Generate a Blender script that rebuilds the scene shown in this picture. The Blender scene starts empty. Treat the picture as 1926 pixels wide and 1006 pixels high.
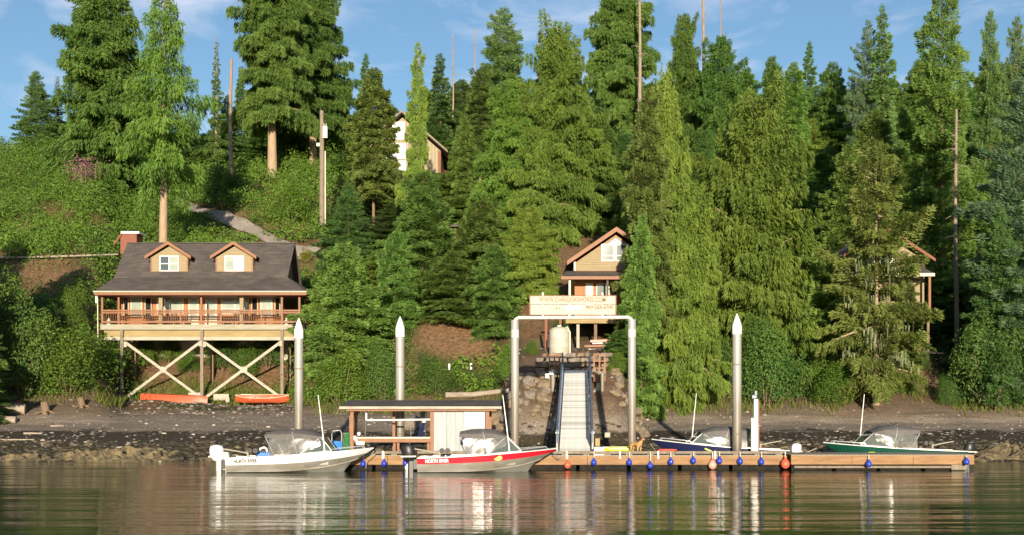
import bpy, bmesh, math, random
import numpy as np
from mathutils import Vector, Matrix, noise as mnoise

C = bpy.context.scene.collection
scene = bpy.context.scene
random.seed(7)
RNG = np.random.default_rng(11)
R = math.radians

# ------------------------------------------------------------------ camera
EYE = 3.2
F, HX, HY = 2160.0, 963.0, 757.0          # focal length, centre and horizon row of the 1926 px photograph
cam_data = bpy.data.cameras.new('camera')
cam = bpy.data.objects.new('camera', cam_data)
C.objects.link(cam)
cam.location = (0, 0, EYE)
cam.rotation_euler = (R(90), 0, 0)
cam_data.sensor_width = 36.0
cam_data.lens = 36.0 * F / 1926.0
cam_data.shift_y = (HY - 503.0) / 1926.0
cam_data.clip_start = 0.5
cam_data.clip_end = 5000
scene.camera = cam

# ------------------------------------------------------------------ sky and sun
SUN_EL, SUN_AZ = R(8.6), R(2.0)          # low evening sun behind the viewer, a little to the right
world = bpy.data.worlds.new('World')
scene.world = world
world.use_nodes = True
wn, wl = world.node_tree.nodes, world.node_tree.links
wn.clear()
w_out = wn.new('ShaderNodeOutputWorld')
w_bg = wn.new('ShaderNodeBackground')
w_sky = wn.new('ShaderNodeTexSky')
w_sky.sky_type = 'NISHITA'
w_sky.sun_disc = False
w_sky.sun_elevation = SUN_EL
w_sky.sun_rotation = math.pi - SUN_AZ
w_sky.air_density = 1.0
w_sky.dust_density = 0.15
w_sky.ozone_density = 2.7
w_bg.inputs['Strength'].default_value = 0.094
# thin evening cloud, a real pattern on the dome
w_tc = wn.new('ShaderNodeTexCoord')
w_map = wn.new('ShaderNodeMapping')
w_map.inputs['Scale'].default_value = (4.0, 4.0, 10.0)
w_map.inputs['Location'].default_value = (0.35, 0.0, 0.30)
w_n = wn.new('ShaderNodeTexNoise')
w_n.inputs['Scale'].default_value = 2.1
w_n.inputs['Detail'].default_value = 9
w_n.inputs['Roughness'].default_value = 0.58
w_n.inputs['Distortion'].default_value = 0.5
w_r = wn.new('ShaderNodeValToRGB')
w_r.color_ramp.elements[0].position = 0.49
w_r.color_ramp.elements[1].position = 0.78
w_r.color_ramp.elements[1].color = (0.42, 0.42, 0.42, 1)
w_mix = wn.new('ShaderNodeMixRGB')
w_mix.inputs['Color2'].default_value = (7.6, 7.1, 7.3, 1)
wl.new(w_tc.outputs['Generated'], w_map.inputs['Vector'])
wl.new(w_map.outputs['Vector'], w_n.inputs['Vector'])
wl.new(w_n.outputs['Fac'], w_r.inputs['Fac'])
wl.new(w_r.outputs['Color'], w_mix.inputs['Fac'])
wl.new(w_sky.outputs['Color'], w_mix.inputs['Color1'])
wl.new(w_mix.outputs['Color'], w_bg.inputs['Color'])
wl.new(w_bg.outputs['Background'], w_out.inputs['Surface'])

sun_d = bpy.data.lights.new('sun', 'SUN')
sun_d.energy = 4.8
sun_d.angle = R(0.6)
sun_d.color = (1.0, 0.86, 0.66)
sun = bpy.data.objects.new('sun', sun_d)
C.objects.link(sun)
sd = Vector((-math.sin(SUN_AZ) * math.cos(SUN_EL), math.cos(SUN_AZ) * math.cos(SUN_EL), -math.sin(SUN_EL)))
sun.rotation_euler = sd.to_track_quat('-Z', 'Y').to_euler()

vs = scene.view_settings
vs.view_transform = 'Standard'
vs.look = 'None'
vs.gamma = 1.0
vs.exposure = 0.87
vs.use_curve_mapping = False
scene.cycles.max_bounces = 8
scene.cycles.transparent_max_bounces = 12
scene.cycles.sample_clamp_indirect = 6.0


# ------------------------------------------------------------------ helpers
def P(px, py, Y):
    return Vector(((px - HX) * Y / F, Y, EYE + (HY - py) * Y / F))


def X(px, Y):
    return (px - HX) * Y / F


def Z(py, Y):
    return EYE + (HY - py) * Y / F


ORG = {}


def tag(o, label=None, cat=None, group=None, kind=None):
    if label: o['label'] = label
    if cat: o['category'] = cat
    if group: o['group'] = group
    if kind: o['kind'] = kind
    return o


def thing(name, label, cat, loc=(0, 0, 0), group=None):
    o = bpy.data.objects.new(name, None)
    o.empty_display_size = 0.2
    C.objects.link(o)
    o.location = loc
    ORG[o.name] = Vector(loc)
    return tag(o, label, cat, group)


def kids(o):
    return [c for c in bpy.data.objects if c.parent is o]


def copy_tree(o, kidmap, parent=None):
    c = o.copy()
    C.objects.link(c)
    if parent is not None:
        c.parent = parent
    for ch in kidmap.get(o.name, []):
        copy_tree(ch, kidmap, c)
    return c


def kidmap_of(root):
    m = {}
    st = [root]
    allc = {}
    for o in bpy.data.objects:
        if o.parent is not None:
            allc.setdefault(o.parent.name, []).append(o)
    while st:
        o = st.pop()
        m[o.name] = allc.get(o.name, [])
        st.extend(m[o.name])
    return m


def link_mesh(name, me, parent=None, kind=None):
    o = bpy.data.objects.new(name, me)
    C.objects.link(o)
    if parent is not None:
        o.parent = parent
        ORG[o.name] = ORG.get(parent.name, Vector((0, 0, 0)))
    if kind: o['kind'] = kind
    return o


class MB:
    """collects shapes in world (or the thing's own) coordinates and links them as ONE mesh object"""
    def __init__(self):
        self.v, self.f = [], []

    def add(self, vs_, fs):
        n = len(self.v)
        self.v.extend([tuple(p) for p in vs_])
        self.f.extend([tuple(i + n for i in f) for f in fs])
        return self

    def box(self, x0, x1, y0, y1, z0, z1):
        vs_ = [(x0, y0, z0), (x1, y0, z0), (x1, y1, z0), (x0, y1, z0), (x0, y0, z1), (x1, y0, z1), (x1, y1, z1), (x0, y1, z1)]
        return self.add(vs_, [(0, 3, 2, 1), (4, 5, 6, 7), (0, 1, 5, 4), (1, 2, 6, 5), (2, 3, 7, 6), (3, 0, 4, 7)])

    def cbox(self, c, s, rz=0.0):
        ca, sa = math.cos(rz), math.sin(rz)
        vs_ = []
        for dz in (-.5, .5):
            for dx, dy in ((-.5, -.5), (.5, -.5), (.5, .5), (-.5, .5)):
                a, b = dx * s[0], dy * s[1]
                vs_.append((c[0] + a * ca - b * sa, c[1] + a * sa + b * ca, c[2] + dz * s[2]))
        return self.add(vs_, [(0, 3, 2, 1), (4, 5, 6, 7), (0, 1, 5, 4), (1, 2, 6, 5), (2, 3, 7, 6), (3, 0, 4, 7)])

    def bar(self, p0, p1, w, h, up=(0, 0, 1)):
        p0, p1 = Vector(p0), Vector(p1)
        d = (p1 - p0).normalized()
        s = d.cross(Vector(up))
        if s.length < 1e-4: s = d.cross(Vector((0, 1, 0)))
        s.normalize()
        u = s.cross(d)
        vs_ = []
        for p in (p0, p1):
            for a, b in ((-1, -1), (1, -1), (1, 1), (-1, 1)):
                vs_.append(p + s * (a * w / 2) + u * (b * h / 2))
        return self.add(vs_, [(0, 1, 2, 3), (7, 6, 5, 4), (0, 4, 5, 1), (1, 5, 6, 2), (2, 6, 7, 3), (3, 7, 4, 0)])

    def tube(self, pts, r, n=8, cap=True):
        pts = [Vector(p) for p in pts]
        rs = r if isinstance(r, (list, tuple)) else [r] * len(pts)
        vs_, fs = [], []
        prev = None
        for i, p in enumerate(pts):
            d = (pts[min(i + 1, len(pts) - 1)] - pts[max(i - 1, 0)]).normalized()
            if prev is None:
                s = d.cross(Vector((0, 0, 1)))
                if s.length < 1e-3: s = Vector((1, 0, 0))
            else:
                s = prev - d * prev.dot(d)
            s.normalize()
            prev = s
            t = d.cross(s)
            for k in range(n):
                a = 2 * math.pi * k / n
                vs_.append(p + s * (math.cos(a) * rs[i]) + t * (math.sin(a) * rs[i]))
        for i in range(len(pts) - 1):
            for k in range(n):
                k2 = (k + 1) % n
                fs.append((i * n + k, i * n + k2, (i + 1) * n + k2, (i + 1) * n + k))
        if cap:
            fs.append(tuple(range(n))[::-1])
            fs.append(tuple((len(pts) - 1) * n + k for k in range(n)))
        return self.add(vs_, fs)

    def lathe(self, prof, c=(0, 0, 0), n=14, sx=1.0, sy=1.0):
        vs_, fs = [], []
        for (r_, z) in prof:
            for k in range(n):
                a = 2 * math.pi * k / n
                vs_.append((c[0] + r_ * math.cos(a) * sx, c[1] + r_ * math.sin(a) * sy, c[2] + z))
        for i in range(len(prof) - 1):
            for k in range(n):
                k2 = (k + 1) % n
                fs.append((i * n + k, i * n + k2, (i + 1) * n + k2, (i + 1) * n + k))
        fs.append(tuple(range(n))[::-1])
        fs.append(tuple((len(prof) - 1) * n + k for k in range(n)))
        return self.add(vs_, fs)

    def prism(self, poly, off):
        """closed polygon (3D points) pushed along off"""
        n = len(poly)
        off = Vector(off)
        vs_ = [Vector(p) for p in poly] + [Vector(p) + off for p in poly]
        fs = [tuple(range(n))[::-1], tuple(range(n, 2 * n))]
        for k in range(n):
            k2 = (k + 1) % n
            fs.append((k, k2, n + k2, n + k))
        return self.add(vs_, fs)

    def loft(self, rows, close=False):
        n = len(rows[0])
        vs_ = [p for r_ in rows for p in r_]
        fs = []
        for i in range(len(rows) - 1):
            for k in range(n - (0 if close else 1)):
                k2 = (k + 1) % n
                fs.append((i * n + k, i * n + k2, (i + 1) * n + k2, (i + 1) * n + k))
        return self.add(vs_, fs)

    def mesh(self, name, mat, off=(0, 0, 0), smooth=False, bevel=0.0):
        me = bpy.data.meshes.new(name)
        off = Vector(off)
        me.from_pydata([tuple(Vector(p) - off) for p in self.v], [], self.f)
        bm = bmesh.new()
        bm.from_mesh(me)
        bmesh.ops.recalc_face_normals(bm, faces=bm.faces)
        if bevel > 0:
            es = [e for e in bm.edges if len(e.link_faces) == 2 and e.calc_face_angle(0) > 0.6]
            bmesh.ops.bevel(bm, geom=es, offset=bevel, segments=1, affect='EDGES')
        bm.to_mesh(me)
        bm.free()
        if smooth:
            me.shade_smooth()
            if smooth != 2:
                me.set_sharp_from_angle(angle=R(40))
        if mat: me.materials.append(mat)
        return me

    def build(self, name, mat, parent=None, smooth=False, kind=None, bevel=0.0):
        off = ORG.get(parent.name, Vector((0, 0, 0))) if parent is not None else Vector((0, 0, 0))
        return link_mesh(name, self.mesh(name, mat, off, smooth, bevel), parent, kind)

    def top(self, name, mat, label, cat, group=None, smooth=False, bevel=0.0, kind=None):
        """a thing that is one mesh: its origin at the base of its box"""
        vs_ = np.array([tuple(p) for p in self.v])
        lo, hi = vs_.min(0), vs_.max(0)
        o_ = Vector(((lo[0] + hi[0]) / 2, (lo[1] + hi[1]) / 2, lo[2]))
        o = link_mesh(name, self.mesh(name, mat, o_, smooth, bevel))
        o.location = o_
        ORG[o.name] = o_
        return tag(o, label, cat, group, kind)


# ------------------------------------------------------------------ materials
MATS = {}


def M(name, c1, c2=None, scale=3.0, rough=0.7, metal=0.0, bump=0.0, bscale=None, stretch=(1, 1, 1), spec=0.4, detail=4, lo=0.35, hi=0.65, coat=0.0):
    m = bpy.data.materials.new(name)
    m.use_nodes = True
    nt = m.node_tree
    b = nt.nodes['Principled BSDF']
    b.inputs['Roughness'].default_value = rough
    b.inputs['Metallic'].default_value = metal
    b.inputs['Specular IOR Level'].default_value = spec
    if coat: b.inputs['Coat Weight'].default_value = coat
    c2 = c2 or tuple(c * 0.72 for c in c1)
    tc = nt.nodes.new('ShaderNodeTexCoord')
    mp = nt.nodes.new('ShaderNodeMapping')
    mp.inputs['Scale'].default_value = stretch
    n = nt.nodes.new('ShaderNodeTexNoise')
    n.inputs['Scale'].default_value = scale
    n.inputs['Detail'].default_value = detail
    n.inputs['Roughness'].default_value = 0.65
    r = nt.nodes.new('ShaderNodeValToRGB')
    r.color_ramp.elements[0].position = lo
    r.color_ramp.elements[1].position = hi
    r.color_ramp.elements[0].color = (*c1, 1)
    r.color_ramp.elements[1].color = (*c2, 1)
    nt.links.new(tc.outputs['Object'], mp.inputs['Vector'])
    nt.links.new(mp.outputs['Vector'], n.inputs['Vector'])
    nt.links.new(n.outputs['Fac'], r.inputs['Fac'])
    nt.links.new(r.outputs['Color'], b.inputs['Base Color'])
    if bump:
        bp = nt.nodes.new('ShaderNodeBump')
        bp.inputs['Strength'].default_value = bump
        bp.inputs['Distance'].default_value = 0.05
        n2 = nt.nodes.new('ShaderNodeTexNoise')
        n2.inputs['Scale'].default_value = bscale or scale * 4
        n2.inputs['Detail'].default_value = 5
        nt.links.new(mp.outputs['Vector'], n2.inputs['Vector'])
        nt.links.new(n2.outputs['Fac'], bp.inputs['Height'])
        nt.links.new(bp.outputs['Normal'], b.inputs['Normal'])
    MATS[name] = m
    return m


def leaf_mat(name, dark, light, trans=0.3, hue_var=0.12, rough=0.55):
    m = bpy.data.materials.new(name)
    m.use_nodes = True
    nt = m.node_tree
    b = nt.nodes['Principled BSDF']
    out = nt.nodes['Material Output']
    b.inputs['Roughness'].default_value = rough
    b.inputs['Specular IOR Level'].default_value = 0.25
    at = nt.nodes.new('ShaderNodeAttribute')
    at.attribute_name = 'tint'
    r = nt.nodes.new('ShaderNodeValToRGB')
    r.color_ramp.elements[0].color = (*dark, 1)
    r.color_ramp.elements[1].color = (*light, 1)
    nt.links.new(at.outputs['Fac'], r.inputs['Fac'])
    oi = nt.nodes.new('ShaderNodeObjectInfo')
    mr = nt.nodes.new('ShaderNodeMapRange')
    mr.inputs['To Min'].default_value = 1 - hue_var * 1.8
    mr.inputs['To Max'].default_value = 1 + hue_var * 1.4
    nt.links.new(oi.outputs['Random'], mr.inputs['Value'])
    hs = nt.nodes.new('ShaderNodeHueSaturation')
    mh = nt.nodes.new('ShaderNodeMapRange')
    mh.inputs['To Min'].default_value = 0.5 - hue_var * 0.14
    mh.inputs['To Max'].default_value = 0.5 + hue_var * 0.16
    mul = nt.nodes.new('ShaderNodeMath')
    mul.operation = 'MULTIPLY'
    mul.inputs[1].default_value = 7.31
    fr = nt.nodes.new('ShaderNodeMath')
    fr.operation = 'FRACT'
    nt.links.new(oi.outputs['Random'], mul.inputs[0])
    nt.links.new(mul.outputs[0], fr.inputs[0])
    nt.links.new(fr.outputs[0], mh.inputs['Value'])
    nt.links.new(mh.outputs[0], hs.inputs['Hue'])
    nt.links.new(mr.outputs[0], hs.inputs['Value'])
    nt.links.new(r.outputs['Color'], hs.inputs['Color'])
    nt.links.new(hs.outputs['Color'], b.inputs['Base Color'])
    tr = nt.nodes.new('ShaderNodeBsdfTranslucent')
    nt.links.new(hs.outputs['Color'], tr.inputs['Color'])
    mx = nt.nodes.new('ShaderNodeMixShader')
    mx.inputs['Fac'].default_value = trans
    nt.links.new(b.outputs[0], mx.inputs[1])
    nt.links.new(tr.outputs[0], mx.inputs[2])
    nt.links.new(mx.outputs[0], out.inputs['Surface'])
    return m


def glass_mat(name, tint=(0.02, 0.025, 0.03), rough=0.03, alpha=1.0, bump=0.0):
    m = bpy.data.materials.new(name)
    m.use_nodes = True
    nt = m.node_tree
    b = nt.nodes['Principled BSDF']
    b.inputs['Base Color'].default_value = (*tint, 1)
    b.inputs['Roughness'].default_value = rough
    b.inputs['Specular IOR Level'].default_value = 0.9
    b.inputs['Alpha'].default_value = alpha
    n = nt.nodes.new('ShaderNodeTexNoise')
    n.inputs['Scale'].default_value = 1.3
    tc = nt.nodes.new('ShaderNodeTexCoord')
    nt.links.new(tc.outputs['Object'], n.inputs['Vector'])
    bp = nt.nodes.new('ShaderNodeBump')
    bp.inputs['Strength'].default_value = bump
    bp.inputs['Distance'].default_value = 0.1
    nt.links.new(n.outputs['Fac'], bp.inputs['Height'])
    nt.links.new(bp.outputs['Normal'], b.inputs['Normal'])
    return m


m_cedar_wood = M('cedar_wood', (0.34, 0.135, 0.045), (0.26, 0.10, 0.034), 5, 0.6, stretch=(1, 1, 0.3))
m_red_wood = M('red_wood', (0.21, 0.065, 0.032), (0.155, 0.05, 0.026), 5, 0.65, stretch=(0.3, 0.3, 1))
m_trim = M('orange_trim', (0.235, 0.094, 0.034), (0.175, 0.068, 0.025), 4, 0.55)
m_pale_wood = M('pale_timber', (0.40, 0.375, 0.30), (0.29, 0.265, 0.21), 2.5, 0.8, bump=0.3, bscale=20, stretch=(0.4, 1, 3))
m_plywood = M('plywood', (0.33, 0.25, 0.12), (0.25, 0.185, 0.085), 1.6, 0.8, stretch=(0.5, 1, 2))
m_grey_wood = M('weathered_timber', (0.235, 0.195, 0.145), (0.155, 0.125, 0.095), 4, 0.85, bump=0.3, stretch=(1, 1, 0.3))
m_dock_wood = M('dock_timber', (0.31, 0.18, 0.085), (0.19, 0.105, 0.048), 1.6, 0.75, bump=0.25, bscale=14, stretch=(0.35, 1, 3))
m_deck_board = M('deck_board', (0.34, 0.29, 0.22), (0.24, 0.2, 0.15), 3, 0.85, stretch=(4, 0.5, 1))
m_float_black = M('float_black', (0.010, 0.009, 0.008), (0.024, 0.020, 0.014), 5, 0.8, spec=0.15)
m_siding = M('beige_siding', (0.285, 0.225, 0.13), (0.235, 0.185, 0.108), 2, 0.75, stretch=(0.4, 1, 4))
m_white = M('white_paint', (0.80, 0.79, 0.75), (0.68, 0.67, 0.62), 3, 0.45)
m_cream = M('cream_paint', (0.62, 0.57, 0.44), (0.53, 0.48, 0.36), 2, 0.5)
m_tank = M('tank_plastic', (0.46, 0.44, 0.37), (0.38, 0.355, 0.29), 2, 0.5)
m_shed_wall = M('shed_wall_white', (0.36, 0.385, 0.395), (0.26, 0.28, 0.285), 2.2, 0.6, stretch=(3, 1, 0.25))
m_galv = M('galvanised_steel', (0.60, 0.58, 0.54), (0.44, 0.42, 0.38), 3, 0.55, 0.15, bump=0.08, stretch=(1, 1, 0.25))
m_rail_steel = M('blue_grey_steel', (0.16, 0.20, 0.27), (0.11, 0.14, 0.19), 3, 0.5, 0.3)
m_alu = M('aluminium', (0.72, 0.70, 0.66), (0.44, 0.40, 0.33), 1.1, 0.32, 0.70, bump=0.05, stretch=(0.4, 1, 1))
m_alu_panel = M('bright_aluminium', (0.80, 0.79, 0.77), (0.70, 0.69, 0.67), 2, 0.45, 0.15)
m_red_paint = M('red_paint', (0.55, 0.015, 0.03), (0.46, 0.012, 0.025), 2, 0.3, coat=0.4)
m_blue_paint = M('navy_paint', (0.015, 0.02, 0.07), (0.012, 0.016, 0.05), 2, 0.3, coat=0.4)
m_green_paint = M('dark_green_paint', (0.008, 0.07, 0.045), (0.006, 0.05, 0.033), 2, 0.3, coat=0.4)
m_canvas = M('grey_canvas', (0.125, 0.115, 0.11), (0.095, 0.087, 0.083), 4, 0.85, bump=0.3, bscale=6)
m_black = M('black_plastic', (0.02, 0.02, 0.022), (0.012, 0.012, 0.014), 4, 0.4)
m_dark = M('dark_furniture', (0.05, 0.045, 0.04), (0.03, 0.028, 0.025), 4, 0.6)
m_outboard = M('outboard_white', (0.74, 0.75, 0.78), (0.66, 0.67, 0.70), 3, 0.3, coat=0.3)
m_chrome = M('chrome_tube', (0.72, 0.72, 0.72), (0.62, 0.62, 0.62), 3, 0.3, 0.6)
m_blue_plastic = M('blue_plastic', (0.02, 0.17, 0.55), (0.015, 0.13, 0.45), 3, 0.4)
m_buoy_blue = M('buoy_blue', (0.022, 0.05, 0.42), (0.018, 0.04, 0.33), 5, 0.35, coat=0.3)
m_buoy_red = M('buoy_red', (0.62, 0.12, 0.07), (0.5, 0.09, 0.05), 5, 0.4)
m_buoy_pink = M('buoy_faded', (0.66, 0.34, 0.26), (0.56, 0.26, 0.2), 5, 0.45)
m_rope = M('rope', (0.62, 0.58, 0.48), (0.5, 0.46, 0.38), 20, 0.9)
m_hose = M('green_hose', (0.03, 0.20, 0.06), (0.02, 0.15, 0.045), 5, 0.5)
m_lime = M('lime_plastic', (0.50, 0.58, 0.03), (0.42, 0.5, 0.02), 3, 0.4)
m_orange_boat = M('orange_fibreglass', (0.50, 0.10, 0.042), (0.40, 0.08, 0.034), 2, 0.45)
m_concrete = M('concrete', (0.42, 0.38, 0.31), (0.32, 0.29, 0.24), 4, 0.9, bump=0.2)
m_glass = glass_mat('window_glass', (0.055, 0.075, 0.08), 0.05)
m_glass_pale = M('curtained_glass', (0.34, 0.37, 0.31), (0.25, 0.29, 0.25), 1.2, 0.08, spec=0.8)
m_glass_dark = glass_mat('dark_glass', (0.015, 0.014, 0.012), 0.05)
m_windscreen = glass_mat('windscreen', (0.10, 0.13, 0.13), 0.05, 0.55)
m_vinyl = glass_mat('clear_vinyl', (0.20, 0.20, 0.19), 0.14, 0.45, 0.22)
m_bark_pale = M('pale_cedar_bark', (0.40, 0.30, 0.20), (0.26, 0.18, 0.11), 3, 0.9, bump=0.6, bscale=8, stretch=(4, 4, 0.25))
m_bark = M('conifer_bark', (0.23, 0.16, 0.10), (0.14, 0.095, 0.06), 4, 0.9, bump=0.5, stretch=(3, 3, 0.4))
m_snag = M('dead_wood', (0.30, 0.235, 0.19), (0.19, 0.145, 0.115), 3, 0.9, bump=0.4, stretch=(3, 3, 0.3))
m_rock = M('tan_rock', (0.25, 0.19, 0.12), (0.13, 0.10, 0.07), 1.6, 0.9, bump=0.8, bscale=6)
m_rock_grey = M('grey_rock', (0.24, 0.20, 0.16), (0.13, 0.11, 0.09), 2.2, 0.9, bump=0.8, bscale=7)
m_rock_yellow = M('yellow_shore_rock', (0.185, 0.142, 0.075), (0.055, 0.044, 0.028), 2.4, 0.9, bump=1.0, bscale=6, lo=0.4, hi=0.62)
m_drift = M('driftwood', (0.36, 0.30, 0.24), (0.22, 0.18, 0.14), 3, 0.9, bump=0.4, stretch=(0.4, 2, 2))
m_sign_board = M('sign_board', (0.42, 0.42, 0.36), (0.34, 0.335, 0.28), 2.2, 0.65, stretch=(1.5, 1, 3))
m_sign_text = M('sign_text_faded', (0.22, 0.11, 0.055), (0.34, 0.21, 0.12), 9, 0.8)
m_sign_dark = M('sign_text_dark', (0.16, 0.085, 0.03), (0.30, 0.18, 0.08), 12, 0.8)
m_sign_green = M('sign_text_green', (0.42, 0.48, 0.26), (0.58, 0.58, 0.38), 8, 0.8)
m_ink = M('black_ink', (0.02, 0.02, 0.02), (0.03, 0.03, 0.03), 8, 0.5)
m_fur = M('tan_fur', (0.50, 0.30, 0.12), (0.38, 0.21, 0.08), 8, 0.9)


def shingle_mat():
    m = bpy.data.materials.new('asphalt_shingle')
    m.use_nodes = True
    nt = m.node_tree
    b = nt.nodes['Principled BSDF']
    b.inputs['Roughness'].default_value = 0.9
    tc = nt.nodes.new('ShaderNodeTexCoord')
    mp = nt.nodes.new('ShaderNodeMapping')
    mp.inputs['Scale'].default_value = (1, 0.0, 1)
    mp.inputs['Rotation'].default_value = (R(90), 0, 0)
    br = nt.nodes.new('ShaderNodeTexBrick')
    br.inputs['Scale'].default_value = 1.0
    br.inputs['Brick Width'].default_value = 0.7
    br.inputs['Row Height'].default_value = 0.16
    br.inputs['Mortar Size'].default_value = 0.012
    br.inputs['Color1'].default_value = (0.098, 0.083, 0.074, 1)
    br.inputs['Color2'].default_value = (0.066, 0.056, 0.052, 1)
    br.inputs['Mortar'].default_value = (0.045, 0.04, 0.038, 1)
    sx = nt.nodes.new('ShaderNodeSeparateXYZ')
    cb = nt.nodes.new('ShaderNodeCombineXYZ')
    nt.links.new(tc.outputs['Object'], sx.inputs[0])
    nt.links.new(sx.outputs['X'], cb.inputs['X'])
    nt.links.new(sx.outputs['Z'], cb.inputs['Y'])
    nt.links.new(cb.outputs[0], br.inputs['Vector'])
    n = nt.nodes.new('ShaderNodeTexNoise')
    n.inputs['Scale'].default_value = 0.9
    n.inputs['Detail'].default_value = 6
    nt.links.new(tc.outputs['Object'], n.inputs['Vector'])
    mx = nt.nodes.new('ShaderNodeMixRGB')
    mx.blend_type = 'MULTIPLY'
    mx.inputs['Fac'].default_value = 0.8
    r = nt.nodes.new('ShaderNodeValToRGB')
    r.color_ramp.elements[0].position = 0.3
    r.color_ramp.elements[0].color = (0.72, 0.72, 0.72, 1)
    r.color_ramp.elements[1].position = 0.7
    r.color_ramp.elements[1].color = (1.25, 1.2, 1.15, 1)
    nt.links.new(n.outputs['Fac'], r.inputs['Fac'])
    nt.links.new(br.outputs['Color'], mx.inputs['Color1'])
    nt.links.new(r.outputs['Color'], mx.inputs['Color2'])
    nt.links.new(mx.outputs['Color'], b.inputs['Base Color'])
    return m


m_shingle = shingle_mat()


# ------------------------------------------------------------------ the lie of the land
KY = [40, 58, 63, 70, 76, 82, 88, 93, 98, 104, 110, 116, 122, 130, 140, 150, 165, 185, 215, 260, 330]
BEACH = [-1.4, -0.45, 0.0, 0.62, 1.15, 1.75, 2.45, 2.95, 3.3]


def zz(py, Y):
    return EYE + (HY - py) * Y / F


def column(pts):
    """ground heights at the knots KY: a beach, then the given (distance, row) points joined by lines"""
    p = [(Y, zz(py, Y)) for Y, py in pts]
    ys, zs = [a for a, b in p], [b for a, b in p]
    out = []
    for Y in KY:
        if Y <= ys[0]:
            out.append(float(np.interp(Y, KY[:9] + [ys[0]] if ys[0] > 98 else KY[:9], BEACH + [zs[0]] if ys[0] > 98 else BEACH)))
        else:
            out.append(float(np.interp(Y, ys, zs)))
    return out


_left = [(87, 758), (92, 715), (98, 650), (104, 585), (109, 545), (115, 484), (119, 474), (130, 405), (145, 345), (165, 296), (180, 288), (215, 300), (330, 315)]
_house = [(99, 757), (101, 735), (104, 672), (110, 635), (116, 560), (122, 490), (130, 448), (140, 410), (150, 385), (165, 338), (215, 318), (330, 315)]
_house2 = [(99, 757), (101, 735), (104, 672), (110, 635), (116, 560), (122, 478), (130, 442), (140, 388), (150, 330), (165, 318), (215, 305), (330, 300)]
_road = [(90, 757), (94, 735), (98, 690), (104, 620), (110, 570), (116, 508), (122, 468), (130, 437), (140, 385), (150, 328), (165, 315), (215, 290), (330, 270)]
_mid = [(88, 757), (91, 725), (93, 700), (95, 690), (97.5, 606), (104, 565), (116, 480), (130, 415), (140, 370), (150, 332), (165, 310), (215, 280), (330, 240)]
_ramp = [(72, 772), (74, 757), (76.5, 694), (79, 663), (82, 659), (89, 652), (94, 605), (98, 565), (104, 522), (116, 455), (130, 395), (150, 335), (165, 300), (215, 260), (330, 190)]
_right = [(86, 757), (90, 730), (95, 690), (104, 615), (116, 530), (130, 460), (150, 380), (165, 335), (215, 250), (330, 190)]
_rcab = [(86, 758), (89, 722), (92.5, 662), (104, 655), (110, 612), (122, 535), (130, 490), (150, 395), (165, 345), (215, 255), (330, 190)]
COLS = [(-1500, _left), (-300, _left), (60, _left), (175, _left), (240, _house), (400, _house), (480, _house2), (545, _house2), (600, _road), (700, _road), (800, _mid), (925, _mid), (985, _ramp),
        (1150, _ramp), (1215, _right), (1560, _right), (1640, _rcab), (1740, _rcab), (1830, _right), (2300, _right), (3600, _right)]
CPX = np.array([c[0] for c in COLS], float)
CZ = np.array([column(c[1]) for c in COLS])
KYa = np.array(KY, float)


def wave_noise(x, y, s, seed=0):
    """cheap smooth value noise out of sines"""
    r_ = np.random.default_rng(seed)
    t = 0
    for k in range(7):
        a = r_.uniform(0, 2 * np.pi)
        f = s * (0.6 + 0.9 * r_.random())
        t = t + np.sin((x * np.cos(a) + y * np.sin(a)) * f + r_.uniform(0, 6.28))
    return t / 3.6


def ground_np(x, y):
    x = np.asarray(x, float)
    y = np.asarray(y, float)
    px = np.clip(x / np.maximum(y, 1) * F + HX, CPX[0], CPX[-1] - 1e-3)
    i = np.clip(np.searchsorted(CPX, px, side='right') - 1, 0, len(CPX) - 2)
    t = (px - CPX[i]) / (CPX[i + 1] - CPX[i])
    t = t * t * (3 - 2 * t)
    yc = np.clip(y, KYa[0], KYa[-1])
    j = np.clip(np.searchsorted(KYa, yc, side='right') - 1, 0, len(KYa) - 2)
    s = (yc - KYa[j]) / (KYa[j + 1] - KYa[j])
    a = CZ[i, j] * (1 - s) + CZ[i, j + 1] * s
    b = CZ[i + 1, j] * (1 - s) + CZ[i + 1, j + 1] * s
    z = a * (1 - t) + b * t
    hill = np.clip((y - 88) / 12, 0, 1)
    z = z + wave_noise(x, y, 0.45, 3) * 0.28 * hill + wave_noise(x, y, 1.3, 4) * 0.10 * hill
    z = z + (wave_noise(x, y, 0.8, 5) * 0.07 + wave_noise(x, y, 2.6, 6) * 0.03) * np.clip((y - 55) / 8, 0, 1) * (1 - hill)
    return z


def ground(x, y):
    return float(ground_np([x], [y])[0])


def grid_mesh(name, pxs, ys, mat, zoff=0.0):
    PX, YY = np.meshgrid(np.array(pxs, float), np.array(ys, float))
    XX = (PX - HX) * YY / F
    ZZ = ground_np(XX, YY) + zoff
    v = np.stack([XX.ravel(), YY.ravel(), ZZ.ravel()], 1)
    n, m_ = len(ys), len(pxs)
    idx = np.arange(n * m_).reshape(n, m_)
    f = np.stack([idx[:-1, :-1].ravel(), idx[:-1, 1:].ravel(), idx[1:, 1:].ravel(), idx[1:, :-1].ravel()], 1)
    me = bpy.data.meshes.new(name)
    np_mesh(me, v, f)
    me.shade_smooth()
    me.materials.append(mat)
    return me


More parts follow.
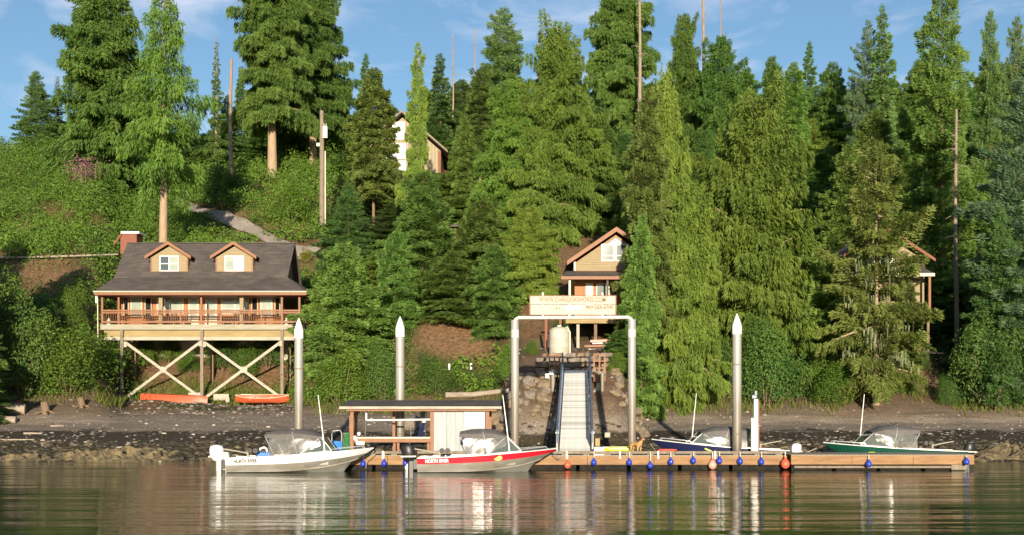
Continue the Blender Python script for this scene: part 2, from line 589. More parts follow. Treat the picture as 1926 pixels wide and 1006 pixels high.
def np_mesh(me, v, f, tint=None):
    k = f.shape[1]
    me.vertices.add(len(v))
    me.vertices.foreach_set('co', np.ascontiguousarray(v, np.float32).ravel())
    me.loops.add(f.size)
    me.loops.foreach_set('vertex_index', np.ascontiguousarray(f, np.int32).ravel())
    me.polygons.add(len(f))
    me.polygons.foreach_set('loop_start', np.arange(0, f.size, k, dtype=np.int32))
    me.update(calc_edges=True)
    if tint is not None:
        a = me.attributes.new('tint', 'FLOAT', 'FACE')
        a.data.foreach_set('value', np.ascontiguousarray(tint, np.float32))


def ramp(nt, fac, stops):
    r = nt.nodes.new('ShaderNodeValToRGB')
    e = r.color_ramp.elements
    e[0].position, e[0].color = stops[0][0], (*stops[0][1], 1)
    e[1].position, e[1].color = stops[-1][0], (*stops[-1][1], 1)
    for p_, c_ in stops[1:-1]:
        q = e.new(p_)
        q.color = (*c_, 1)
    nt.links.new(fac, r.inputs['Fac'])
    return r.outputs['Color']


def tex_noise(nt, vec, scale, detail=5, rough=0.6, stretch=None):
    n = nt.nodes.new('ShaderNodeTexNoise')
    n.inputs['Scale'].default_value = scale
    n.inputs['Detail'].default_value = detail
    n.inputs['Roughness'].default_value = rough
    if stretch:
        mp = nt.nodes.new('ShaderNodeMapping')
        mp.inputs['Scale'].default_value = stretch
        nt.links.new(vec, mp.inputs['Vector'])
        vec = mp.outputs['Vector']
    nt.links.new(vec, n.inputs['Vector'])
    return n.outputs['Fac']


def math_node(nt, op, a, b=None, clamp=False):
    n = nt.nodes.new('ShaderNodeMath')
    n.operation = op
    n.use_clamp = clamp
    for i, q in enumerate((a, b)):
        if q is None: continue
        if isinstance(q, (int, float)): n.inputs[i].default_value = q
        else: nt.links.new(q, n.inputs[i])
    return n.outputs[0]


def mix_rgb(nt, fac, a, b, mode='MIX'):
    n = nt.nodes.new('ShaderNodeMixRGB')
    n.blend_type = mode
    for i, q in enumerate((fac, a, b)):
        if isinstance(q, (int, float)): n.inputs[i].default_value = q
        elif isinstance(q, tuple): n.inputs[i].default_value = (*q, 1)
        else: nt.links.new(q, n.inputs[i])
    return n.outputs[0]


def ground_mat(kind):
    m = bpy.data.materials.new('ground_' + kind)
    m.use_nodes = True
    nt = m.node_tree
    b = nt.nodes['Principled BSDF']
    b.inputs['Roughness'].default_value = 0.92
    b.inputs['Specular IOR Level'].default_value = 0.2
    tc = nt.nodes.new('ShaderNodeTexCoord').outputs['Object']
    if kind == 'beach':
        sp = nt.nodes.new('ShaderNodeSeparateXYZ')
        nt.links.new(tc, sp.inputs[0])
        wob = tex_noise(nt, tc, 0.35, 4, 0.6)
        h = math_node(nt, 'ADD', sp.outputs['Z'], math_node(nt, 'MULTIPLY', math_node(nt, 'SUBTRACT', wob, 0.5), 0.9))
        h = math_node(nt, 'DIVIDE', h, 3.6)
        zone = ramp(nt, h, [(0.0, (0.035, 0.028, 0.016)), (0.10, (0.075, 0.062, 0.028)), (0.20, (0.070, 0.057, 0.034)), (0.345, (0.060, 0.048, 0.034)), (0.385, (0.29, 0.24, 0.195)),
                            (0.56, (0.32, 0.262, 0.21)), (0.66, (0.235, 0.18, 0.13)), (0.78, (0.20, 0.145, 0.10)), (1.0, (0.16, 0.105, 0.07))])
        st = tex_noise(nt, tc, 1.1, 7, 0.75, (0.25, 1.6, 1))
        gr = tex_noise(nt, tc, 9.0, 4, 0.8)
        c = mix_rgb(nt, 0.85, zone, ramp(nt, st, [(0.3, (0.5, 0.47, 0.45)), (0.52, (1, 1, 1)), (0.75, (1.45, 1.4, 1.3))]), 'MULTIPLY')
        c = mix_rgb(nt, 0.8, c, ramp(nt, gr, [(0.3, (0.45, 0.45, 0.45)), (0.55, (1, 1, 1)), (0.72, (2.0, 1.9, 1.75))]), 'MULTIPLY')
        bump_h, bs, bd = gr, 0.9, 0.12
    else:
        big = tex_noise(nt, tc, 0.22, 5, 0.65)
        fine = tex_noise(nt, tc, 3.5, 6, 0.75)
        soil = ramp(nt, fine, [(0.3, (0.085, 0.048, 0.026)), (0.5, (0.20, 0.118, 0.062)), (0.72, (0.34, 0.22, 0.125))])
        green = ramp(nt, fine, [(0.3, (0.018, 0.035, 0.008)), (0.7, (0.075, 0.11, 0.022))])
        c = mix_rgb(nt, ramp(nt, big, [(0.45, (0, 0, 0)), (0.60, (1, 1, 1))]), soil, green)
        at = nt.nodes.new('ShaderNodeAttribute')
        at.attribute_name = 'soil'
        c = mix_rgb(nt, at.outputs['Fac'], c, soil)
        bump_h, bs, bd = fine, 0.9, 0.35
    nt.links.new(c, b.inputs['Base Color'])
    bp = nt.nodes.new('ShaderNodeBump')
    bp.inputs['Strength'].default_value = bs
    bp.inputs['Distance'].default_value = bd
    nt.links.new(bump_h, bp.inputs['Height'])
    nt.links.new(bp.outputs['Normal'], b.inputs['Normal'])
    return m


ys_beach = list(np.linspace(40, 58, 13)) + list(np.linspace(58.5, 90, 106))
ys_hill = list(np.linspace(90, 130, 64)) + list(np.linspace(131, 215, 40)) + list(np.linspace(220, 330, 24))
pxs = list(np.linspace(-1500, -300, 30)) + list(np.linspace(-290, 2240, 420)) + list(np.linspace(2250, 3600, 30))
beach = link_mesh('beach', grid_mesh('beach', pxs, ys_beach, ground_mat('beach')))
tag(beach, kind='structure')
hill_me = grid_mesh('hillside', pxs, [90.0] + ys_hill[1:], ground_mat('hill'))


def soil_zone(px, Y):
    """1 where the photograph shows bare earth"""
    px, Y = np.asarray(px, float), np.asarray(Y, float)
    s = np.zeros(np.broadcast(px, Y).shape)
    for (cx, cy, rx, ry) in ((860, 96.6, 80, 2.4), (90, 111.5, 130, 2.3), (400, 102, 175, 2.6), (1070, 108, 60, 9), (1030, 84, 75, 8), (1690, 91, 55, 3.5), (720, 112, 25, 4), (835, 108, 18, 8), (985, 94, 40, 5)):
        d = ((px - cx) / rx) ** 2 + ((Y - cy) / ry) ** 2
        s = np.maximum(s, np.clip(1.6 - d * 1.2, 0, 1))
    return s


vco = np.zeros(len(hill_me.vertices) * 3, np.float32)
hill_me.vertices.foreach_get('co', vco)
vco = vco.reshape(-1, 3)
hp = vco[:, 0] / vco[:, 1] * F + HX
sa = hill_me.attributes.new('soil', 'FLOAT', 'POINT')
sa.data.foreach_set('value', soil_zone(hp, vco[:, 1]).astype(np.float32))
hillside = link_mesh('hillside', hill_me)
tag(hillside, kind='structure')


# ------------------------------------------------------------------ water
def water_mat():
    m = bpy.data.materials.new('sea_water')
    m.use_nodes = True
    nt = m.node_tree
    b = nt.nodes['Principled BSDF']
    b.inputs['Base Color'].default_value = (0.011, 0.027, 0.013, 1)
    b.inputs['Roughness'].default_value = 0.035
    b.inputs['IOR'].default_value = 1.34
    b.inputs['Specular IOR Level'].default_value = 0.5
    tc = nt.nodes.new('ShaderNodeTexCoord').outputs['Object']
    a = tex_noise(nt, tc, 1.0, 3, 0.5, (0.10, 0.75, 1))
    c = tex_noise(nt, tc, 1.0, 4, 0.6, (0.45, 2.6, 1))
    d = tex_noise(nt, tc, 1.0, 2, 0.5, (0.03, 0.16, 1))
    h = math_node(nt, 'ADD', math_node(nt, 'MULTIPLY', a, 0.075), math_node(nt, 'MULTIPLY', c, 0.021))
    h = math_node(nt, 'ADD', h, math_node(nt, 'MULTIPLY', d, 0.20))
    bp = nt.nodes.new('ShaderNodeBump')
    bp.inputs['Strength'].default_value = 0.9
    bp.inputs['Distance'].default_value = 1.0
    nt.links.new(h, bp.inputs['Height'])
    nt.links.new(bp.outputs['Normal'], b.inputs['Normal'])
    return m


mb = MB()
mb.add([(-500, -300, 0), (500, -300, 0), (500, 75, 0), (-500, 75, 0)], [(0, 1, 2, 3)])
water = mb.build('water', water_mat(), kind='structure')

# ------------------------------------------------------------------ gravel road up the hill
m_gravel = M('road_gravel', (0.34, 0.29, 0.25), (0.24, 0.2, 0.17), 2.5, 0.95, bump=0.5, bscale=10)
road_c = [(330, 152), (372, 145), (410, 140), (450, 134), (500, 128), (545, 123.5), (592, 120)]
rows = []
nr = 60
for i in range(nr + 1):
    t = i / nr * (len(road_c) - 1)
    k = min(int(t), len(road_c) - 2)
    u = t - k
    px = road_c[k][0] * (1 - u) + road_c[k + 1][0] * u
    Y = road_c[k][1] * (1 - u) + road_c[k + 1][1] * u
    x = X(px, Y)
    row = []
    for w in np.linspace(-0.95, 0.95, 9):
        yy = Y + w
        row.append((x + w * 0.5, yy, ground(x + w * 0.5, yy) + 0.22 + 0.02 * math.cos(w * 2)))
    rows.append(row)
MB().loft(rows).build('gravel_road', m_gravel, smooth=True, kind='structure')


# ------------------------------------------------------------------ trees: every kind is built once, as real branches and sprays
def unit(a):
    return a / np.maximum(np.linalg.norm(a, axis=-1, keepdims=True), 1e-9)


def crown_mesh(name, mat, seed, H, Rm, cb, style, nbr, dens, leaf, pitch=(0.1, -0.2), droop=0.25, prof=0.8, spray=0.30, gaps=0.12, lean_top=0.0, curtain=0.0):
    """leaf sprays along drooping branches; H height, Rm crown radius, cb bare share of the trunk"""
    g = np.random.default_rng(seed)
    t = (np.arange(nbr) + g.random(nbr)) / nbr
    t = t ** 0.9
    zb = H * (cb + (1 - cb) * t)
    phi = np.arange(nbr) * 2.399963 + g.normal(0, 0.35, nbr)
    rad = Rm * np.clip((1 - t ** 1.15), 0, 1) ** prof * np.minimum(1, 0.80 + t / 0.10 * 0.20)
    lump = 1 + 0.22 * np.sin(phi * 2 + t * 9 + seed) + 0.16 * np.sin(phi * 3 - t * 23) + 0.14 * np.sin(phi + t * 41 + seed * 2)
    L = rad * lump * g.uniform(0.62, 1.14, nbr) + 0.15
    short = g.random(nbr) < gaps
    L[short] *= g.uniform(0.25, 0.6, short.sum())
    pit = pitch[0] * (1 - t) + pitch[1] * t + g.normal(0, 0.16, nbr)
    n_l = np.maximum(5, (dens * (L ** 1.45)).astype(int))
    bi = np.repeat(np.arange(nbr), n_l)
    n = len(bi)
    s = g.beta(1.7, 1.05, n) * 0.92 + 0.08
    nb = 7
    sq = (np.floor(s * nb) + 0.5 + g.normal(0, .10, n)) / nb            # gather sprays into side branchlets
    s = np.where(g.random(n) < 0.75, sq, s)
    s = np.clip(s, 0.06, 1.04)
    Lb = L[bi]
    d = np.stack([np.cos(phi[bi]), np.sin(phi[bi]), np.zeros(n)], 1)
    e = np.stack([-d[:, 1], d[:, 0], np.zeros(n)], 1)
    hook = 0.10 * Lb * np.clip(s - 0.75, 0, 1) if style == 'spruce' else 0
    z = zb[bi] + Lb * (np.tan(pit[bi]) * s - droop * s * s) + hook
    sg = np.where(g.random(n) < .5, -1.0, 1.0)
    v = g.random(n) ** 0.8
    wid = spray * Lb * (1.12 - s) * v + 0.05
    pos = d * (Lb * s + 0.45 * wid)[:, None] + e * (sg * wid)[:, None]
    pos[:, 2] = z - 0.30 * wid * (1 if style != 'spruce' else -0.1)
    pos[:, 2] -= curtain * g.random(n) ** 1.3 * np.minimum(1, Lb / 1.5)
    pos += g.normal(0, 0.08 * leaf[0] / 0.4, (n, 3))
    slope = np.tan(pit[bi]) - 2 * droop * s
    tang = unit(np.stack([d[:, 0], d[:, 1], slope], 1))
    rnd = g.normal(0, 1, (n, 3))
    if style == 'cedar':
        a = unit(0.45 * tang + e * (sg * 0.45)[:, None] + rnd * 0.22 + np.array([0, 0, -0.85]))
        w = unit(np.cross(a, unit(d * 0.6 + g.normal(0, 1, (n, 3)))))
    elif style == 'hemlock':
        a = unit(0.75 * tang + e * (sg * 0.70)[:, None] + rnd * 0.2 + np.array([0, 0, -0.22]))
        w = unit(np.cross(a, np.array([0, 0, 0.7]) + d * 0.3 + g.normal(0, .75, (n, 3))))
    else:
        a = unit(0.75 * tang + e * (sg * 0.65)[:, None] + rnd * 0.25 + np.array([0, 0, 0.12]))
        w = unit(np.cross(a, rnd))
    ll = leaf[0] * g.uniform(0.6, 1.35, n) * (0.65 + 0.5 * np.minimum(Lb / Rm, 1))
    lw = leaf[1] * g.uniform(0.6, 1.35, n)
    if lean_top:
        pos[:, 0] += lean_top * np.clip(pos[:, 2] / H - 0.9, 0, 1) * 10
    p1 = pos + w * (lw * 0.5)[:, None]
    p2 = pos + a * ll[:, None]
    p3 = pos - w * (lw * 0.5)[:, None]
    vv = np.stack([p1, p2, p3], 1).reshape(-1, 3)
    ff = np.arange(3 * n).reshape(n, 3)
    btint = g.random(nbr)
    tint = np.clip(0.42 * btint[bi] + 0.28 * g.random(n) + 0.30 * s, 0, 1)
    me = bpy.data.meshes.new(name)
    np_mesh(me, vv, ff, tint)
    me.materials.append(mat)
    return me, (t, zb, phi, L, pit, droop)


def trunk_mesh(name, mat, H, r0, br, every=6, seed=0, flare=1.5):
    """tapered trunk with flare, and the limbs that carry the sprays"""
    t, zb, phi, L, pit, droop = br
    mb = MB()
    rnd = random.Random(seed)
    pts, rs = [], []
    for i in range(12):
        f = i / 11
        pts.append((0.05 * math.sin(f * 5 + seed) * r0 * 3, 0.05 * math.cos(f * 4 + seed) * r0 * 3, H * f * 0.985 - 0.6 * (i == 0)))
        rs.append(max(0.02, r0 * (1 - f) ** 0.85 * (1 + (flare - 1) * math.exp(-f * 28))))
    mb.tube(pts, rs, 9)
    for k in range(0, len(t), every):
        d = Vector((math.cos(phi[k]), math.sin(phi[k]), 0))
        ln = L[k] * 0.72
        q = []
        for s in (0, 0.5, 1.0):
            q.append(Vector((0, 0, zb[k])) + d * ln * s + Vector((0, 0, L[k] * (math.tan(pit[k]) * s * .72 - droop * (s * .72) ** 2))))
        rr = 0.035 + 0.012 * L[k]
        mb.tube(q, [rr, rr * .7, rr * .3], 4, cap=False)
    return mb.mesh(name, mat, smooth=True)


l_cedar = leaf_mat('cedar_foliage', (0.104, 0.191, 0.037), (0.260, 0.374, 0.064), 0.48)
l_cedar_dark = leaf_mat('deep_cedar_foliage', (0.072, 0.162, 0.039), (0.198, 0.314, 0.064), 0.48)
l_hemlock = leaf_mat('hemlock_foliage', (0.107, 0.215, 0.049), (0.266, 0.390, 0.086), 0.48)
l_olive = leaf_mat('olive_hemlock_foliage', (0.099, 0.151, 0.040), (0.242, 0.306, 0.071), 0.48)
l_spruce = leaf_mat('spruce_foliage', (0.087, 0.181, 0.057), (0.224, 0.342, 0.098), 0.48)
l_blue = leaf_mat('blue_spruce_foliage', (0.087, 0.181, 0.095), (0.260, 0.360, 0.184), 0.48)
l_moss = leaf_mat('hanging_moss', (0.10, 0.12, 0.05), (0.23, 0.25, 0.12), 0.3)
l_dead = leaf_mat('browned_foliage', (0.12, 0.07, 0.025), (0.26, 0.16, 0.06), 0.25)

KINDS = {}


def kind(key, mat, bark, H, Rm, cb, style, nbr, dens, leaf, r0, seed, every=5, flare=1.5, **kw):
    me, br = crown_mesh(key + '_crown', mat, seed, H, Rm, cb, style, nbr, dens, leaf, **kw)
    tm = trunk_mesh(key + '_trunk', bark, H, r0, br, every, seed, flare)
    KINDS[key] = (me, tm, H, Rm)


kind('cedar', l_cedar, m_bark_pale, 22, 4.6, 0.03, 'cedar', 420, 77, (0.350, 0.112), 0.30, 1, pitch=(0.10, 0.85), droop=0.32, prof=0.60, gaps=0.10, spray=0.30, curtain=0.9)
kind('cedar_full', l_cedar, m_bark_pale, 22, 5.4, 0.02, 'cedar', 430, 64, (0.350, 0.120), 0.30, 2, pitch=(0.15, 0.9), droop=0.32, prof=0.48, gaps=0.08, spray=0.30, curtain=1.0)
kind('cedar_slim', l_cedar, m_bark_pale, 24, 2.6, 0.05, 'cedar', 300, 99, (0.319, 0.104), 0.24, 3, pitch=(0.15, 0.8), droop=0.35, prof=0.66, gaps=0.34, spray=0.36, curtain=0.8)
kind('cedar_giant', l_cedar_dark, m_bark_pale, 40, 6.2, 0.25, 'cedar', 400, 60, (0.510, 0.157), 0.78, 4, pitch=(0.05, 0.6), droop=0.30, prof=0.42, gaps=0.14, flare=1.12, spray=0.32, curtain=1.5)
kind('cedar_open', l_cedar, m_bark_pale, 34, 5.2, 0.36, 'cedar', 200, 42, (0.471, 0.128), 0.55, 5, pitch=(0.0, 0.5), droop=0.36, prof=0.72, gaps=0.34, flare=1.15, spray=0.30, curtain=1.3)
kind('cedar_dark', l_cedar_dark, m_bark, 28, 4.8, 0.03, 'cedar', 400, 61, (0.426, 0.136), 0.42, 6, pitch=(0.10, 0.8), droop=0.30, prof=0.56, gaps=0.14, spray=0.32, curtain=1.1)
kind('hemlock', l_hemlock, m_bark, 16, 4.6, 0.07, 'hemlock', 330, 70, (0.319, 0.128), 0.22, 7, pitch=(0.12, 0.5), droop=0.22, prof=0.56, gaps=0.15, spray=0.46, lean_top=0.5, curtain=0.55)
kind('hemlock_tall', l_hemlock, m_bark, 24, 4.4, 0.05, 'hemlock', 420, 64, (0.350, 0.144), 0.30, 8, pitch=(0.05, 0.55), droop=0.22, prof=0.58, gaps=0.14, spray=0.44, lean_top=0.4, curtain=0.6)
kind('hemlock_olive', l_olive, m_bark, 22, 3.6, 0.26, 'hemlock', 320, 74, (0.319, 0.128), 0.24, 9, pitch=(0.08, 0.5), droop=0.24, prof=0.50, gaps=0.18, spray=0.44, curtain=0.45)
kind('spruce', l_spruce, m_bark, 26, 4.2, 0.04, 'spruce', 400, 67, (0.334, 0.104), 0.34, 10, pitch=(-0.05, 0.6), droop=0.14, prof=0.68, gaps=0.14, spray=0.34, curtain=0.55)
kind('spruce_blue', l_blue, m_bark, 28, 5.6, 0.03, 'spruce', 260, 70, (0.350, 0.096), 0.40, 12, pitch=(0.14, 0.8), droop=0.20, prof=0.74, gaps=0.10, spray=0.20, curtain=0.5)
kind('spruce_mossy', l_olive, m_bark_pale, 19, 5.2, 0.08, 'hemlock', 170, 67, (0.365, 0.128), 0.28, 13, pitch=(-0.05, 0.5), droop=0.16, prof=0.45, gaps=0.30, spray=0.40, curtain=0.5)
kind('green_spruce', l_cedar_dark, m_bark, 30, 5.6, 0.03, 'spruce', 320, 54, (0.426, 0.144), 0.45, 14, pitch=(-0.05, 0.5), droop=0.22, prof=0.58, gaps=0.22, spray=0.34, curtain=0.8)
kind('slim_conifer', l_spruce, m_bark, 20, 2.2, 0.03, 'hemlock', 220, 96, (0.365, 0.152), 0.2, 15, pitch=(0.0, 0.6), droop=0.25, prof=0.75, gaps=0.25, spray=0.40, curtain=0.4)
kind('thin_top', l_cedar_dark, m_snag, 26, 2.4, 0.05, 'cedar', 170, 64, (0.426, 0.136), 0.26, 16, pitch=(0.0, 0.5), droop=0.35, prof=1.5, gaps=0.35, curtain=0.6)


def tree(key, px, py_top, Y, hw, label, name=None, group=None, py_base=None, rz=None, tilt=0.0, cat='tree'):
    """stands a tree of a kind on the hill at column px and distance Y, top at row py_top, half width hw pixels at its widest"""
    crown, trunk, H, Rm = KINDS[key]
    x = X(px, Y)
    gz = min(Z(py_base, Y), ground(x, Y)) if py_base is not None else ground(x, Y)
    h = max(2.0, Z(py_top, Y) - gz)
    w = hw * Y / F
    t = thing(name or {'c': 'cedar_tree', 'h': 'hemlock_tree', 's': 'spruce_tree', 'g': 'spruce_tree', 't': 'conifer_tree'}[key[0]], label, cat, (x, Y, gz - 0.15), group)
    t.scale = (w / Rm * random.uniform(.92, 1.08), w / Rm * random.uniform(.92, 1.08), h / H)
    t.rotation_euler = (random.gauss(0, 0.012), tilt, random.random() * 6.28 if rz is None else rz)
    link_mesh('trunk', trunk, t)
    link_mesh('crown', crown, t)
    return t


def stump_poles(name, label, cat, px, py0, py1, Y, wpx, mat, branches=0, lean=0.0, group=None, spike=0.25):
    """a dead standing trunk: broken top, short limbs"""
    x = X(px, Y)
    z0, z1 = min(Z(py0, Y), ground(x, Y)) - 0.3, Z(py1, Y)
    r = wpx * Y / F / 2
    t = thing(name, label, cat, (x, Y, z0), group)
    mb = MB()
    n = 9
    pts = [(x + lean * f + 0.06 * math.sin(f * 7 + px), Y + 0.05 * math.cos(f * 6 + px), z0 + (z1 - z0) * f) for f in [i / n for i in range(n + 1)]]
    mb.tube(pts, [r * (1 - (1 - spike) * (i / n)) for i in range(n + 1)], 8)
    mb.build('trunk', mat, t, smooth=True)
    rnd = random.Random(int(px))
    if branches:
        mb = MB()
        for k in range(branches):
            f = rnd.uniform(0.45, 0.985)
            a = rnd.uniform(0, 6.28)
            p = Vector((x + lean * f, Y, z0 + (z1 - z0) * f))
            ln = rnd.uniform(0.5, 1.9) * (1.25 - f) * (Y / 100)
            d = Vector((math.cos(a), math.sin(a) * .6, rnd.uniform(-0.35, 0.25)))
            mb.tube([p, p + d * ln * .6, p + d * ln + Vector((0, 0, -.15 * ln))], [0.05, 0.035, 0.015], 4, cap=False)
        tag(mb.build('limbs', mat, t), kind='stuff')
    return t


# --- the trees one can tell apart, left to right
tree('spruce', 68, 133, 172, 42, 'dark spruce standing alone at the far left end of the skyline')
tree('thin_top', 108, 143, 176, 34, 'thin pale tree just right of the dark spruce at the left end of the skyline', py_base=270)
tree('cedar_dark', 192, -75, 150, 96, 'broad dense green cedar left of the pale trunk tree behind the lodge')
tree('cedar_dark', 262, 150, 166, 62, 'lower cedar filling the gap between the two tall cedars behind the lodge')
tree('cedar_open', 308, -50, 117, 90, 'tall open cedar whose pale trunk rises from behind the lodge roof', rz=0.4)
tree('thin_top', 406, 78, 164, 34, 'narrow tree ending in a bare spike left of the tall bare pole')
tree('slim_conifer', 455, 124, 170, 24, 'slender small conifer just right of the tall bare pole')
tree('slim_conifer', 428, 178, 168, 30, 'small bushy conifer behind the foot of the tall bare pole')
tree('cedar_giant', 512, -120, 149, 74, 'huge cedar with a thick bare pale trunk above the gravel road', py_base=330)
tree('cedar_giant', 588, -60, 158, 72, 'tall cedar with a branch sticking out right, beside the huge pale trunk', py_base=330, rz=2.0)
tree('cedar_dark', 560, 120, 162, 60, 'dark cedar filling the space behind the thick pale trunk')
tree('slim_conifer', 688, 100, 176, 22, 'small grey green spruce tip on the skyline right of the two huge cedars')
tree('hemlock_olive', 703, 128, 124, 52, 'olive hemlock with a long thin bare lower trunk left of the upper cabin')
tree('cedar_slim', 782, 78, 117, 33, 'slender bright cedar growing in front of the upper cabin')
tree('slim_conifer', 830, 100, 168, 30, 'dark narrow conifer on the skyline right of the upper cabin')
tree('spruce', 946, 14, 158, 66, 'tall pointed dark spruce at the middle of the skyline')
tree('hemlock_olive', 903, 128, 139, 42, 'pale hemlock with a thin light trunk right of the upper cabin')
tree('cedar', 962, 150, 118, 80, 'bright cedar just left of the widest bright cedar at the centre of the hill')
tree('cedar_full', 1042, 58, 116, 90, 'wide bright cedar with a tufted top at the centre of the hill')
tree('cedar_giant', 1160, -60, 148, 72, 'huge dark cedar with a pale dead top rising out of the frame', py_base=360)
tree('hemlock_olive', 1216, 165, 85, 54, 'brownish hemlock standing in front of the right half of the gabled cabin')
tree('cedar', 1246, 138, 90, 74, 'tall bright cedar right of the sign, in front of the huge dark cedar')
tree('cedar_dark', 1290, 24, 150, 52, 'pointed dark green cedar on the skyline left of the reddish snag')
tree('cedar_dark', 1357, 68, 146, 62, 'round topped dark cedar on the skyline right of the reddish snag')
tree('cedar_full', 1418, 186, 91, 126, 'largest bright yellow green cedar, broad and low, behind the white post')
tree('hemlock_tall', 1448, 104, 158, 40, 'hemlock just right of the round topped dark cedar on the skyline')
tree('hemlock_tall', 1490, 116, 150, 46, 'soft green hemlock left of the dark tiered tree on the skyline')
tree('slim_conifer', 1521, 78, 178, 24, 'dark tree with flat tiered branches poking above the skyline')
tree('hemlock_tall', 1562, 118, 152, 46, 'soft green hemlock right of the dark tiered tree on the skyline')
tree('spruce_blue', 1632, 38, 142, 62, 'blue green spruce with a broad crown left of the thin spire')
tree('slim_conifer', 1664, 8, 140, 34, 'thin blue green spire left of the tall green spruce')
tree('green_spruce', 1770, -35, 108, 84, 'tall green spruce with level boughs rising out of the frame at the right')
tree('hemlock_tall', 1640, 205, 118, 78, 'dark green hemlock behind the mossy spruce at the right')
tree('spruce', 1862, 18, 128, 44, 'narrow grey green spruce on the skyline at the right edge')
tree('spruce', 1915, 30, 132, 40, 'grey spruce tip at the right edge of the skyline', py_base=420)
tree('spruce_blue', 1945, 95, 87, 150, 'big blue green spruce with long rising boughs at the right edge', rz=1.1)
tree('spruce', 1880, 380, 86, 70, 'young green spruce below the big blue green spruce')
ms = tree('spruce_mossy', 1648, 268, 85.5, 104, 'spruce hung with pale moss in front of the hidden right cabin', rz=0.7)
tree('hemlock', 905, 372, 101, 78, 'dark layered hemlock above the bare earth bank')
tree('hemlock', 795, 318, 104, 70, 'layered hemlock left of the little red framed shed')
tree('hemlock', 845, 470, 97.6, 66, 'low spreading hemlock at the top edge of the bare earth bank')
tree('hemlock', 930, 455, 96, 58, 'spreading hemlock left of the gabled cabin above the earth bank')
tree('cedar', 1000, 385, 98, 62, 'bright small cedar directly left of the gabled cabin')
tree('spruce', 655, 342, 113, 58, 'dark bushy spruce at the foot of the utility pole')
tree('hemlock', 642, 452, 95.5, 78, 'hemlock with a bare lower trunk beside the right end of the lodge porch')
tree('hemlock', 745, 430, 99.5, 50, 'slim hemlock between the lodge and the earth bank')
tree('hemlock_tall', 1206, 400, 82.5, 50, 'shaggy hemlock reaching over the gabled cabin right of the arch')
tree('hemlock', 1166, 615, 79.5, 44, 'young hemlock at the shore between the gangway and the right post of the arch')
tree('hemlock_olive', 1702, 520, 88.5, 40, 'young olive hemlock in front of the porch of the hidden cabin')
tree('cedar', 1290, 330, 86, 76, 'bright cedar standing at the shore right of the arch')
tree('hemlock', 1545, 455, 92, 62, 'dark hemlock between the largest bright cedar and the mossy spruce')
tree('hemlock_tall', 1590, 270, 112, 60, 'dark hemlock on the slope right of the largest bright cedar')
tree('cedar_dark', 1110, 200, 121, 70, 'deep green cedar on the slope behind the gabled cabin')
tree('hemlock_tall', 872, 215, 128, 34, 'dark hemlock beside the right eave of the upper cabin')
tree('spruce', -40, 560, 83, 62, 'spruce whose branch tip shows at the left edge above the shore')
tree('hemlock_tall', -150, 260, 80, 150, 'tall hemlock beyond the left edge, shading the shore bushes', rz=0.3)
tree('hemlock_tall', -300, 200, 84, 90, 'taller hemlock further beyond the left edge of the shore', rz=1.3)

# pale moss hanging in the mossy spruce, and a browned bough
g = np.random.default_rng(5)
n = 900
ph = g.uniform(0, 6.28, n)
zt = g.uniform(3.0, 13.5, n)
rr = (1 - zt / 19) ** 0.6 * 5.0 * g.uniform(0.25, 0.9, n)
cl = g.integers(0, 60, n)
ph = g.uniform(0, 6.28, 60)[cl] + g.normal(0, .12, n)
zt = g.uniform(3.0, 13.0, 60)[cl] + g.normal(0, .25, n)
rr = ((1 - zt / 19) ** 0.6 * 5.0) * (g.uniform(0.3, 0.85, 60)[cl] + g.normal(0, .08, n))
p = np.stack([rr * np.cos(ph), rr * np.sin(ph), zt - 0.12 * rr], 1)
ln = g.uniform(0.25, 0.75, n)
wv = unit(np.stack([g.normal(0, 1, n), g.normal(0, 1, n), np.zeros(n)], 1)) * 0.09
dn = np.stack([np.zeros(n), np.zeros(n), -ln], 1)
vv = np.stack([p - wv, p + wv, p + wv * .4 + dn, p - wv * .4 + dn], 1).reshape(-1, 3)
me = bpy.data.meshes.new('moss')
np_mesh(me, vv, np.arange(4 * n).reshape(n, 4), g.random(n))
me.materials.append(l_moss)
tag(link_mesh('moss', me, ms), kind='stuff')

# --- bare trunks
stump_poles('bare_pole', 'tall bare grey pole standing in the bushes above the gravel road', 'pole', 434, 335, 112, 146, 8, m_snag, spike=0.7)
for px, py0, py1, Y, w, lab in ((852, 200, 66, 170, 4.5, 'thin bare snag above the skyline, leftmost of the three left of the pointed spruce'),
                                (893, 190, 52, 171, 5, 'thin bare snag above the skyline, middle of the three left of the pointed spruce'),
                                (934, 190, 28, 172, 7, 'bare snag just left of the tip of the pointed dark spruce'),
                                (1013, 190, 55, 176, 5, 'thin faint snag between the pointed spruce and the tufted cedar'),
                                (1049, 190, 50, 177, 5, 'thin faint snag just right of the tufted cedar top'),
                                (1203, 330, -20, 141, 10, 'pale barkless snag rising in front of the huge dark cedar'),
                                (1174, 200, -12, 160, 9, 'dark snag behind the huge dark cedar beside the pale barkless one'),
                                (1323, 220, -15, 149, 11, 'reddish snag with stub branches between two dark cedars'),
                                (1356, 200, -8, 165, 5, 'slim reddish snag above the round topped dark cedar'),
                                (1798, 540, 206, 95, 10, 'dead grey brown trunk with stubs standing left of the big blue green spruce'),
                                (404, 250, 70, 165.5, 4, 'bare spike at the top of the narrow tree left of the tall pole')):
    stump_poles('dead_trunk', lab, 'dead tree', px, py0, py1, Y, w, m_snag, branches=26 if w > 8 else 6, spike=0.4)
stump_poles('broken_trunk', 'short pale broken trunk standing on the slope right of the upper cabin', 'dead tree', 918, 380, 344, 124, 5, m_bark_pale, spike=0.3)

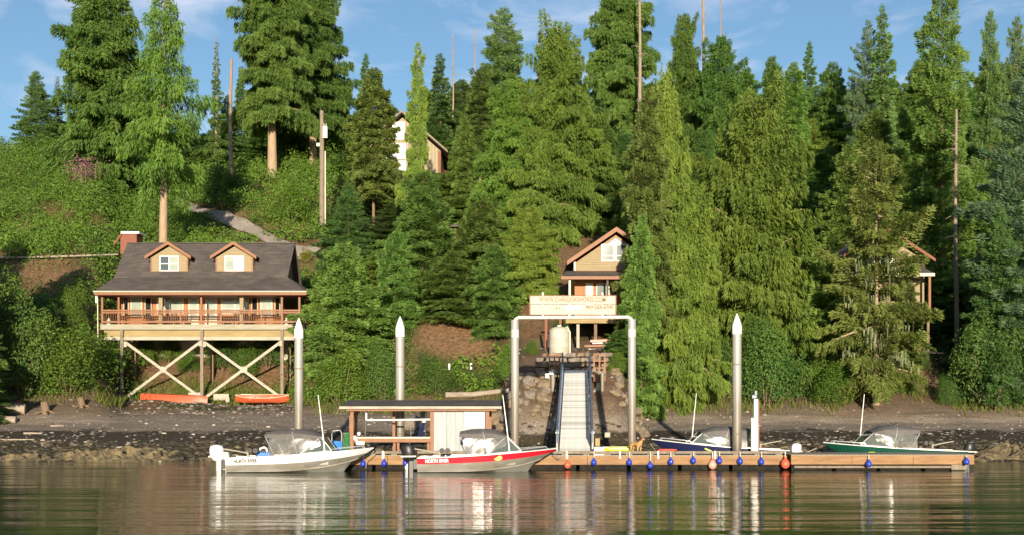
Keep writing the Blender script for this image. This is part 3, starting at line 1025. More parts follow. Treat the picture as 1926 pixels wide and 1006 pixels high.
# --- the forest that fills the hill behind them
SKY_PX = [-260, 0, 60, 150, 260, 350, 420, 480, 560, 650, 700, 760, 820, 880, 1000, 1060, 1120, 1240, 1300, 1400, 1450, 1500, 1600, 1700, 1850, 2200]
SKY_PY = [300, 268, 250, 245, 245, 230, 215, 215, 235, 215, 190, 195, 180, 150, 150, 150, 150, 130, 120, 130, 150, 165, 150, 130, 110, 100]
FILL = [('hemlock_tall', 'green hemlock of the forest on the hill'), ('spruce', 'dark spruce of the forest on the hill'),
        ('cedar_dark', 'deep green cedar of the forest on the hill'), ('slim_conifer', 'slim conifer of the forest on the hill'), ('cedar', 'bright cedar of the forest on the hill')]
rf = random.Random(21)
for row, (Y0, dpy, step, hw, x0) in enumerate(((188, 0, 36, 48, -200), (172, 25, 44, 54, -200), (156, 70, 44, 58, 640), (140, 125, 44, 62, 640), (127, 190, 46, 64, 640), (113, 270, 48, 64, 690), (102, 350, 52, 62, 870), (95, 430, 56, 56, 1230))):
    px = x0
    while px < 2150:
        q = px + rf.uniform(-14, 14)
        top = np.interp(q, SKY_PX, SKY_PY) + dpy + rf.uniform(-22, 40)
        Yq = Y0 + rf.uniform(-5, 5)
        clear = 690 < q < 890 and Yq < 158 and top < 300 or 1010 < q < 1130 and Yq < 132 and Yq > 110
        gy = HY - (ground(X(q, Yq), Yq) - EYE) * F / Yq
        roadway = q < 690 and 108 < Yq < 150
        if not clear and not roadway and gy - top > 45:
            k = rf.choices(range(5), (4, 3, 3, 2, 5 if row > 1 else 0))[0]
            w = hw * rf.uniform(0.8, 1.15) * (0.62 if k == 3 else 1)
            reg = ('left of the lodge', 'behind the gravel road', 'around the upper cabin', 'among the bright cedars at the centre', 'between the barkless snags', 'right of the largest bright cedar', 'around the tall green spruce at the right')[sum(q > e for e in (330, 690, 900, 1130, 1400, 1650))]
            dep = 'at the skyline' if row < 2 else 'high on the hill' if row < 4 else 'low on the hill'
            tree(FILL[k][0], q, top, Yq, w, FILL[k][1].split(' of the')[0] + ' ' + dep + ' ' + reg, group='forest filling the hill behind')
        px += step * rf.uniform(0.85, 1.15)


# ------------------------------------------------------------------ undergrowth and bushes
l_bush = leaf_mat('bush_leaves', (0.042, 0.098, 0.013), (0.165, 0.258, 0.034), 0.30, 0.08)
l_alder = leaf_mat('alder_leaves', (0.030, 0.085, 0.018), (0.125, 0.215, 0.042), 0.30, 0.10)
l_grass = leaf_mat('beach_grass', (0.055, 0.085, 0.012), (0.19, 0.21, 0.035), 0.3, 0.05)


def leaves_mesh(name, mat, pos, nrm, size, tint, g, up=0.25, asp=0.62):
    n = len(pos)
    rnd = g.normal(0, 1, (n, 3))
    nn = unit(nrm + rnd * 0.55)
    a = unit(np.cross(nn, rnd) + np.array([0, 0, -up]))
    w = unit(np.cross(nn, a))
    ll = size * g.uniform(0.6, 1.4, n)
    lw = ll * asp * g.uniform(0.7, 1.2, n)
    p1 = pos + a * (ll * .42)[:, None] + w * (lw * .5)[:, None]
    p2 = pos + a * ll[:, None]
    p3 = pos + a * (ll * .42)[:, None] - w * (lw * .5)[:, None]
    vv = np.stack([pos, p1, p2, p3], 1).reshape(-1, 3)
    me = bpy.data.meshes.new(name)
    np_mesh(me, vv, np.arange(4 * n).reshape(n, 4), tint)
    me.materials.append(mat)
    return me


def cover(name, label, px0, px1, Yfun0, Y1, mat, seed, per=30, nb=900, rad=(0.7, 1.9), skip=None, size=0.27):
    """low mounds of leaves standing close together on the slope"""
    g = np.random.default_rng(seed)
    Yb = np.sqrt(g.uniform(84 ** 2, Y1 ** 2, nb * 8))
    px = g.uniform(px0, px1, nb * 8)
    k = Yb > Yfun0(px)
    s = soil_zone(px, Yb)
    k &= g.random(nb * 8) > s * 0.93
    if skip is not None: k &= ~skip(px, Yb)
    px, Yb = px[k][:nb], Yb[k][:nb]
    r = g.uniform(rad[0], rad[1], len(px)) * np.clip((Yb - Yfun0(px)) / 2.5 + 0.45, 0.45, 1)
    rpx = np.interp(px, [c[0] for c in road_c], [c[1] for c in road_c])
    hgt = r * g.uniform(0.55, 1.15, len(px)) * np.where(g.random(len(px)) < 0.16, 1.7, 1.0)
    low = (px > 345) & (px < 650) & (Yb - rpx > -13) & (Yb < rpx)
    hgt = np.where(low, hgt * 0.28, hgt)
    x = (px - HX) * Yb / F
    z = ground_np(x, Yb)
    btint = g.random(len(px))
    cnt = np.maximum(8, (per * r * r * g.uniform(.7, 1.7, len(px))).astype(int))
    bi = np.repeat(np.arange(len(px)), cnt)
    n = len(bi)
    bsz = g.uniform(0.55, 1.25, len(px)) ** 1.2
    a = g.uniform(0, 6.28, n)
    el = np.arcsin(g.random(n) ** 0.8)
    dirv = np.stack([np.cos(a) * np.cos(el), np.sin(a) * np.cos(el), np.sin(el)], 1)
    rr = g.uniform(0.72, 1.06, n) * (1 + 0.18 * np.sin(a * 3 + btint[bi] * 9) * np.cos(el * 4))
    pos = np.stack([x[bi], Yb[bi], z[bi]], 1) + dirv * rr[:, None] * np.stack([r[bi], r[bi], hgt[bi]], 1)
    pos[:, 2] = np.maximum(pos[:, 2], ground_np(pos[:, 0], pos[:, 1]) + 0.03)
    big = 0.5 + 0.5 * np.clip(wave_noise(x, Yb, 0.22, seed), -1, 1)
    tint = np.clip(0.40 * btint[bi] + 0.30 * big[bi] + 0.25 * g.random(n) + 0.12 * np.sin(el), 0, 1)
    me = leaves_mesh(name, mat, pos, dirv, size * bsz[bi], tint, g)
    return tag(link_mesh(name, me), label=label, kind='stuff')


def veg0(px):
    return np.interp(px, [-300, 0, 200, 228, 240, 535, 550, 600, 700, 940, 960, 1150, 1190, 1215, 1560, 1690, 1740, 1830, 2300],
                     [88, 88, 89, 92, 99.5, 99.5, 96, 90, 89, 89.5, 86, 84, 80, 86.5, 86.5, 89, 88, 86, 86])


def skip_left(px, Y):
    house = (px > 215) & (px < 560) & (Y > 103) & (Y < 110)
    # the strip of the gravel road
    rp = np.interp(px, [c[0] for c in road_c], [c[1] for c in road_c])
    road = (px > 335) & (px < 650) & (np.abs(Y - rp) < 3.4)
    return house | road


cover('undergrowth', 'dense green salmonberry undergrowth covering the slope around the lodge', -330, 690, veg0, 176, l_bush, 31, nb=3000, rad=(0.8, 2.6), per=34, skip=skip_left, size=0.25)
cover('undergrowth', 'leafy undergrowth on the bank between the lodge and the gangway', 560, 1010, veg0, 118, l_bush, 32, nb=900, rad=(0.55, 1.25), per=44, size=0.24,
      skip=lambda px, Y: (px > 780) & (px < 945) & (Y > 93.5) & (Y < 99) | (px > 965) & (Y < 96))
cover('undergrowth', 'mixed undergrowth below the trees on the right hand slope', 1130, 2250, veg0, 112, l_alder, 33, nb=1000, rad=(0.6, 1.5), per=32, size=0.26,
      skip=lambda px, Y: (px < 1180) & (Y < 92) | (px > 1600) & (px < 1760) & (Y > 91) & (Y < 104))
# grass tufts where the beach meets the bushes
g = np.random.default_rng(41)
n = 16000
px = g.uniform(-100, 2050, n)
px[:4200] = g.uniform(225, 560, 4200)
Yg = veg0(px) + g.normal(-0.6, 0.9, n)
k = ~((px > 945) & (px < 1180))
k &= g.random(n) < np.where((px > 330) & (px < 560), 1, 0.30 + 0.5 * (wave_noise(px * .05, Yg * 0, 1.0, 8) > 0.1))
px, Yg = px[k], Yg[k]
n = len(px)
xg = (px - HX) * Yg / F
pos = np.stack([xg, Yg, ground_np(xg, Yg)], 1)
hh = g.uniform(0.2, 0.62, n)
tip = np.stack([g.normal(0, .16, n), g.normal(0, .16, n), hh], 1)
sw = unit(np.stack([g.normal(0, 1, n), g.normal(0, .4, n), np.zeros(n)], 1)) * 0.03
vv = np.stack([pos - sw, pos + sw, pos + tip], 1).reshape(-1, 3)
me = bpy.data.meshes.new('beach_grass')
np_mesh(me, vv, np.arange(3 * n).reshape(n, 3), g.random(n))
me.materials.append(l_grass)
tag(link_mesh('beach_grass', me), label='long grass fringing the top of the beach', kind='stuff')

BUSH = {}


def bush_kind(key, mat, seed, lobes, n, size):
    g = np.random.default_rng(seed)
    li = g.integers(0, lobes, n)
    c = np.stack([g.uniform(-.55, .55, lobes), g.uniform(-.45, .45, lobes), g.uniform(0.15, .70, lobes)], 1)
    rl = g.uniform(0.26, 0.46, lobes)
    d = unit(g.normal(0, 1, (n, 3)))
    d[:, 2] = np.where(d[:, 2] < -0.4, -d[:, 2], d[:, 2])
    pos = c[li] + d * (rl[li] * g.uniform(0.65, 1.08, n))[:, None]
    pos[:, 2] = np.maximum(pos[:, 2], 0.02)
    pos[:, 2] *= 2.0
    lt = g.random(lobes)
    tint = np.clip(0.5 * lt[li] + 0.35 * g.random(n) + 0.1 * pos[:, 2], 0, 1)
    me = leaves_mesh(key, mat, pos, d, size, tint, g)
    mb = MB()
    for k in range(lobes):
        mb.tube([(c[k][0] * .2, c[k][1] * .2, -.12), (c[k][0] * .6, c[k][1] * .6, c[k][2]), (c[k][0], c[k][1], c[k][2] * 2)], [0.018, 0.013, 0.006], 5, cap=False)
    BUSH[key] = (me, mb.mesh(key + '_stems', m_bark, smooth=True))


bush_kind('bush_bright', l_bush, 51, 14, 11000, 0.052)
bush_kind('bush_alder', l_alder, 52, 16, 12000, 0.050)
l_yellow = leaf_mat('yellow_leaves', (0.12, 0.14, 0.01), (0.30, 0.27, 0.03), 0.3, 0.02)
l_flower = leaf_mat('pink_fireweed', (0.20, 0.07, 0.12), (0.36, 0.15, 0.22), 0.3, 0.02)
bush_kind('bush_yellow', l_yellow, 53, 8, 2200, 0.09)


def bush(key, px, py_base, Y, w, h, label, sunk=0.1):
    x = X(px, Y)
    t = thing('shrub', label, 'shrub', (x, Y, ground(x, Y) - sunk))
    t.scale = (w * Y / F / 2, w * Y / F / 2, h * Y / F / 2)
    t.rotation_euler = (0, 0, random.random() * 6.28)
    link_mesh('foliage', BUSH[key][0], t)
    link_mesh('stems', BUSH[key][1], t)
    return t


for a in (('bush_bright', 130, 760, 89, 180, 130, 'big bright green bush at the shore just left of the lodge stilts'),
          ('bush_alder', 40, 755, 88, 150, 200, 'dark shaded bush at the shore near the left edge'),
          ('bush_alder', 60, 640, 97, 130, 110, 'dark bush on the slope below the bare strip of earth at the left'),
          ('bush_bright', 140, 620, 99, 74, 110, 'bright bush on the slope just left of the lodge porch'),
          ('bush_alder', 425, 392, 143, 120, 80, 'dark shaded bush above the gravel road below the tall bare pole'),
          ('bush_bright', 545, 420, 133, 120, 80, 'bright bush above the gravel road left of the utility pole'),
          ('bush_yellow', 577, 450, 119.5, 44, 32, 'small yellow bush at the lower end of the gravel road'),
          ('bush_bright', 640, 750, 90.5, 130, 100, 'leafy green bush at the shore right of the lodge stilts'),
          ('bush_alder', 720, 750, 91, 110, 110, 'leafy green bush behind the second piling'),
          ('bush_alder', 820, 760, 90, 120, 66, 'low green bush above the roof of the dock shed'),
          ('bush_bright', 1158, 752, 77, 46, 44, 'small bright bush between the gangway leg and the right post of the arch'),
          ('bush_bright', 1000, 672, 81, 44, 30, 'small bush on the rock bank left of the water tank'),
          ('bush_alder', 905, 655, 96, 46, 36, 'small dark bush on the bare earth bank left of the arch'),
          ('bush_bright', 690, 520, 108, 60, 60, 'bright bush between the hemlocks above the second piling'),
          ('bush_bright', 955, 700, 86, 60, 80, 'green bush beside the left post of the arch'),
          ('bush_alder', 1440, 760, 86, 170, 165, 'large dark round alder at the shore right of the tall piling'),
          ('bush_alder', 1360, 760, 88, 120, 110, 'dark green alder at the shore left of the tall piling'),
          ('bush_bright', 1565, 765, 86, 130, 80, 'bright green bush at the shore left of the mossy spruce'),
          ('bush_alder', 1782, 765, 85.5, 64, 58, 'small round bright bush at the shore right of the mossy spruce'),
          ('bush_alder', 1865, 770, 85, 170, 190, 'tall dark leafy alder at the shore near the right edge'),
          ('bush_alder', 1960, 770, 84.5, 140, 150, 'dark alder at the shore on the right edge'),
          ('bush_bright', 460, 760, 101.5, 70, 70, 'green bush growing under the right half of the lodge'),
          ('bush_bright', 320, 760, 103, 60, 60, 'green bush growing under the left half of the lodge'),
          ('bush_alder', 415, 740, 102.5, 90, 90, 'dark leafy bush behind the middle stilt of the lodge'),
          ('bush_bright', 275, 745, 102.5, 70, 70, 'green bush behind the left stilt of the lodge'),
          ('bush_alder', 505, 745, 103, 80, 75, 'dark green bush behind the right stilt of the lodge'),
          ('bush_bright', 355, 752, 101.5, 60, 45, 'low green bush behind the left orange canoe'),
          ('bush_bright', 1692, 764, 87.5, 90, 42, 'low bright bush on the bank under the hidden cabin'),
          ('bush_bright', 1655, 735, 89.5, 80, 50, 'small bush at the foot of the mossy spruce below the hidden cabin'),
          ('bush_alder', 1730, 735, 90.5, 60, 40, 'low dark bush right of the bank under the hidden cabin')):
    bush(*a)
# the pink flowers in the left hand slope
g = np.random.default_rng(61)
x0, Y0 = X(158, 139), 139.0
t = thing('flower_clump', 'patch of pink fireweed flowers in the bushes left of the lodge trees', 'flowers', (x0, Y0, ground(x0, Y0)))
ORG[t.name] = Vector((0, 0, 0))
n = 700
pos = np.stack([g.normal(0, .9, n), g.normal(0, .8, n), g.uniform(1.6, 4.4, n)], 1)
link_mesh('blossoms', leaves_mesh('fireweed_blossoms', l_flower, pos, unit(g.normal(0, 1, (n, 3))), 0.20, g.random(n), g), t, kind='stuff')
mb = MB()
for i in range(18):
    a, b = g.normal(0, .9), g.normal(0, .8)
    mb.tube([(a, b, -.2), (a, b, 2.6 + g.random())], 0.03, 4)
mb.build('stalks', m_bark, t, kind='stuff')

# ------------------------------------------------------------------ stones and rock
def rock_mesh(name, mat, seed, sub=2, rough=0.30, flat=1.0):
    bm = bmesh.new()
    bmesh.ops.create_icosphere(bm, subdivisions=sub, radius=1.0)
    off = Vector((seed * 7.1, seed * 3.3, seed))
    for v in bm.verts:
        n = mnoise.noise(v.co * 0.9 + off) * rough * 1.4 + mnoise.noise(v.co * 2.2 + off) * rough * 0.6
        v.co *= 1 + n
        v.co.z *= flat
        for ax in (0, 1):                       # chip flat facets
            lim = 0.78 + 0.1 * math.sin(seed + ax)
            v.co[ax] = max(-lim, min(lim, v.co[ax]))
    me = bpy.data.meshes.new(name)
    bm.to_mesh(me)
    bm.free()
    me.materials.append(mat)
    return me


ROCKS = [rock_mesh('boulder_%d' % i, m_rock if i % 3 else m_rock_grey, i + 1, 2, 0.32, 0.75) for i in range(6)]
rb = random.Random(3)
for i in range(46):
    px = rb.uniform(925, 1040)
    py = rb.uniform(700, 790)
    if px < 960 and py < 735: continue
    Y = 72.6 + (782 - py) / 90 * 4.2
    x = X(px, Y)
    o = link_mesh('boulder', ROCKS[i % 6])
    s = rb.uniform(0.20, 0.48) * (1.25 if i % 5 == 0 else 1)
    o.location = (x, Y, ground(x, Y) + s * 0.2)
    o.scale = (s * rb.uniform(.9, 1.4), s, s)
    o.rotation_euler = (rb.uniform(-.3, .3), rb.uniform(-.3, .3), rb.uniform(0, 6.28))
    tag(o, 'tan boulder in the rock bank left of the gangway', 'boulder', 'boulders in the bank beside the gangway')
for i in range(22):
    px = rb.uniform(1140, 1215)
    Y = rb.uniform(73, 79)
    x = X(px, Y)
    o = link_mesh('boulder', ROCKS[(i * 5 + 1) % 6])
    s = rb.uniform(0.2, 0.45)
    o.location = (x, Y, ground(x, Y) + s * 0.15)
    o.scale = (s * 1.3, s, s)
    o.rotation_euler = (0, rb.uniform(-.3, .3), rb.uniform(0, 6.28))
    tag(o, 'brown boulder on the shore right of the gangway', 'boulder', 'boulders on the shore right of the gangway')
for px, Y, s, lab in ((825, 80, 0.85, 'long pale rock behind the dock shed'), (780, 79, 0.8, 'tan rock seen through the open frame of the dock shed'),
                      (865, 79.5, 0.6, 'tan rock at the right behind the dock shed roof'), (905, 78, 0.55, 'small tan rock left of the arch post'),
                      (940, 77, 0.8, 'light tan rock touching the left post of the arch')):
    o = link_mesh('boulder', ROCKS[int(px) % 6])
    x = X(px, Y)
    o.location = (x, Y, ground(x, Y) + s * .35)
    o.scale = (s * 1.5, s, s * .9)
    o.rotation_euler = (0, 0.1, px)
    tag(o, lab, 'boulder')

# pebbles, shells and weed-covered stones of the beach
g = np.random.default_rng(71)
bm = bmesh.new()
bmesh.ops.create_icosphere(bm, subdivisions=1, radius=1.0)
ico_v = np.array([v.co[:] for v in bm.verts])
ico_f = np.array([[v.index for v in f.verts] for f in bm.faces])
bm.free()


def stones(name, label, n, Ya, Yb, smin, smax, mat, seed, zsink=0.35, px=(-120, 2050), power=2.5):
    g = np.random.default_rng(seed)
    Y = g.uniform(Ya, Yb, n)
    p = g.uniform(px[0], px[1], n)
    x = (p - HX) * Y / F
    s = smin + (smax - smin) * g.random(n) ** power
    sc = np.stack([s * g.uniform(.8, 1.7, n), s * g.uniform(.8, 1.5, n), s * g.uniform(.4, .8, n)], 1)
    a = g.uniform(0, 6.28, n)
    c_, s_ = np.cos(a), np.sin(a)
    v = ico_v[None] * sc[:, None] * (1 + g.normal(0, .18, (n, 12, 1)) if len(ico_v) == 12 else 1 + g.normal(0, .14, (n, len(ico_v), 1)))
    vx = v[..., 0] * c_[:, None] - v[..., 1] * s_[:, None]
    vy = v[..., 0] * s_[:, None] + v[..., 1] * c_[:, None]
    z = ground_np(x, Y) - sc[:, 2] * zsink * .3
    vv = np.stack([vx + x[:, None], vy + Y[:, None], v[..., 2] + z[:, None]], 2).reshape(-1, 3)
    ff = (ico_f[None] + (np.arange(n) * len(ico_v))[:, None, None]).reshape(-1, 3)
    me = bpy.data.meshes.new(name)
    np_mesh(me, vv, ff, np.repeat(g.random(n), len(ico_f)))
    me.materials.append(mat)
    return tag(link_mesh(name, me), label=label, kind='stuff')


def stone_mat(name, stops):
    m = bpy.data.materials.new(name)
    m.use_nodes = True
    nt = m.node_tree
    b = nt.nodes['Principled BSDF']
    b.inputs['Roughness'].default_value = 0.85
    at = nt.nodes.new('ShaderNodeAttribute')
    at.attribute_name = 'tint'
    tc = nt.nodes.new('ShaderNodeTexCoord').outputs['Object']
    c = mix_rgb(nt, 0.6, ramp(nt, at.outputs['Fac'], stops), ramp(nt, tex_noise(nt, tc, 4, 4, .7), [(0.3, (.5, .5, .5)), (0.7, (1.3, 1.3, 1.3))]), 'MULTIPLY')
    nt.links.new(c, b.inputs['Base Color'])
    return m


m_st_low = stone_mat('tide_stones', [(0, (0.022, 0.019, 0.012)), (0.5, (0.050, 0.041, 0.024)), (0.85, (0.090, 0.072, 0.042)), (0.97, (0.17, 0.135, 0.08)), (1, (0.40, 0.36, 0.30))])
m_st_high = stone_mat('beach_stones', [(0, (0.06, 0.05, 0.045)), (0.6, (0.16, 0.14, 0.125)), (0.965, (0.28, 0.235, 0.195)), (1, (0.58, 0.54, 0.48))])
stones('tide_stones', 'dark weedy stones of the lower beach', 5200, 62.5, 72, 0.04, 0.24, m_st_low, 72)
stones('beach_stones', 'grey stones and white shells of the upper beach', 4500, 70, 88, 0.03, 0.16, m_st_high, 73, power=3.5)
stones('beach_stones', 'stones below the lodge at the top of the beach', 900, 87, 100, 0.04, 0.22, m_st_high, 74, px=(215, 560), power=3.5)


def ledge(name, label, px0, px1, Y0, depth, hgt, seed, ridge=0.55):
    """jagged shore rock: a folded sheet with broken ridges, closed underneath by the beach"""
    nx, ny = 130, 40
    rows = []
    for j in range(ny):
        v = j / (ny - 1)
        row = []
        for i in range(nx):
            u = i / (nx - 1)
            px = px0 + (px1 - px0) * u
            Y = Y0 + depth * v + 0.5 * math.sin(u * 9 + seed)
            x = X(px, Y)
            env = math.sin(math.pi * u) ** 0.7 * math.sin(math.pi * min(1, v * 1.02)) ** 0.6
            q = Vector((x * 0.45 + v * 1.2, Y * 0.6, seed))
            n = 1 - abs(mnoise.noise(q)) * 1.9
            n2 = 1 - abs(mnoise.noise(q * 2.6)) * 2.0
            n3 = mnoise.noise(q * 6.5)
            z = 0.62 * hgt * env * max(0.0, ridge * n + 0.42 * n2 + 0.45 * n3)
            row.append((x + 0.18 * mnoise.noise(q * 5), Y, max(ground(x, Y), -0.05) - 0.10 + z))
        rows.append(row)
    mb = MB().loft(rows)
    return mb.top(name, m_rock_yellow, label, 'rock')


ledge('rock_ledge', 'jagged yellowish rock ledge at the water edge below the lodge', 95, 345, 62.2, 4.2, 1.25, 1.0)
ledge('rock_ledge', 'low broken rocks at the water edge near the left border', -60, 130, 62.0, 3.5, 0.7, 2.0)
ledge('rock_ledge', 'low rock strip at the water edge behind the big white outboard', 320, 480, 62.3, 2.5, 0.5, 3.0)
ledge('rock_ledge', 'rounded yellowish rocks at the water edge beyond the right end of the dock', 1825, 1990, 63.2, 4.0, 1.35, 4.0, 0.7)
ledge('rock_ledge', 'yellowish rocks on the beach behind the bow of the green boat', 1525, 1660, 66.0, 3.0, 1.0, 5.0, 0.7)
ledge('rock_ledge', 'weedy rocks on the beach behind the tall piling and white post', 1390, 1530, 66.0, 3.2, 0.8, 6.0, 0.6)

# driftwood and stumps
for px, py, Y, ln, r, rz, lab in ((12, 762, 84, 2.6, 0.50, 0.25, 'big pale drift log end at the left edge of the beach'), (6, 776, 82, 1.8, 0.32, 0.1, 'smaller pale log below the big drift log at the left edge'),
                                  (62, 796, 76, 1.2, 0.07, 0.05, 'thin pale stick lying on the beach near the left edge'), (108, 783, 80, 1.0, 0.06, -0.1, 'short pale stick lying on the beach left of the lodge'),
                                  (900, 742, 80, 4.6, 0.20, 0.10, 'long driftwood log on the bank above the dock shed roof'), (30, 815, 72, 2.2, 0.05, 0.1, 'long thin stick on the lower beach near the left edge')):
    x = X(px, Y)
    z = ground(x, Y) + r * .8 if py > 750 else Z(py, Y)
    mb = MB()
    c_, s_ = math.cos(rz), math.sin(rz)
    mb.tube([(x - ln / 2 * c_, Y - ln / 2 * s_, z), (x - ln * .1, Y, z + r * .15), (x + ln / 2 * c_, Y + ln / 2 * s_, z + (0.35 if px == 900 else 0))], [r, r * .95, r * .8], 10)
    mb.top('drift_log', m_drift, lab, 'driftwood', smooth=True)
for px, Y, h, r, lab in ((88, 84.5, 1.0, 0.30, 'reddish cut stump leaning at the top of the beach, left of the lodge'), (38, 85.5, 0.8, 0.36, 'dark red stump in the shade at the left end of the beach'), (156, 86, 0.9, 0.26, 'small brown stump under the big bright bush')):
    x = X(px, Y)
    z = ground(x, Y) - .2
    mb = MB()
    mb.tube([(x, Y, z), (x - .04, Y - .05, z + .3), (x - .12, Y - .2, z + h)], [r * 1.35, r, r * .85], 10)
    for a in range(5):
        q = Vector((math.cos(a * 1.3 + px), math.sin(a * 1.3 + px) - .4, 0))
        mb.tube([(x, Y, z + .25), Vector((x, Y, z + .22)) + q * r * 1.6, Vector((x, Y, z + .05)) + q * r * 2.4], [r * .4, r * .25, r * .1], 5)
    mb.top('tree_stump', m_red_wood if px < 60 else m_bark, lab, 'stump', smooth=True)


# ------------------------------------------------------------------ the lodge on stilts
def window(parent, px0, px1, py0, py1, Y, glass, split=1, fmat=None, fw=0.075, rails=(), yaw=0.0, name='window'):
    """a window in a wall facing the water: frame standing proud, panes behind it; rails = heights (0..1) of cross bars"""
    x0, x1, z0, z1 = X(px0, Y), X(px1, Y), Z(py1, Y), Z(py0, Y)
    return window_m(parent, x0, x1, z0, z1, Y, glass, split, fmat, fw, rails, name)


def window_m(parent, x0, x1, z0, z1, Y, glass, split=1, fmat=None, fw=0.075, rails=(), name='window', bend=None):
    fm = fmat or m_white
    f = MB()
    T = bend or (lambda x, y, z: (x, y, z))

    def bx(m_, a, b, c, d, ya, yb):
        vs_ = [T(q[0], q[1], q[2]) for q in ((a, ya, c), (b, ya, c), (b, yb, c), (a, yb, c), (a, ya, d), (b, ya, d), (b, yb, d), (a, yb, d))]
        m_.add(vs_, [(0, 3, 2, 1), (4, 5, 6, 7), (0, 1, 5, 4), (1, 2, 6, 5), (2, 3, 7, 6), (3, 0, 4, 7)])
    bx(f, x0 - fw, x0, z0 - fw, z1 + fw, Y - .06, Y + .02)
    bx(f, x1, x1 + fw, z0 - fw, z1 + fw, Y - .06, Y + .02)
    bx(f, x0, x1, z1, z1 + fw, Y - .058, Y + .02)
    bx(f, x0, x1, z0 - fw, z0, Y - .075, Y + .02)
    for k in range(1, split):
        xm = x0 + (x1 - x0) * k / split
        bx(f, xm - fw * .55, xm + fw * .55, z0, z1, Y - .055, Y + .02)
    for r_ in rails:
        bx(f, x0, x1, z0 + (z1 - z0) * r_ - .03, z0 + (z1 - z0) * r_ + .03, Y - .05, Y + .02)
    fo = f.build(name, fm, parent)
    for k in range(split):
        a = x0 + (x1 - x0) * k / split
        b = x0 + (x1 - x0) * (k + 1) / split
        p = MB()
        bx(p, a + .004, b - .004, z0 + .004, z1 - .004, Y - .025, Y - .010)
        p.build('pane', glass[k % len(glass)] if isinstance(glass, (list, tuple)) else glass, fo)
    return fo


def lap_siding(mb, poly_fn, x0, x1, z0, z1, Y, step=0.16):
    """clapboards: each board tilts out at its foot; poly_fn(z) gives the wall's x range at height z"""
    z = z0
    while z < z1 - 0.01:
        zt = min(z + step, z1)
        a, b = poly_fn(z)
        c, d = poly_fn(zt)
        if b - a > 0.02:
            mb.add([(a, Y - .028, z), (b, Y - .028, z), (d, Y - .006, zt), (c, Y - .006, zt), (a, Y, z), (b, Y, z), (d, Y, zt), (c, Y, zt)],
                   [(0, 1, 2, 3), (0, 4, 5, 1), (4, 0, 3, 7), (1, 5, 6, 2), (3, 2, 6, 7)])
        z = zt


lodge = thing('stilt_lodge', 'orange brown lodge on tall stilts with a dark roof, two dormers and a long porch', 'lodge', (-27, 98, 3.3))
XL, XR = -34.5, -19.45
YR, ZR, YB, ZB = 103.0, Z(458, 103), 99.6, Z(520, 99.6)
YE, ZE, XEL, XER = 96.8, Z(547, 96.8), -35.2, -17.34
YBB, YEB = 2 * YR - YB, 2 * YR - YE
th = 0.16
mb = MB()
mb.prism([(XL, YB, ZB), (XL, YR, ZR), (XL, YBB, ZB), (XL, YBB, ZB - th), (XL, YR, ZR - th), (XL, YB, ZB - th)], (XR - XL, 0, 0))
roof = mb.build('roof', m_shingle, lodge)
mb = MB()
mb.box(XL - .02, XR + .02, YR - .14, YR + .14, ZR - .02, ZR + .05)
mb.build('ridge_cap', m_dark, roof)
# porch roof, wrapping round three sides
mb = MB()
o4 = [(XEL, YE, ZE), (XER, YE, ZE), (XER, YEB, ZE), (XEL, YEB, ZE)]
i4 = [(XL + .01, YB + .01, ZB - .02), (XR - .01, YB + .01, ZB - .02), (XR - .01, YBB, ZB - .02), (XL + .01, YBB, ZB - .02)]
for k in (0, 1, 3):
    k2 = (k + 1) % 4
    a, b, c, d = o4[k], o4[k2], i4[k2], i4[k]
    dn = Vector((0, 0, -0.10))
    mb.add([a, b, c, d, Vector(a) + dn, Vector(b) + dn, Vector(c) + dn, Vector(d) + dn], [(0, 1, 2, 3), (7, 6, 5, 4), (0, 4, 5, 1), (2, 6, 7, 3)])
mb.build('porch_roof', m_shingle, lodge)
mb = MB()
mb.box(XEL - .03, XER + .03, YE - .07, YE - .005, ZE - .30, ZE + .02)
mb.box(XER - .01, XER + .05, YE, YEB, ZE - .30, ZE + .02)
mb.box(XEL - .05, XEL + .01, YE, YEB, ZE - .30, ZE + .02)
fas = mb.build('fascia', m_trim, lodge)
mb = MB()
mb.tube([(XEL - .05, YE - .13, ZE - .03), (XER + .05, YE - .13, ZE - .03)], 0.06, 8)
mb.build('gutter', m_cream, fas, smooth=True)
mb = MB()
mb.tube([(XEL + .12, YE - .06, ZE - .15), (X(184, 97.3), 97.25, ZE - .5), (X(184.5, 97.3), 97.25, Z(638, 97.3))], 0.045, 6)
mb.build('downpipe', m_cream, fas, smooth=True)
mb = MB()
mb.box(XEL + .1, XER - .1, YE + .1, YB + .3, ZE - .34, ZE - .31)
mb.build('porch_ceiling', m_red_wood, lodge)

# walls
YW = 100.0
xw0, xw1 = X(228, YW), X(529, YW)
zd = Z(609, 97.5)
YBW = 106.0
mb = MB()
mb.box(xw0, xw1, YW, YBW, zd, ZE - .35)
wall = mb.build('wall', m_cedar_wood, lodge)
mb = MB()
# gable end walls under the main roof
for xx in (XL + .5, XR - .62):
    mb.prism([(xx, YB + .25, ZE - .3), (xx, YR, ZR - .35), (xx, YBB - .25, ZE - .3)], (.12, 0, 0))
mb.build('gable_wall', m_siding, lodge)
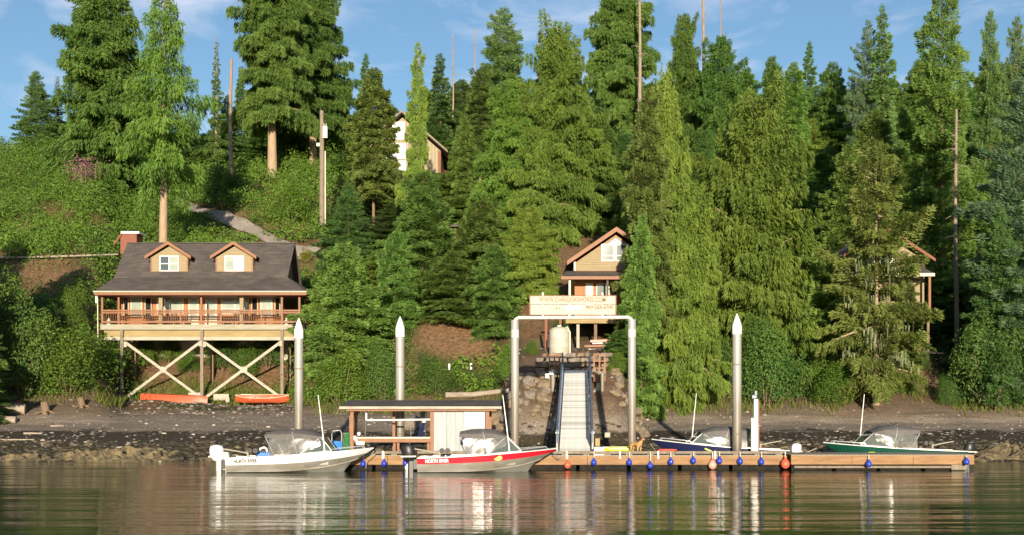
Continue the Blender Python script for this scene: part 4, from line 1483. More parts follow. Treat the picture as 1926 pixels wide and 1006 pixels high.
# two bays that stand out from the wall with angled sides
for c0, c1, c2, c3 in ((230.5, 245, 268.5, 288), (470, 489, 513.5, 529)):
    xa, xb, xc, xd = X(c0, YW), X(c1, YW - .62), X(c2, YW - .62), X(c3, YW)
    YF = YW - .62
    mb = MB()
    mb.prism([(xa, YW - .002, zd), (xb, YF, zd), (xc, YF, zd), (xd, YW - .002, zd)], (0, 0, ZE - .36 - zd))
    bay = mb.build('bay', m_cedar_wood, lodge)
    g_l, g_r = (m_glass_dark, m_glass_dark)
    z0, z1 = Z(593, 99.6), Z(558, 99.6)
    window_m(bay, xb + .12, xc - .12, z0, z1 + .10, YF, m_glass_pale, 1, m_cream)
    for (p, q, gm) in (((xa, YW), (xb, YF), g_l), ((xc, YF), (xd, YW), g_r)):
        L = math.hypot(q[0] - p[0], q[1] - p[1])
        dx, dy = (q[0] - p[0]) / L, (q[1] - p[1]) / L
        nx, ny = dy, -dx
        if ny > 0: nx, ny = -nx, -ny

        def T(x, y, z, p=p, dx=dx, dy=dy, nx=nx, ny=ny):
            off = -(y)
            return (p[0] + dx * x + nx * off, p[1] + dy * x + ny * off, z)
        window_m(bay, L * .24, L * .76, z0, z1 + .05, 0.0, gm, 1, m_cream, 0.06, bend=T)
window(lodge, 297, 343.5, 559.5, 588, YW, [m_glass_pale, m_glass_pale], 2, m_cream, 0.09, (0.22,))
window(lodge, 418, 466, 559.5, 588, YW, [m_glass_pale, m_glass_pale], 2, m_cream, 0.09, (0.30,))
for a, b in ((354.5, 374), (386, 408.5)):
    x0, x1, z1 = X(a, YW), X(b, YW), Z(560, YW)
    mb = MB()
    mb.box(x0, x0 + .16, YW - .07, YW + .01, zd, z1 + .10)
    mb.box(x1 - .16, x1, YW - .07, YW + .01, zd, z1 + .10)
    mb.box(x0 + .16, x1 - .16, YW - .07, YW + .01, z1 - .08, z1 + .10)
    mb.box(x0 + .16, x1 - .16, YW - .05, YW + .01, zd, zd + .75)
    dr = mb.build('door', m_cream, lodge)
    mb = MB()
    mb.box(x0 + .17, x1 - .17, YW - .03, YW - .005, zd + .76, z1 - .09)
    mb.build('pane', m_glass_pale, dr)
    mb = MB()
    mb.box(x1 - .27, x1 - .23, YW - .13, YW - .05, zd + .98, zd + 1.03)
    mb.build('handle', m_chrome, dr)
    mb = MB()
    mb.box(x0 - .02, x1 + .02, YW - .12, YW - .01, Z(554.5, YW), Z(550.5, YW))
    mb.build('door_lamp_board', m_trim, lodge)
# dormers
slope = (ZR - ZB) / (YR - YB)
for cpx in (318.6, 441):
    YF = 100.2
    cx = X(cpx, YF)
    zb_ = ZB + (YF - YB) * slope - .05
    hw = 1.64
    zp, ze = Z(457.3, 99.9), Z(484.5, 99.9)
    he = (X(483.8, 99.9) - X(398.7, 99.9)) / 2
    zi = zp - (zp - ze) * hw / he - 0.22
    back = YB + (zi - ZB) / slope + .3
    d = None
    mb = MB()
    mb.prism([(cx - hw, YF, zb_ - .2), (cx + hw, YF, zb_ - .2), (cx + hw, YF, zi), (cx, YF, zp - .28), (cx - hw, YF, zi)], (0, back - YF + .9, 0))
    d = mb.build('dormer', m_siding, lodge)
    mb = MB()
    lap_siding(mb, lambda z: (cx - hw + .12, cx + hw - .12) if z < zi else (cx - max(0, (zp - .28 - z) / (zp - .28 - zi)) * hw, cx + max(0, (zp - .28 - z) / (zp - .28 - zi)) * hw), 0, 0, zb_, zp - .3, YF - .004)
    mb.build('siding', m_siding, d, kind='stuff')
    mb = MB()
    for sgn in (-1, 1):
        mb.box(cx + sgn * hw - (.13 if sgn > 0 else 0), cx + sgn * hw + (0 if sgn > 0 else .13), YF - .045, YF - .002, zb_ + .02, zi)
    mb.box(cx - hw, cx + hw, YF - .06, YF - .003, zb_ - .06, zb_ + .02)
    mb.build('corner_board', m_trim, d)
    yb2 = YB + (zp - ZB) / slope + .25
    mb = MB()
    for sgn in (-1, 1):
        a, b = (cx, zp), (cx + sgn * he, ze)
        yb3 = YB + (ze - ZB) / slope + .2
        n_ = Vector((0, 0, .10))
        v1, v2 = Vector((a[0], YF - .42, a[1])), Vector((b[0], YF - .42, b[1]))
        v3, v4 = Vector((b[0], yb3, b[1])), Vector((a[0], yb2, a[1]))
        vs_ = [v1, v2, v3, v4, v1 + n_, v2 + n_, v3 + n_, v4 + n_]
        mb.add(vs_, [(0, 1, 2, 3), (7, 6, 5, 4), (0, 4, 5, 1), (1, 5, 6, 2), (2, 6, 7, 3)])
    mb.build('dormer_roof', m_shingle, d)
    mb = MB()
    for sgn in (-1, 1):
        mb.prism([(cx, YF - .50, zp + .12), (cx + sgn * (he + .04), YF - .50, ze + .10), (cx + sgn * (he + .04), YF - .50, ze - .17), (cx, YF - .50, zp - .17)], (0, .075, 0))
    mb.build('rake_board', m_trim, d)
    window_m(d, cx - .76, cx + .76, zb_ + .10, zb_ + 1.22, YF - .03, [m_glass, m_glass_pale] if cpx < 400 else [m_glass_pale, m_white], 2, m_white, 0.075, (0.45,) if cpx < 400 else (), name='window')

# porch deck, beams and stilts
m_rim = M('greyed_beam', (0.33, 0.31, 0.235), (0.25, 0.235, 0.175), 2.5, 0.8, stretch=(0.4, 1, 3))
xd0, xd1 = X(189, 97.5), X(573, 97.5)
mb = MB()
for k in range(19):
    mb.box(xd0 + .02, xd1 - .02, 97.62 + k * .16, 97.62 + k * .16 + .145, zd - .04, zd)
mb.build('deck_boards', m_deck_board, lodge, kind='stuff')
mb = MB()
mb.box(xd0, xd1, 97.48, 97.60, Z(619, 97.5), zd - .01)
mb.build('rim_beam', m_rim, lodge)
mb = MB()
mb.box(X(196, 97.8), X(553, 97.8), 97.80, 97.92, Z(633, 97.8), Z(619.3, 97.8))
mb.build('skirt_panel', m_plywood, lodge)
mb = MB()
mb.box(X(196, 97.75), X(553.5, 97.75), 97.66, 97.79, Z(639, 97.7), Z(632.8, 97.7))
mb.build('lower_beam', m_pale_wood, lodge)
mb = MB()
for k in range(24):
    x = xd0 + .3 + k * (xd1 - xd0 - .6) / 23
    mb.box(x - .025, x + .025, 97.95, 106, zd - .32, zd - .05)
mb.build('joists', m_grey_wood, lodge, kind='stuff')
mb = MB()
mb.box(xw0 + .2, xw1 - .2, 104.0, 106.2, zd - 3.2, zd - .06)
mb.build('rear_foundation', m_concrete, lodge)
posts = ((230, 752), (380.5, 748), (531, 741))
for px, pyb in posts:
    x = X(px, 97.7)
    for Y, dz in ((97.72, 0), (101.0, 0)):
        mb = MB()
        zb_ = Z(pyb, Y) if Y < 98 else ground(x, Y) - .2
        mb.box(x - .13, x + .13, Y - .2, Y - .08 if Y < 98 else Y + .06, zb_, zd - .05 if Y > 98 else Z(619.5, 97.7))
        mb.build('stilt', m_grey_wood if Y < 98 else m_bark, lodge)
    mb = MB()
    mb.box(x - .48, x + .48, 97.2, 98.1, ground(x, 97.7) - .4, Z(pyb, 97.7) + .003)
    mb.build('footing', m_concrete, lodge)
for a, b in ((236, 376), (385, 527)):
    c = (a + b) / 2 + (0 if a < 300 else 2)
    for p0, p1 in (((a, 643), (b, 746)), ((a, 748), (b, 643))):
        mb = MB()
        yy = 97.44 if p0[1] < 700 else 97.40
        mb.bar(P(*p0, yy), P(*p1, yy), 0.045, 0.30, up=(0, 1, 0)) if False else mb.bar(P(*p0, yy), P(*p1, yy), 0.06, 0.23)
        mb.build('cross_brace', m_pale_wood, lodge)
    mb = MB()
    mb.cbox(P(c + 1, 694.5, 97.36), (0.55, 0.05, 0.52))
    for q in ((a - .5, 646.5), (b + 1, 645)):
        mb.cbox(P(*q, 97.36), (0.26, 0.05, 0.46))
    mb.build('gusset_plate', m_pale_wood, lodge)
# porch posts and railing
for px in (191, 222, 377.5, 529.5, 562.5):
    x = X(px, 97.4)
    mb = MB()
    mb.box(x - .085, x + .085, 97.53, 97.70, zd, ZE - .33)
    mb.build('porch_post', m_trim, lodge)
for px in (301, 453.5):
    x = X(px, 97.6)
    mb = MB()
    mb.box(x - .16, x + .16, 97.74, 98.02, zd, ZE - .36)
    mb.box(x - .34, x + .34, 97.68, 98.08, ZE - .46, ZE - .35)
    mb.build('porch_column', m_siding, lodge)
for px in (267, 338.5, 414.5, 491.5):
    x = X(px, 97.4)
    mb = MB()
    mb.box(x - .06, x + .06, 97.54, 97.66, zd, Z(584, 97.4))
    mb.build('rail_post', m_trim, lodge)
ztop, zbot = Z(583.5, 97.4), Z(605.5, 97.4)
for za, zb_, w in ((ztop - .05, ztop + .10, .16), (ztop - .22, ztop - .10, .06), (zbot - .03, zbot + .13, .10)):
    mb = MB()
    mb.box(X(190, 97.4), X(563, 97.4), 97.51 - w * .1, 97.51 + w, za, zb_)
    mb.build('handrail', m_trim, lodge)
mb = MB()
x = X(193, 97.4)
while x < X(561, 97.4):
    mb.box(x - .013, x + .013, 97.535, 97.565, zbot + .13, ztop - .2)
    x += 0.15
mb.build('balusters', m_trim, lodge, kind='stuff')
for za in (ztop, zbot):
    mb = MB()
    mb.box(X(562.6, 97.4) + .09, X(562.6, 97.4) + .17, 97.7, 108, za - .05, za + .10)
    mb.build('side_handrail', m_trim, lodge)
for k in range(3):
    mb = MB()
    x = X(562.5, 97.4)
    mb.box(x - .085, x + .085, 100.2 + k * 2.8, 100.37 + k * 2.8, zd, ZE - .33)
    mb.build('porch_post', m_trim, lodge)
mb = MB()
mb.box(xw1 + .05, xd1, 100.7, 108, zd - .3, zd)
mb.build('side_deck', m_deck_board, lodge)
mb = MB()
mb.cbox(P(181.5, 562, 97.2), (0.14, 0.14, 0.62))
mb.build('porch_lamp', m_white, lodge)

# things standing on the porch
def patio_chair(px, Y, rz, label):
    t = thing('patio_chair', label, 'chair', (X(px, Y), Y, zd), 'dark chairs on the lodge porch')
    t.rotation_euler = (0, 0, rz)
    ORG[t.name] = Vector((0, 0, 0))
    MB().box(-.25, .25, -.25, .25, .40, .45).build('seat', m_dark, t)
    mb = MB()
    for k in range(5):
        mb.bar((-.2 + k * .1, .24, .45), (-.22 + k * .11, .36, 1.0), .05, .03)
    mb.bar((-.27, .36, 1.0), (.27, .36, 1.0), .05, .07)
    mb.build('backrest', m_dark, t)
    for sx in (-.22, .22):
        for sy in (-.22, .22):
            MB().box(sx - .025, sx + .025, sy - .025, sy + .025, 0, .40).build('leg', m_dark, t)
    for sx in (-.27, .27):
        mb = MB()
        mb.box(sx - .03, sx + .03, -.26, .30, .62, .66)
        mb.box(sx - .025, sx + .025, -.25, -.20, .44, .62)
        mb.build('armrest', m_dark, t)
    return t


for px, rz, lab in ((283, 2.2, 'dark porch chair in front of the left bay window'), (308, 1.2, 'dark porch chair left of the left porch table'), (327, -2.8, 'dark porch chair at the middle of the left double window'),
                    (346, -1.4, 'dark porch chair right of the left porch table, beside the left door'), (421, 1.4, 'dark porch chair left of the right porch table, beside the right door'), (447, 3.0, 'dark porch chair at the middle of the right double window'), (468, -1.8, 'dark porch chair in front of the right bay window'),
                    (541, 2.4, 'dark porch chair at the right end of the porch')):
    patio_chair(px, 98.6, rz, lab)
for px, lab in ((318, 'round dark porch table before the left double window'), (435, 'round dark porch table before the right double window')):
    Y = 98.9
    t = thing('patio_table', lab, 'table', (X(px, Y), Y, zd))
    c = ORG[t.name]
    MB().lathe([(.02, .70), (.55, .70), (.56, .72), (.55, .745), (.02, .745)], c, 16).build('table_top', m_dark, t, smooth=True)
    MB().lathe([(.30, 0), (.28, .03), (.05, .06), (.04, .69)], c, 10).build('pedestal', m_dark, t, smooth=True)
for px, lab in ((204.5, 'white lantern standing at the left end of the lodge porch'), (538.5, 'white lantern standing at the right end of the lodge porch')):
    Y = 97.9
    t = thing('lantern', lab, 'lantern', (X(px, Y), Y, zd))
    c = ORG[t.name]
    MB().lathe([(.16, 0), (.17, .05), (.14, .08), (.14, .30), (.17, .34)], c, 8).build('body', m_white, t)
    MB().lathe([(.18, .34), (.07, .46), (.05, .54), (.01, .58)], c, 8).build('cap', m_white, t)
for px, lab in ((309.5, 'dark wind chime hanging over the left half of the porch'), (459, 'dark wind chime hanging over the right half of the porch')):
    Y = 98.2
    t = thing('wind_chime', lab, 'wind chime', P(px, 582, Y))
    mb = MB()
    mb.tube([P(px, 550, Y), P(px, 556, Y)], .015, 5)
    mb.build('cord', m_dark, t)
    mb = MB()
    for k in range(5):
        a = k * 1.256
        o = Vector((.07 * math.cos(a), .07 * math.sin(a), 0))
        mb.tube([P(px, 556, Y) + o, P(px, 578 - k, Y) + o], .028, 6)
    mb.build('tubes', m_dark, t)
    MB().lathe([(.12, 0), (.13, .05), (.02, .09)], P(px, 556.5, Y), 10).build('ring', m_dark, t)

# small red shed with a pale flat roof behind the left end of the ridge
t = thing('red_shed', 'small red box shed with a pale flat roof behind the left end of the lodge', 'shed', (X(243, 112), 112, Z(470, 112)))
x0, x1 = X(226.5, 112), X(257, 112)
MB().box(x0, x1, 112, 113.8, Z(478, 112), Z(440.5, 112)).build('wall', m_red_wood, t)
MB().box(x0 + .1, x1 + .30, 111.8, 114, Z(440.4, 112), Z(436.5, 112)).build('roof', m_white, t)
mb = MB()
mb.bar((x0 - .6, 111.9, Z(461, 112)), (x0 + .15, 111.9, Z(441, 112)), .12, .16)
mb.build('brace', m_red_wood, t)
# log along the top of the bare strip
mb = MB()
mb.tube([(X(-60, 115), 115, ground(X(-60, 115), 115) + .3), (X(80, 115), 114.6, Z(484, 114.6)), (X(222, 115), 115, Z(479, 115))], [.10, .11, .08], 8)
mb.top('guard_log', m_drift, 'long log lying along the top of the bare strip of earth at the left', 'log', smooth=True)
# stairs rail right of the lodge
t = thing('walkway_railing', 'short red brown plank railing right of the lodge porch', 'railing', (X(592, 99), 99, Z(618, 99)))
for py in (593, 603.5, 613):
    mb = MB()
    mb.bar(P(579, py, 99), P(612, py + 1, 99.3), .05, .20)
    mb.build('rail', m_red_wood, t)
for px in (582, 608):
    mb = MB()
    mb.box(X(px, 99.1) - .07, X(px, 99.1) + .07, 99.25, 99.38, ground(X(px, 99), 99.3) - .2, Z(590, 99))
    mb.build('post', m_red_wood, t)


# canoes, planks under the lodge
def canoe(name, label, L, W, H, mat, over=False, thick=0.05):
    t = thing(name, label, 'canoe')
    rows = []
    n = 18
    sec = [(-1, 1), (-.92, .45), (-.62, .10), (0, 0), (.62, .10), (.92, .45), (1, 1)]
    for i in range(n + 1):
        s = -1 + 2 * i / n
        w = W / 2 * max(0.02, (1 - abs(s) ** 2.4))
        rise = 0.22 * H * abs(s) ** 3
        rows.append([(s * L / 2, a * w, b * (H + rise) + 0.10 * H * abs(s) ** 4 * (1 - b)) for a, b in sec])
    mb = MB().loft(rows)
    inner = [[(p[0] * .985, p[1] * .9, p[2] * .96 + .03) for p in r_] for r_ in rows]
    mb.loft(inner)
    mb.build('hull', mat, t, smooth=True)
    mb = MB()
    for k in (0, 6):
        mb.tube([r_[k] for r_ in rows], 0.028, 5)
    mb.build('gunwale', m_cream, t)
    for s in (-.35, .3):
        mb = MB()
        w = W / 2 * (1 - abs(s) ** 2.4) * .95
        mb.box(s * L / 2 - .12, s * L / 2 + .12, -w, w, H * .72, H * .78)
        mb.build('thwart', m_cream, t)
    return t


t = canoe('canoe', 'long orange canoe lying bottom up on the beach under the left half of the lodge', 6.0, 0.95, 0.72, m_orange_boat)
Y = 96.4
t.location = (X(327, Y), Y, Z(748.0, Y) + .34)
t.rotation_euler = (math.pi, R(2.4), R(-9))
t = canoe('canoe', 'orange open boat lying upright in the grass under the right half of the lodge', 4.6, 1.3, 0.55, m_orange_boat)
t.location = (X(494, Y), Y, Z(756.5, Y))
t.rotation_euler = (R(14), 0, R(-4))
for px, py, Y, sx, sy, sz, rz, m_, name, lab, cat in (
        (313, 765, 94.5, 1.55, .35, .26, .05, m_pale_wood, 'timber_block', 'pale timber block lying on the beach before the left canoe', 'timber'),
        (417, 746, 97.9, 1.3, .5, .55, .02, m_concrete, 'footing_block', 'pale concrete block right of the middle stilt', 'block'),
        (370, 743, 97.9, 1.3, .5, .5, .0, m_concrete, 'footing_block', 'pale concrete block left of the middle stilt', 'block'),
        (463, 741.5, 97.8, .9, .4, .10, .15, m_white, 'board', 'pale board lying on the open orange boat', 'board'),
        (266, 763.5, 95.0, .7, .5, .26, .4, m_white, 'fish_tote', 'small white lump of plastic on the beach by the left footing', 'tote'),
        (428, 751, 97.0, .3, .3, .45, .3, m_pale_wood, 'timber_block', 'small pale post end in the grass left of the open orange boat', 'timber')):
    mb = MB()
    mb.cbox((X(px, Y), Y, Z(py, Y)), (sx, sy, sz), rz)
    mb.top(name, m_, lab, cat, bevel=0.02)
mb = MB()
mb.tube([P(243, 745, 97.2), P(249, 760, 96.6), P(258, 764, 95.6), P(300, 764, 95.4)], .022, 5)
mb.top('mooring_rope', m_rope, 'pale rope trailing from the left stilt onto the beach', 'rope', smooth=True)

# ------------------------------------------------------------------ the gabled cabin above the gangway
YC = 88.0
zdc = Z(598, 86)
cabin = thing('gabled_cabin', 'small cabin with beige siding, orange gable trim and a porch, half hidden behind the sign', 'cabin', (X(1158, YC), YC, zdc))
cx, zp, ze = X(1158, YC), Z(434, YC), Z(496.5, YC)
he = cx - X(1067, YC)
hw = cx - X(1081, YC)
sl = (zp - ze) / he
mb = MB()
zw = zp - .35 - sl * hw
mb.prism([(cx - hw, YC, zdc), (cx + hw, YC, zdc), (cx + hw, YC, zw), (cx, YC, zp - .35), (cx - hw, YC, zw)], (0, 9, 0))
mb.build('wall', m_cedar_wood, cabin)
zs0 = Z(508, YC)
mb = MB()
lap_siding(mb, lambda z: (cx - min(hw - .1, max(0, (zp - .4 - z) / sl)), cx + min(hw - .1, max(0, (zp - .4 - z) / sl))), 0, 0, zs0, zp - .4, YC - .004, 0.19)
mb.build('siding', m_siding, cabin, kind='stuff')
mb = MB()
for sgn in (-1, 1):
    mb.box(cx + sgn * hw - .07, cx + sgn * hw + .07, YC - .05, YC - .003, zs0, zw + .1)
mb.build('corner_board', m_cream, cabin)
mb = MB()
n_ = Vector((0, 0, .14))
for sgn in (-1, 1):
    v1, v2 = Vector((cx, YC - .7, zp - .02)), Vector((cx + sgn * he, YC - .7, ze - .02))
    v3, v4 = v2 + Vector((0, 10.4, 0)), v1 + Vector((0, 10.4, 0))
    vs_ = [v1, v2, v3, v4, v1 + n_, v2 + n_, v3 + n_, v4 + n_]
    mb.add(vs_, [(0, 1, 2, 3), (7, 6, 5, 4), (0, 4, 5, 1), (1, 5, 6, 2), (2, 6, 7, 3), (3, 7, 4, 0)])
mb.build('roof', m_shingle, cabin)
mb = MB()
for sgn in (-1, 1):
    mb.prism([(cx, YC - .78, zp + .16), (cx + sgn * (he + .05), YC - .78, ze + .14), (cx + sgn * (he + .05), YC - .78, ze - .20), (cx, YC - .78, zp - .20)], (0, .075, 0))
mb.build('rake_board', m_trim, cabin)
window(cabin, 1133, 1153, 462, 490, YC - .03, m_glass, 1, m_white, 0.085, (0.30,))
window(cabin, 1159, 1180, 462, 490, YC - .03, m_glass, 1, m_white, 0.085, (0.30,))
mb = MB()
mb.prism([(cx - 1.0, YC - .035, zp - 1.35), (cx + 1.0, YC - .035, zp - 1.35), (cx, YC - .035, zp - .55)], (0, .03, 0))
mb.build('gable_vent', m_rail_steel, cabin)
# its porch
Yp = 86.0
xp0, xp1 = X(1056, Yp), X(1250, Yp)
mb = MB()
a0, a1 = Z(509, YC), Z(519, Yp)
mb.add([(xp0, Yp, a1), (xp1, Yp, a1), (xp1, YC - .05, a0), (xp0 + .4, YC - .05, a0), (xp0, Yp, a1 - .1), (xp1, Yp, a1 - .1), (xp1, YC - .05, a0 - .1), (xp0 + .4, YC - .05, a0 - .1)],
       [(0, 1, 2, 3), (7, 6, 5, 4), (0, 4, 5, 1), (1, 5, 6, 2), (3, 7, 4, 0)])
mb.build('porch_roof', m_shingle, cabin)
mb = MB()
mb.box(xp0 - .03, xp1 + .03, Yp - .07, Yp - .004, a1 - .22, a1 + .01)
mb.build('fascia', m_trim, cabin)
for px, m_ in ((1071.5, m_cream), (1142.5, m_dark), (1215, m_cream)):
    mb = MB()
    x = X(px, Yp + .3)
    mb.box(x - .075, x + .075, Yp + .25, Yp + .40, zdc, a1 - .1)
    mb.build('porch_post', m_, cabin)
mb = MB()
mb.box(X(1066, Yp), xp1 - .2, Yp + .1, YC - .01, zdc - .08, zdc)
mb.build('porch_deck', m_deck_board, cabin)
mb = MB()
mb.box(X(1064, Yp), xp1 - .2, Yp, Yp + .09, Z(607, Yp), Z(597, Yp))
mb.build('rim_beam', m_plywood, cabin)
mb = MB()
mb.box(X(1026, Yp), X(1066, Yp), Yp - .1, Yp + .02, Z(597, Yp), Z(591, Yp))
mb.build('landing_rail', m_red_wood, cabin)
for px, m_ in ((1087, m_pale_wood), (1120, m_bark), (1175, m_pale_wood)):
    mb = MB()
    x = X(px, Yp + .5)
    mb.box(x - .11, x + .11, Yp + .4, Yp + .62, ground(x, Yp + .5) - .3, zdc - .09)
    mb.build('stilt', m_, cabin)
window(cabin, 1104, 1113, 534, 572, YC - .02, m_glass_pale, 1, m_cream, 0.10, name='door_window')
window(cabin, 1123, 1139, 534, 556, YC - .02, m_glass, 1, m_cream, 0.06)
window(cabin, 1146, 1160, 534, 556, YC - .02, m_glass, 1, m_cream, 0.06)
mb = MB()
for k in range(9):
    x = cx - hw + .15 + k * .26
    mb.box(x - .02, x + .02, YC - .03, YC - .002, zdc, zs0 - .5)
mb.build('battens', m_cedar_wood, cabin, kind='stuff')
for px in (1027, 1054):
    mb = MB()
    x = X(px, 84)
    mb.box(x - .09, x + .09, 83.9, 84.08, ground(x, 84) - .3, Z(592, 84))
    mb.top('timber_post', m_red_wood, 'red brown timber post left of the water tank' if px < 1040 else 'red brown timber post directly behind the water tank', 'post')
# things under it
c = P(1052, 660, 80.5)
c.z = min(c.z, ground(c.x, c.y) + .05)
hT = Z(613, 80.5) - c.z
t = thing('water_tank', 'cream cylindrical water tank with a domed top above the gangway', 'tank', c)
r_ = 19 * 80.5 / F
MB().lathe([(r_ * .98, 0), (r_, .05), (r_, hT * .30), (r_ * 1.015, hT * .31), (r_ * 1.015, hT * .34), (r_, hT * .35), (r_, hT * .60), (r_ * 1.015, hT * .61), (r_ * 1.015, hT * .64), (r_, hT * .65), (r_, hT * .84),
            (r_ * .93, hT * .90), (r_ * .70, hT * .955), (r_ * .3, hT * .99), (r_ * .02, hT)], c, 26).build('tank_shell', m_tank, t, smooth=True)
MB().lathe([(.16, hT * .96), (.16, hT + .07), (.02, hT + .09)], c, 12).build('lid', m_cream, t, smooth=True)
mb = MB()
mb.tube([c + Vector((.34, -.1, hT * .93)), c + Vector((.55, -.25, hT * .98)), c + Vector((r_ + .02, -.3, hT * .8)), c + Vector((r_ + .03, -.3, .1))], .05, 6)
mb.build('filler_pipe', m_cream, t, smooth=True)
for k, (px0, px1, py, m_, lab, n_) in enumerate(((1094, 1150, 657, m_pale_wood, 'lowest pale plank of the stack under the gabled cabin', 'plank'), (1099, 1158, 650.5, m_trim, 'orange plank in the middle of the stack under the gabled cabin', 'plank'),
                                           (1130, 1160, 656, m_white, 'white plank end at the right of the stack under the gabled cabin', 'plank'), (1114, 1156, 644, m_white, 'white plank near the top of the stack under the gabled cabin', 'plank'), (1110, 1150, 641, m_buoy_red, 'red plank on top of the stack under the gabled cabin', 'plank'))):
    mb = MB()
    Y = 85.2 + .25 * (k % 2)
    mb.bar(P(px0, py, Y), P(px1, py - 1.5, Y), .4, .17)
    mb.top('plank', m_, lab, 'plank')
# dry stone wall that carries the gangway's upper end
wall_t = thing('stone_wall', 'low wall of broad flat stones behind the top of the gangway', 'stone wall', (X(1062, 77.5), 77.5, Z(690, 77.5)))
rs = random.Random(9)
m_rock_brown = M('brown_rock', (0.23, 0.165, 0.105), (0.13, 0.095, 0.065), 2.0, 0.9, bump=0.8, bscale=6)
for r_i, (py0, py1) in enumerate(((702, 690), (690, 681), (681, 671), (671, 662))):
    px = 1002 + rs.uniform(0, 9) + r_i * 3
    while px < 1146:
        w = rs.uniform(13, 30)
        Y = 76.6 + r_i * .5 + rs.uniform(-.15, .15)
        a, b = X(px + .6, Y), X(px + w - .6, Y)
        z0, z1 = Z(py0 - .6, Y), Z(py1 + .6, Y)
        mb = MB()
        e = [rs.uniform(-.13, .13) for _ in range(8)]
        mb.prism([(a + e[0], Y + e[1], z0), (b + e[2], Y + e[3], z0 + e[4] * .4), (b + e[5], Y + e[6], z1), (a + .1 + e[7], Y, z1 + e[1] * .5)], (0, .7, 0))
        mb.build('stone', m_rock_brown if rs.random() < .6 else m_rock_grey, wall_t, bevel=.06)
        px += w

# ------------------------------------------------------------------ the cabin behind the mossy spruce
YK = 94.0
cab2 = thing('hidden_cabin', 'cabin with a steep gable almost hidden behind the mossy spruce', 'cabin', (X(1662, YK), YK, Z(655, YK)))
cx, zp, ze = X(1662, YK), Z(432, YK), Z(492, YK)
he = X(1752, YK) - cx
hw = he - .6
sl = (zp - ze) / he
zdk = Z(600, YK)
zw = zp - .35 - sl * hw
MB().prism([(cx - hw, YK, zdk), (cx + hw, YK, zdk), (cx + hw, YK, zw), (cx, YK, zp - .35), (cx - hw, YK, zw)], (0, 9, 0)).build('wall', m_siding, cab2)
mb = MB()
n_ = Vector((0, 0, .14))
for sgn in (-1, 1):
    v1, v2 = Vector((cx, YK - .7, zp)), Vector((cx + sgn * he, YK - .7, ze))
    v3, v4 = v2 + Vector((0, 10.4, 0)), v1 + Vector((0, 10.4, 0))
    vs_ = [v1, v2, v3, v4, v1 + n_, v2 + n_, v3 + n_, v4 + n_]
    mb.add(vs_, [(0, 1, 2, 3), (7, 6, 5, 4), (0, 4, 5, 1), (1, 5, 6, 2), (2, 6, 7, 3), (3, 7, 4, 0)])
mb.build('roof', m_shingle, cab2)
mb = MB()
for sgn in (-1, 1):
    mb.prism([(cx, YK - .78, zp + .16), (cx + sgn * (he + .05), YK - .78, ze + .14), (cx + sgn * (he + .05), YK - .78, ze - .12), (cx, YK - .78, zp - .12)], (0, .075, 0))
mb.build('rake_board', m_red_wood, cab2)
window(cab2, 1641, 1656, 470, 494, YK - .03, m_glass_pale, 1, m_white, .12, (.4,))
window(cab2, 1660, 1676, 470, 494, YK - .03, m_glass, 1, m_white, .12, (.4,))
mb = MB()
Yp = 92.0
a0, a1 = Z(499, YK), Z(513, Yp)
xa, xb = X(1560, Yp), X(1757, Yp)
mb.add([(xa, Yp, a1), (xb, Yp, a1), (xb - .4, YK - .05, a0), (xa, YK - .05, a0), (xa, Yp, a1 - .1), (xb, Yp, a1 - .1), (xb - .4, YK - .05, a0 - .1), (xa, YK - .05, a0 - .1)],
       [(0, 1, 2, 3), (7, 6, 5, 4), (0, 4, 5, 1), (1, 5, 6, 2), (3, 7, 4, 0)])
mb.build('porch_roof', m_shingle, cab2)
MB().box(xa, xb + .03, Yp - .07, Yp - .004, a1 - .24, a1 + .01).build('fascia', m_cream, cab2)
for px in (1575, 1700, 1748):
    x = X(px, Yp + .3)
    MB().box(x - .09, x + .09, Yp + .2, Yp + .38, zdk, a1 - .1).build('porch_post', m_trim, cab2)
MB().box(X(1572, Yp), X(1752, Yp), Yp + .05, YK - .01, zdk - .2, zdk).build('porch_deck', m_red_wood, cab2)
MB().box(X(1650, YK), X(1706, YK), YK - .4, YK + .9, Z(662, YK), zdk - .21).build('foundation', m_concrete, cab2)
for px in (1580, 1648, 1708, 1745):
    x = X(px, Yp + .3)
    MB().box(x - .1, x + .1, Yp + .2, Yp + .4, ground(x, Yp + .3) - .3, zdk - .21).build('stilt', m_bark, cab2)
window(cab2, 1636, 1648, 545, 572, YK - .02, m_glass_dark, 1, m_white, .07)
t = thing('barrel', 'small white barrel with a red end lying under the hidden cabin', 'barrel', P(1727, 658, 91.8))
c = P(1724, 653, 91.8)
mb = MB()
mb.tube([c + Vector((-.35, 0, 0)), c + Vector((.18, 0, 0))], .30, 14)
mb.build('drum', m_white, t, smooth=True)
mb = MB()
mb.tube([c + Vector((.185, 0, 0)), c + Vector((.30, 0, 0))], .31, 14)
mb.build('red_end', m_buoy_red, t, smooth=True)
mb = MB()
mb.tube([P(1735, 660, 91.3), P(1775, 664, 91)], .09, 6)
mb.top('fallen_pole', m_drift, 'pale fallen pole lying right of the white barrel', 'pole')

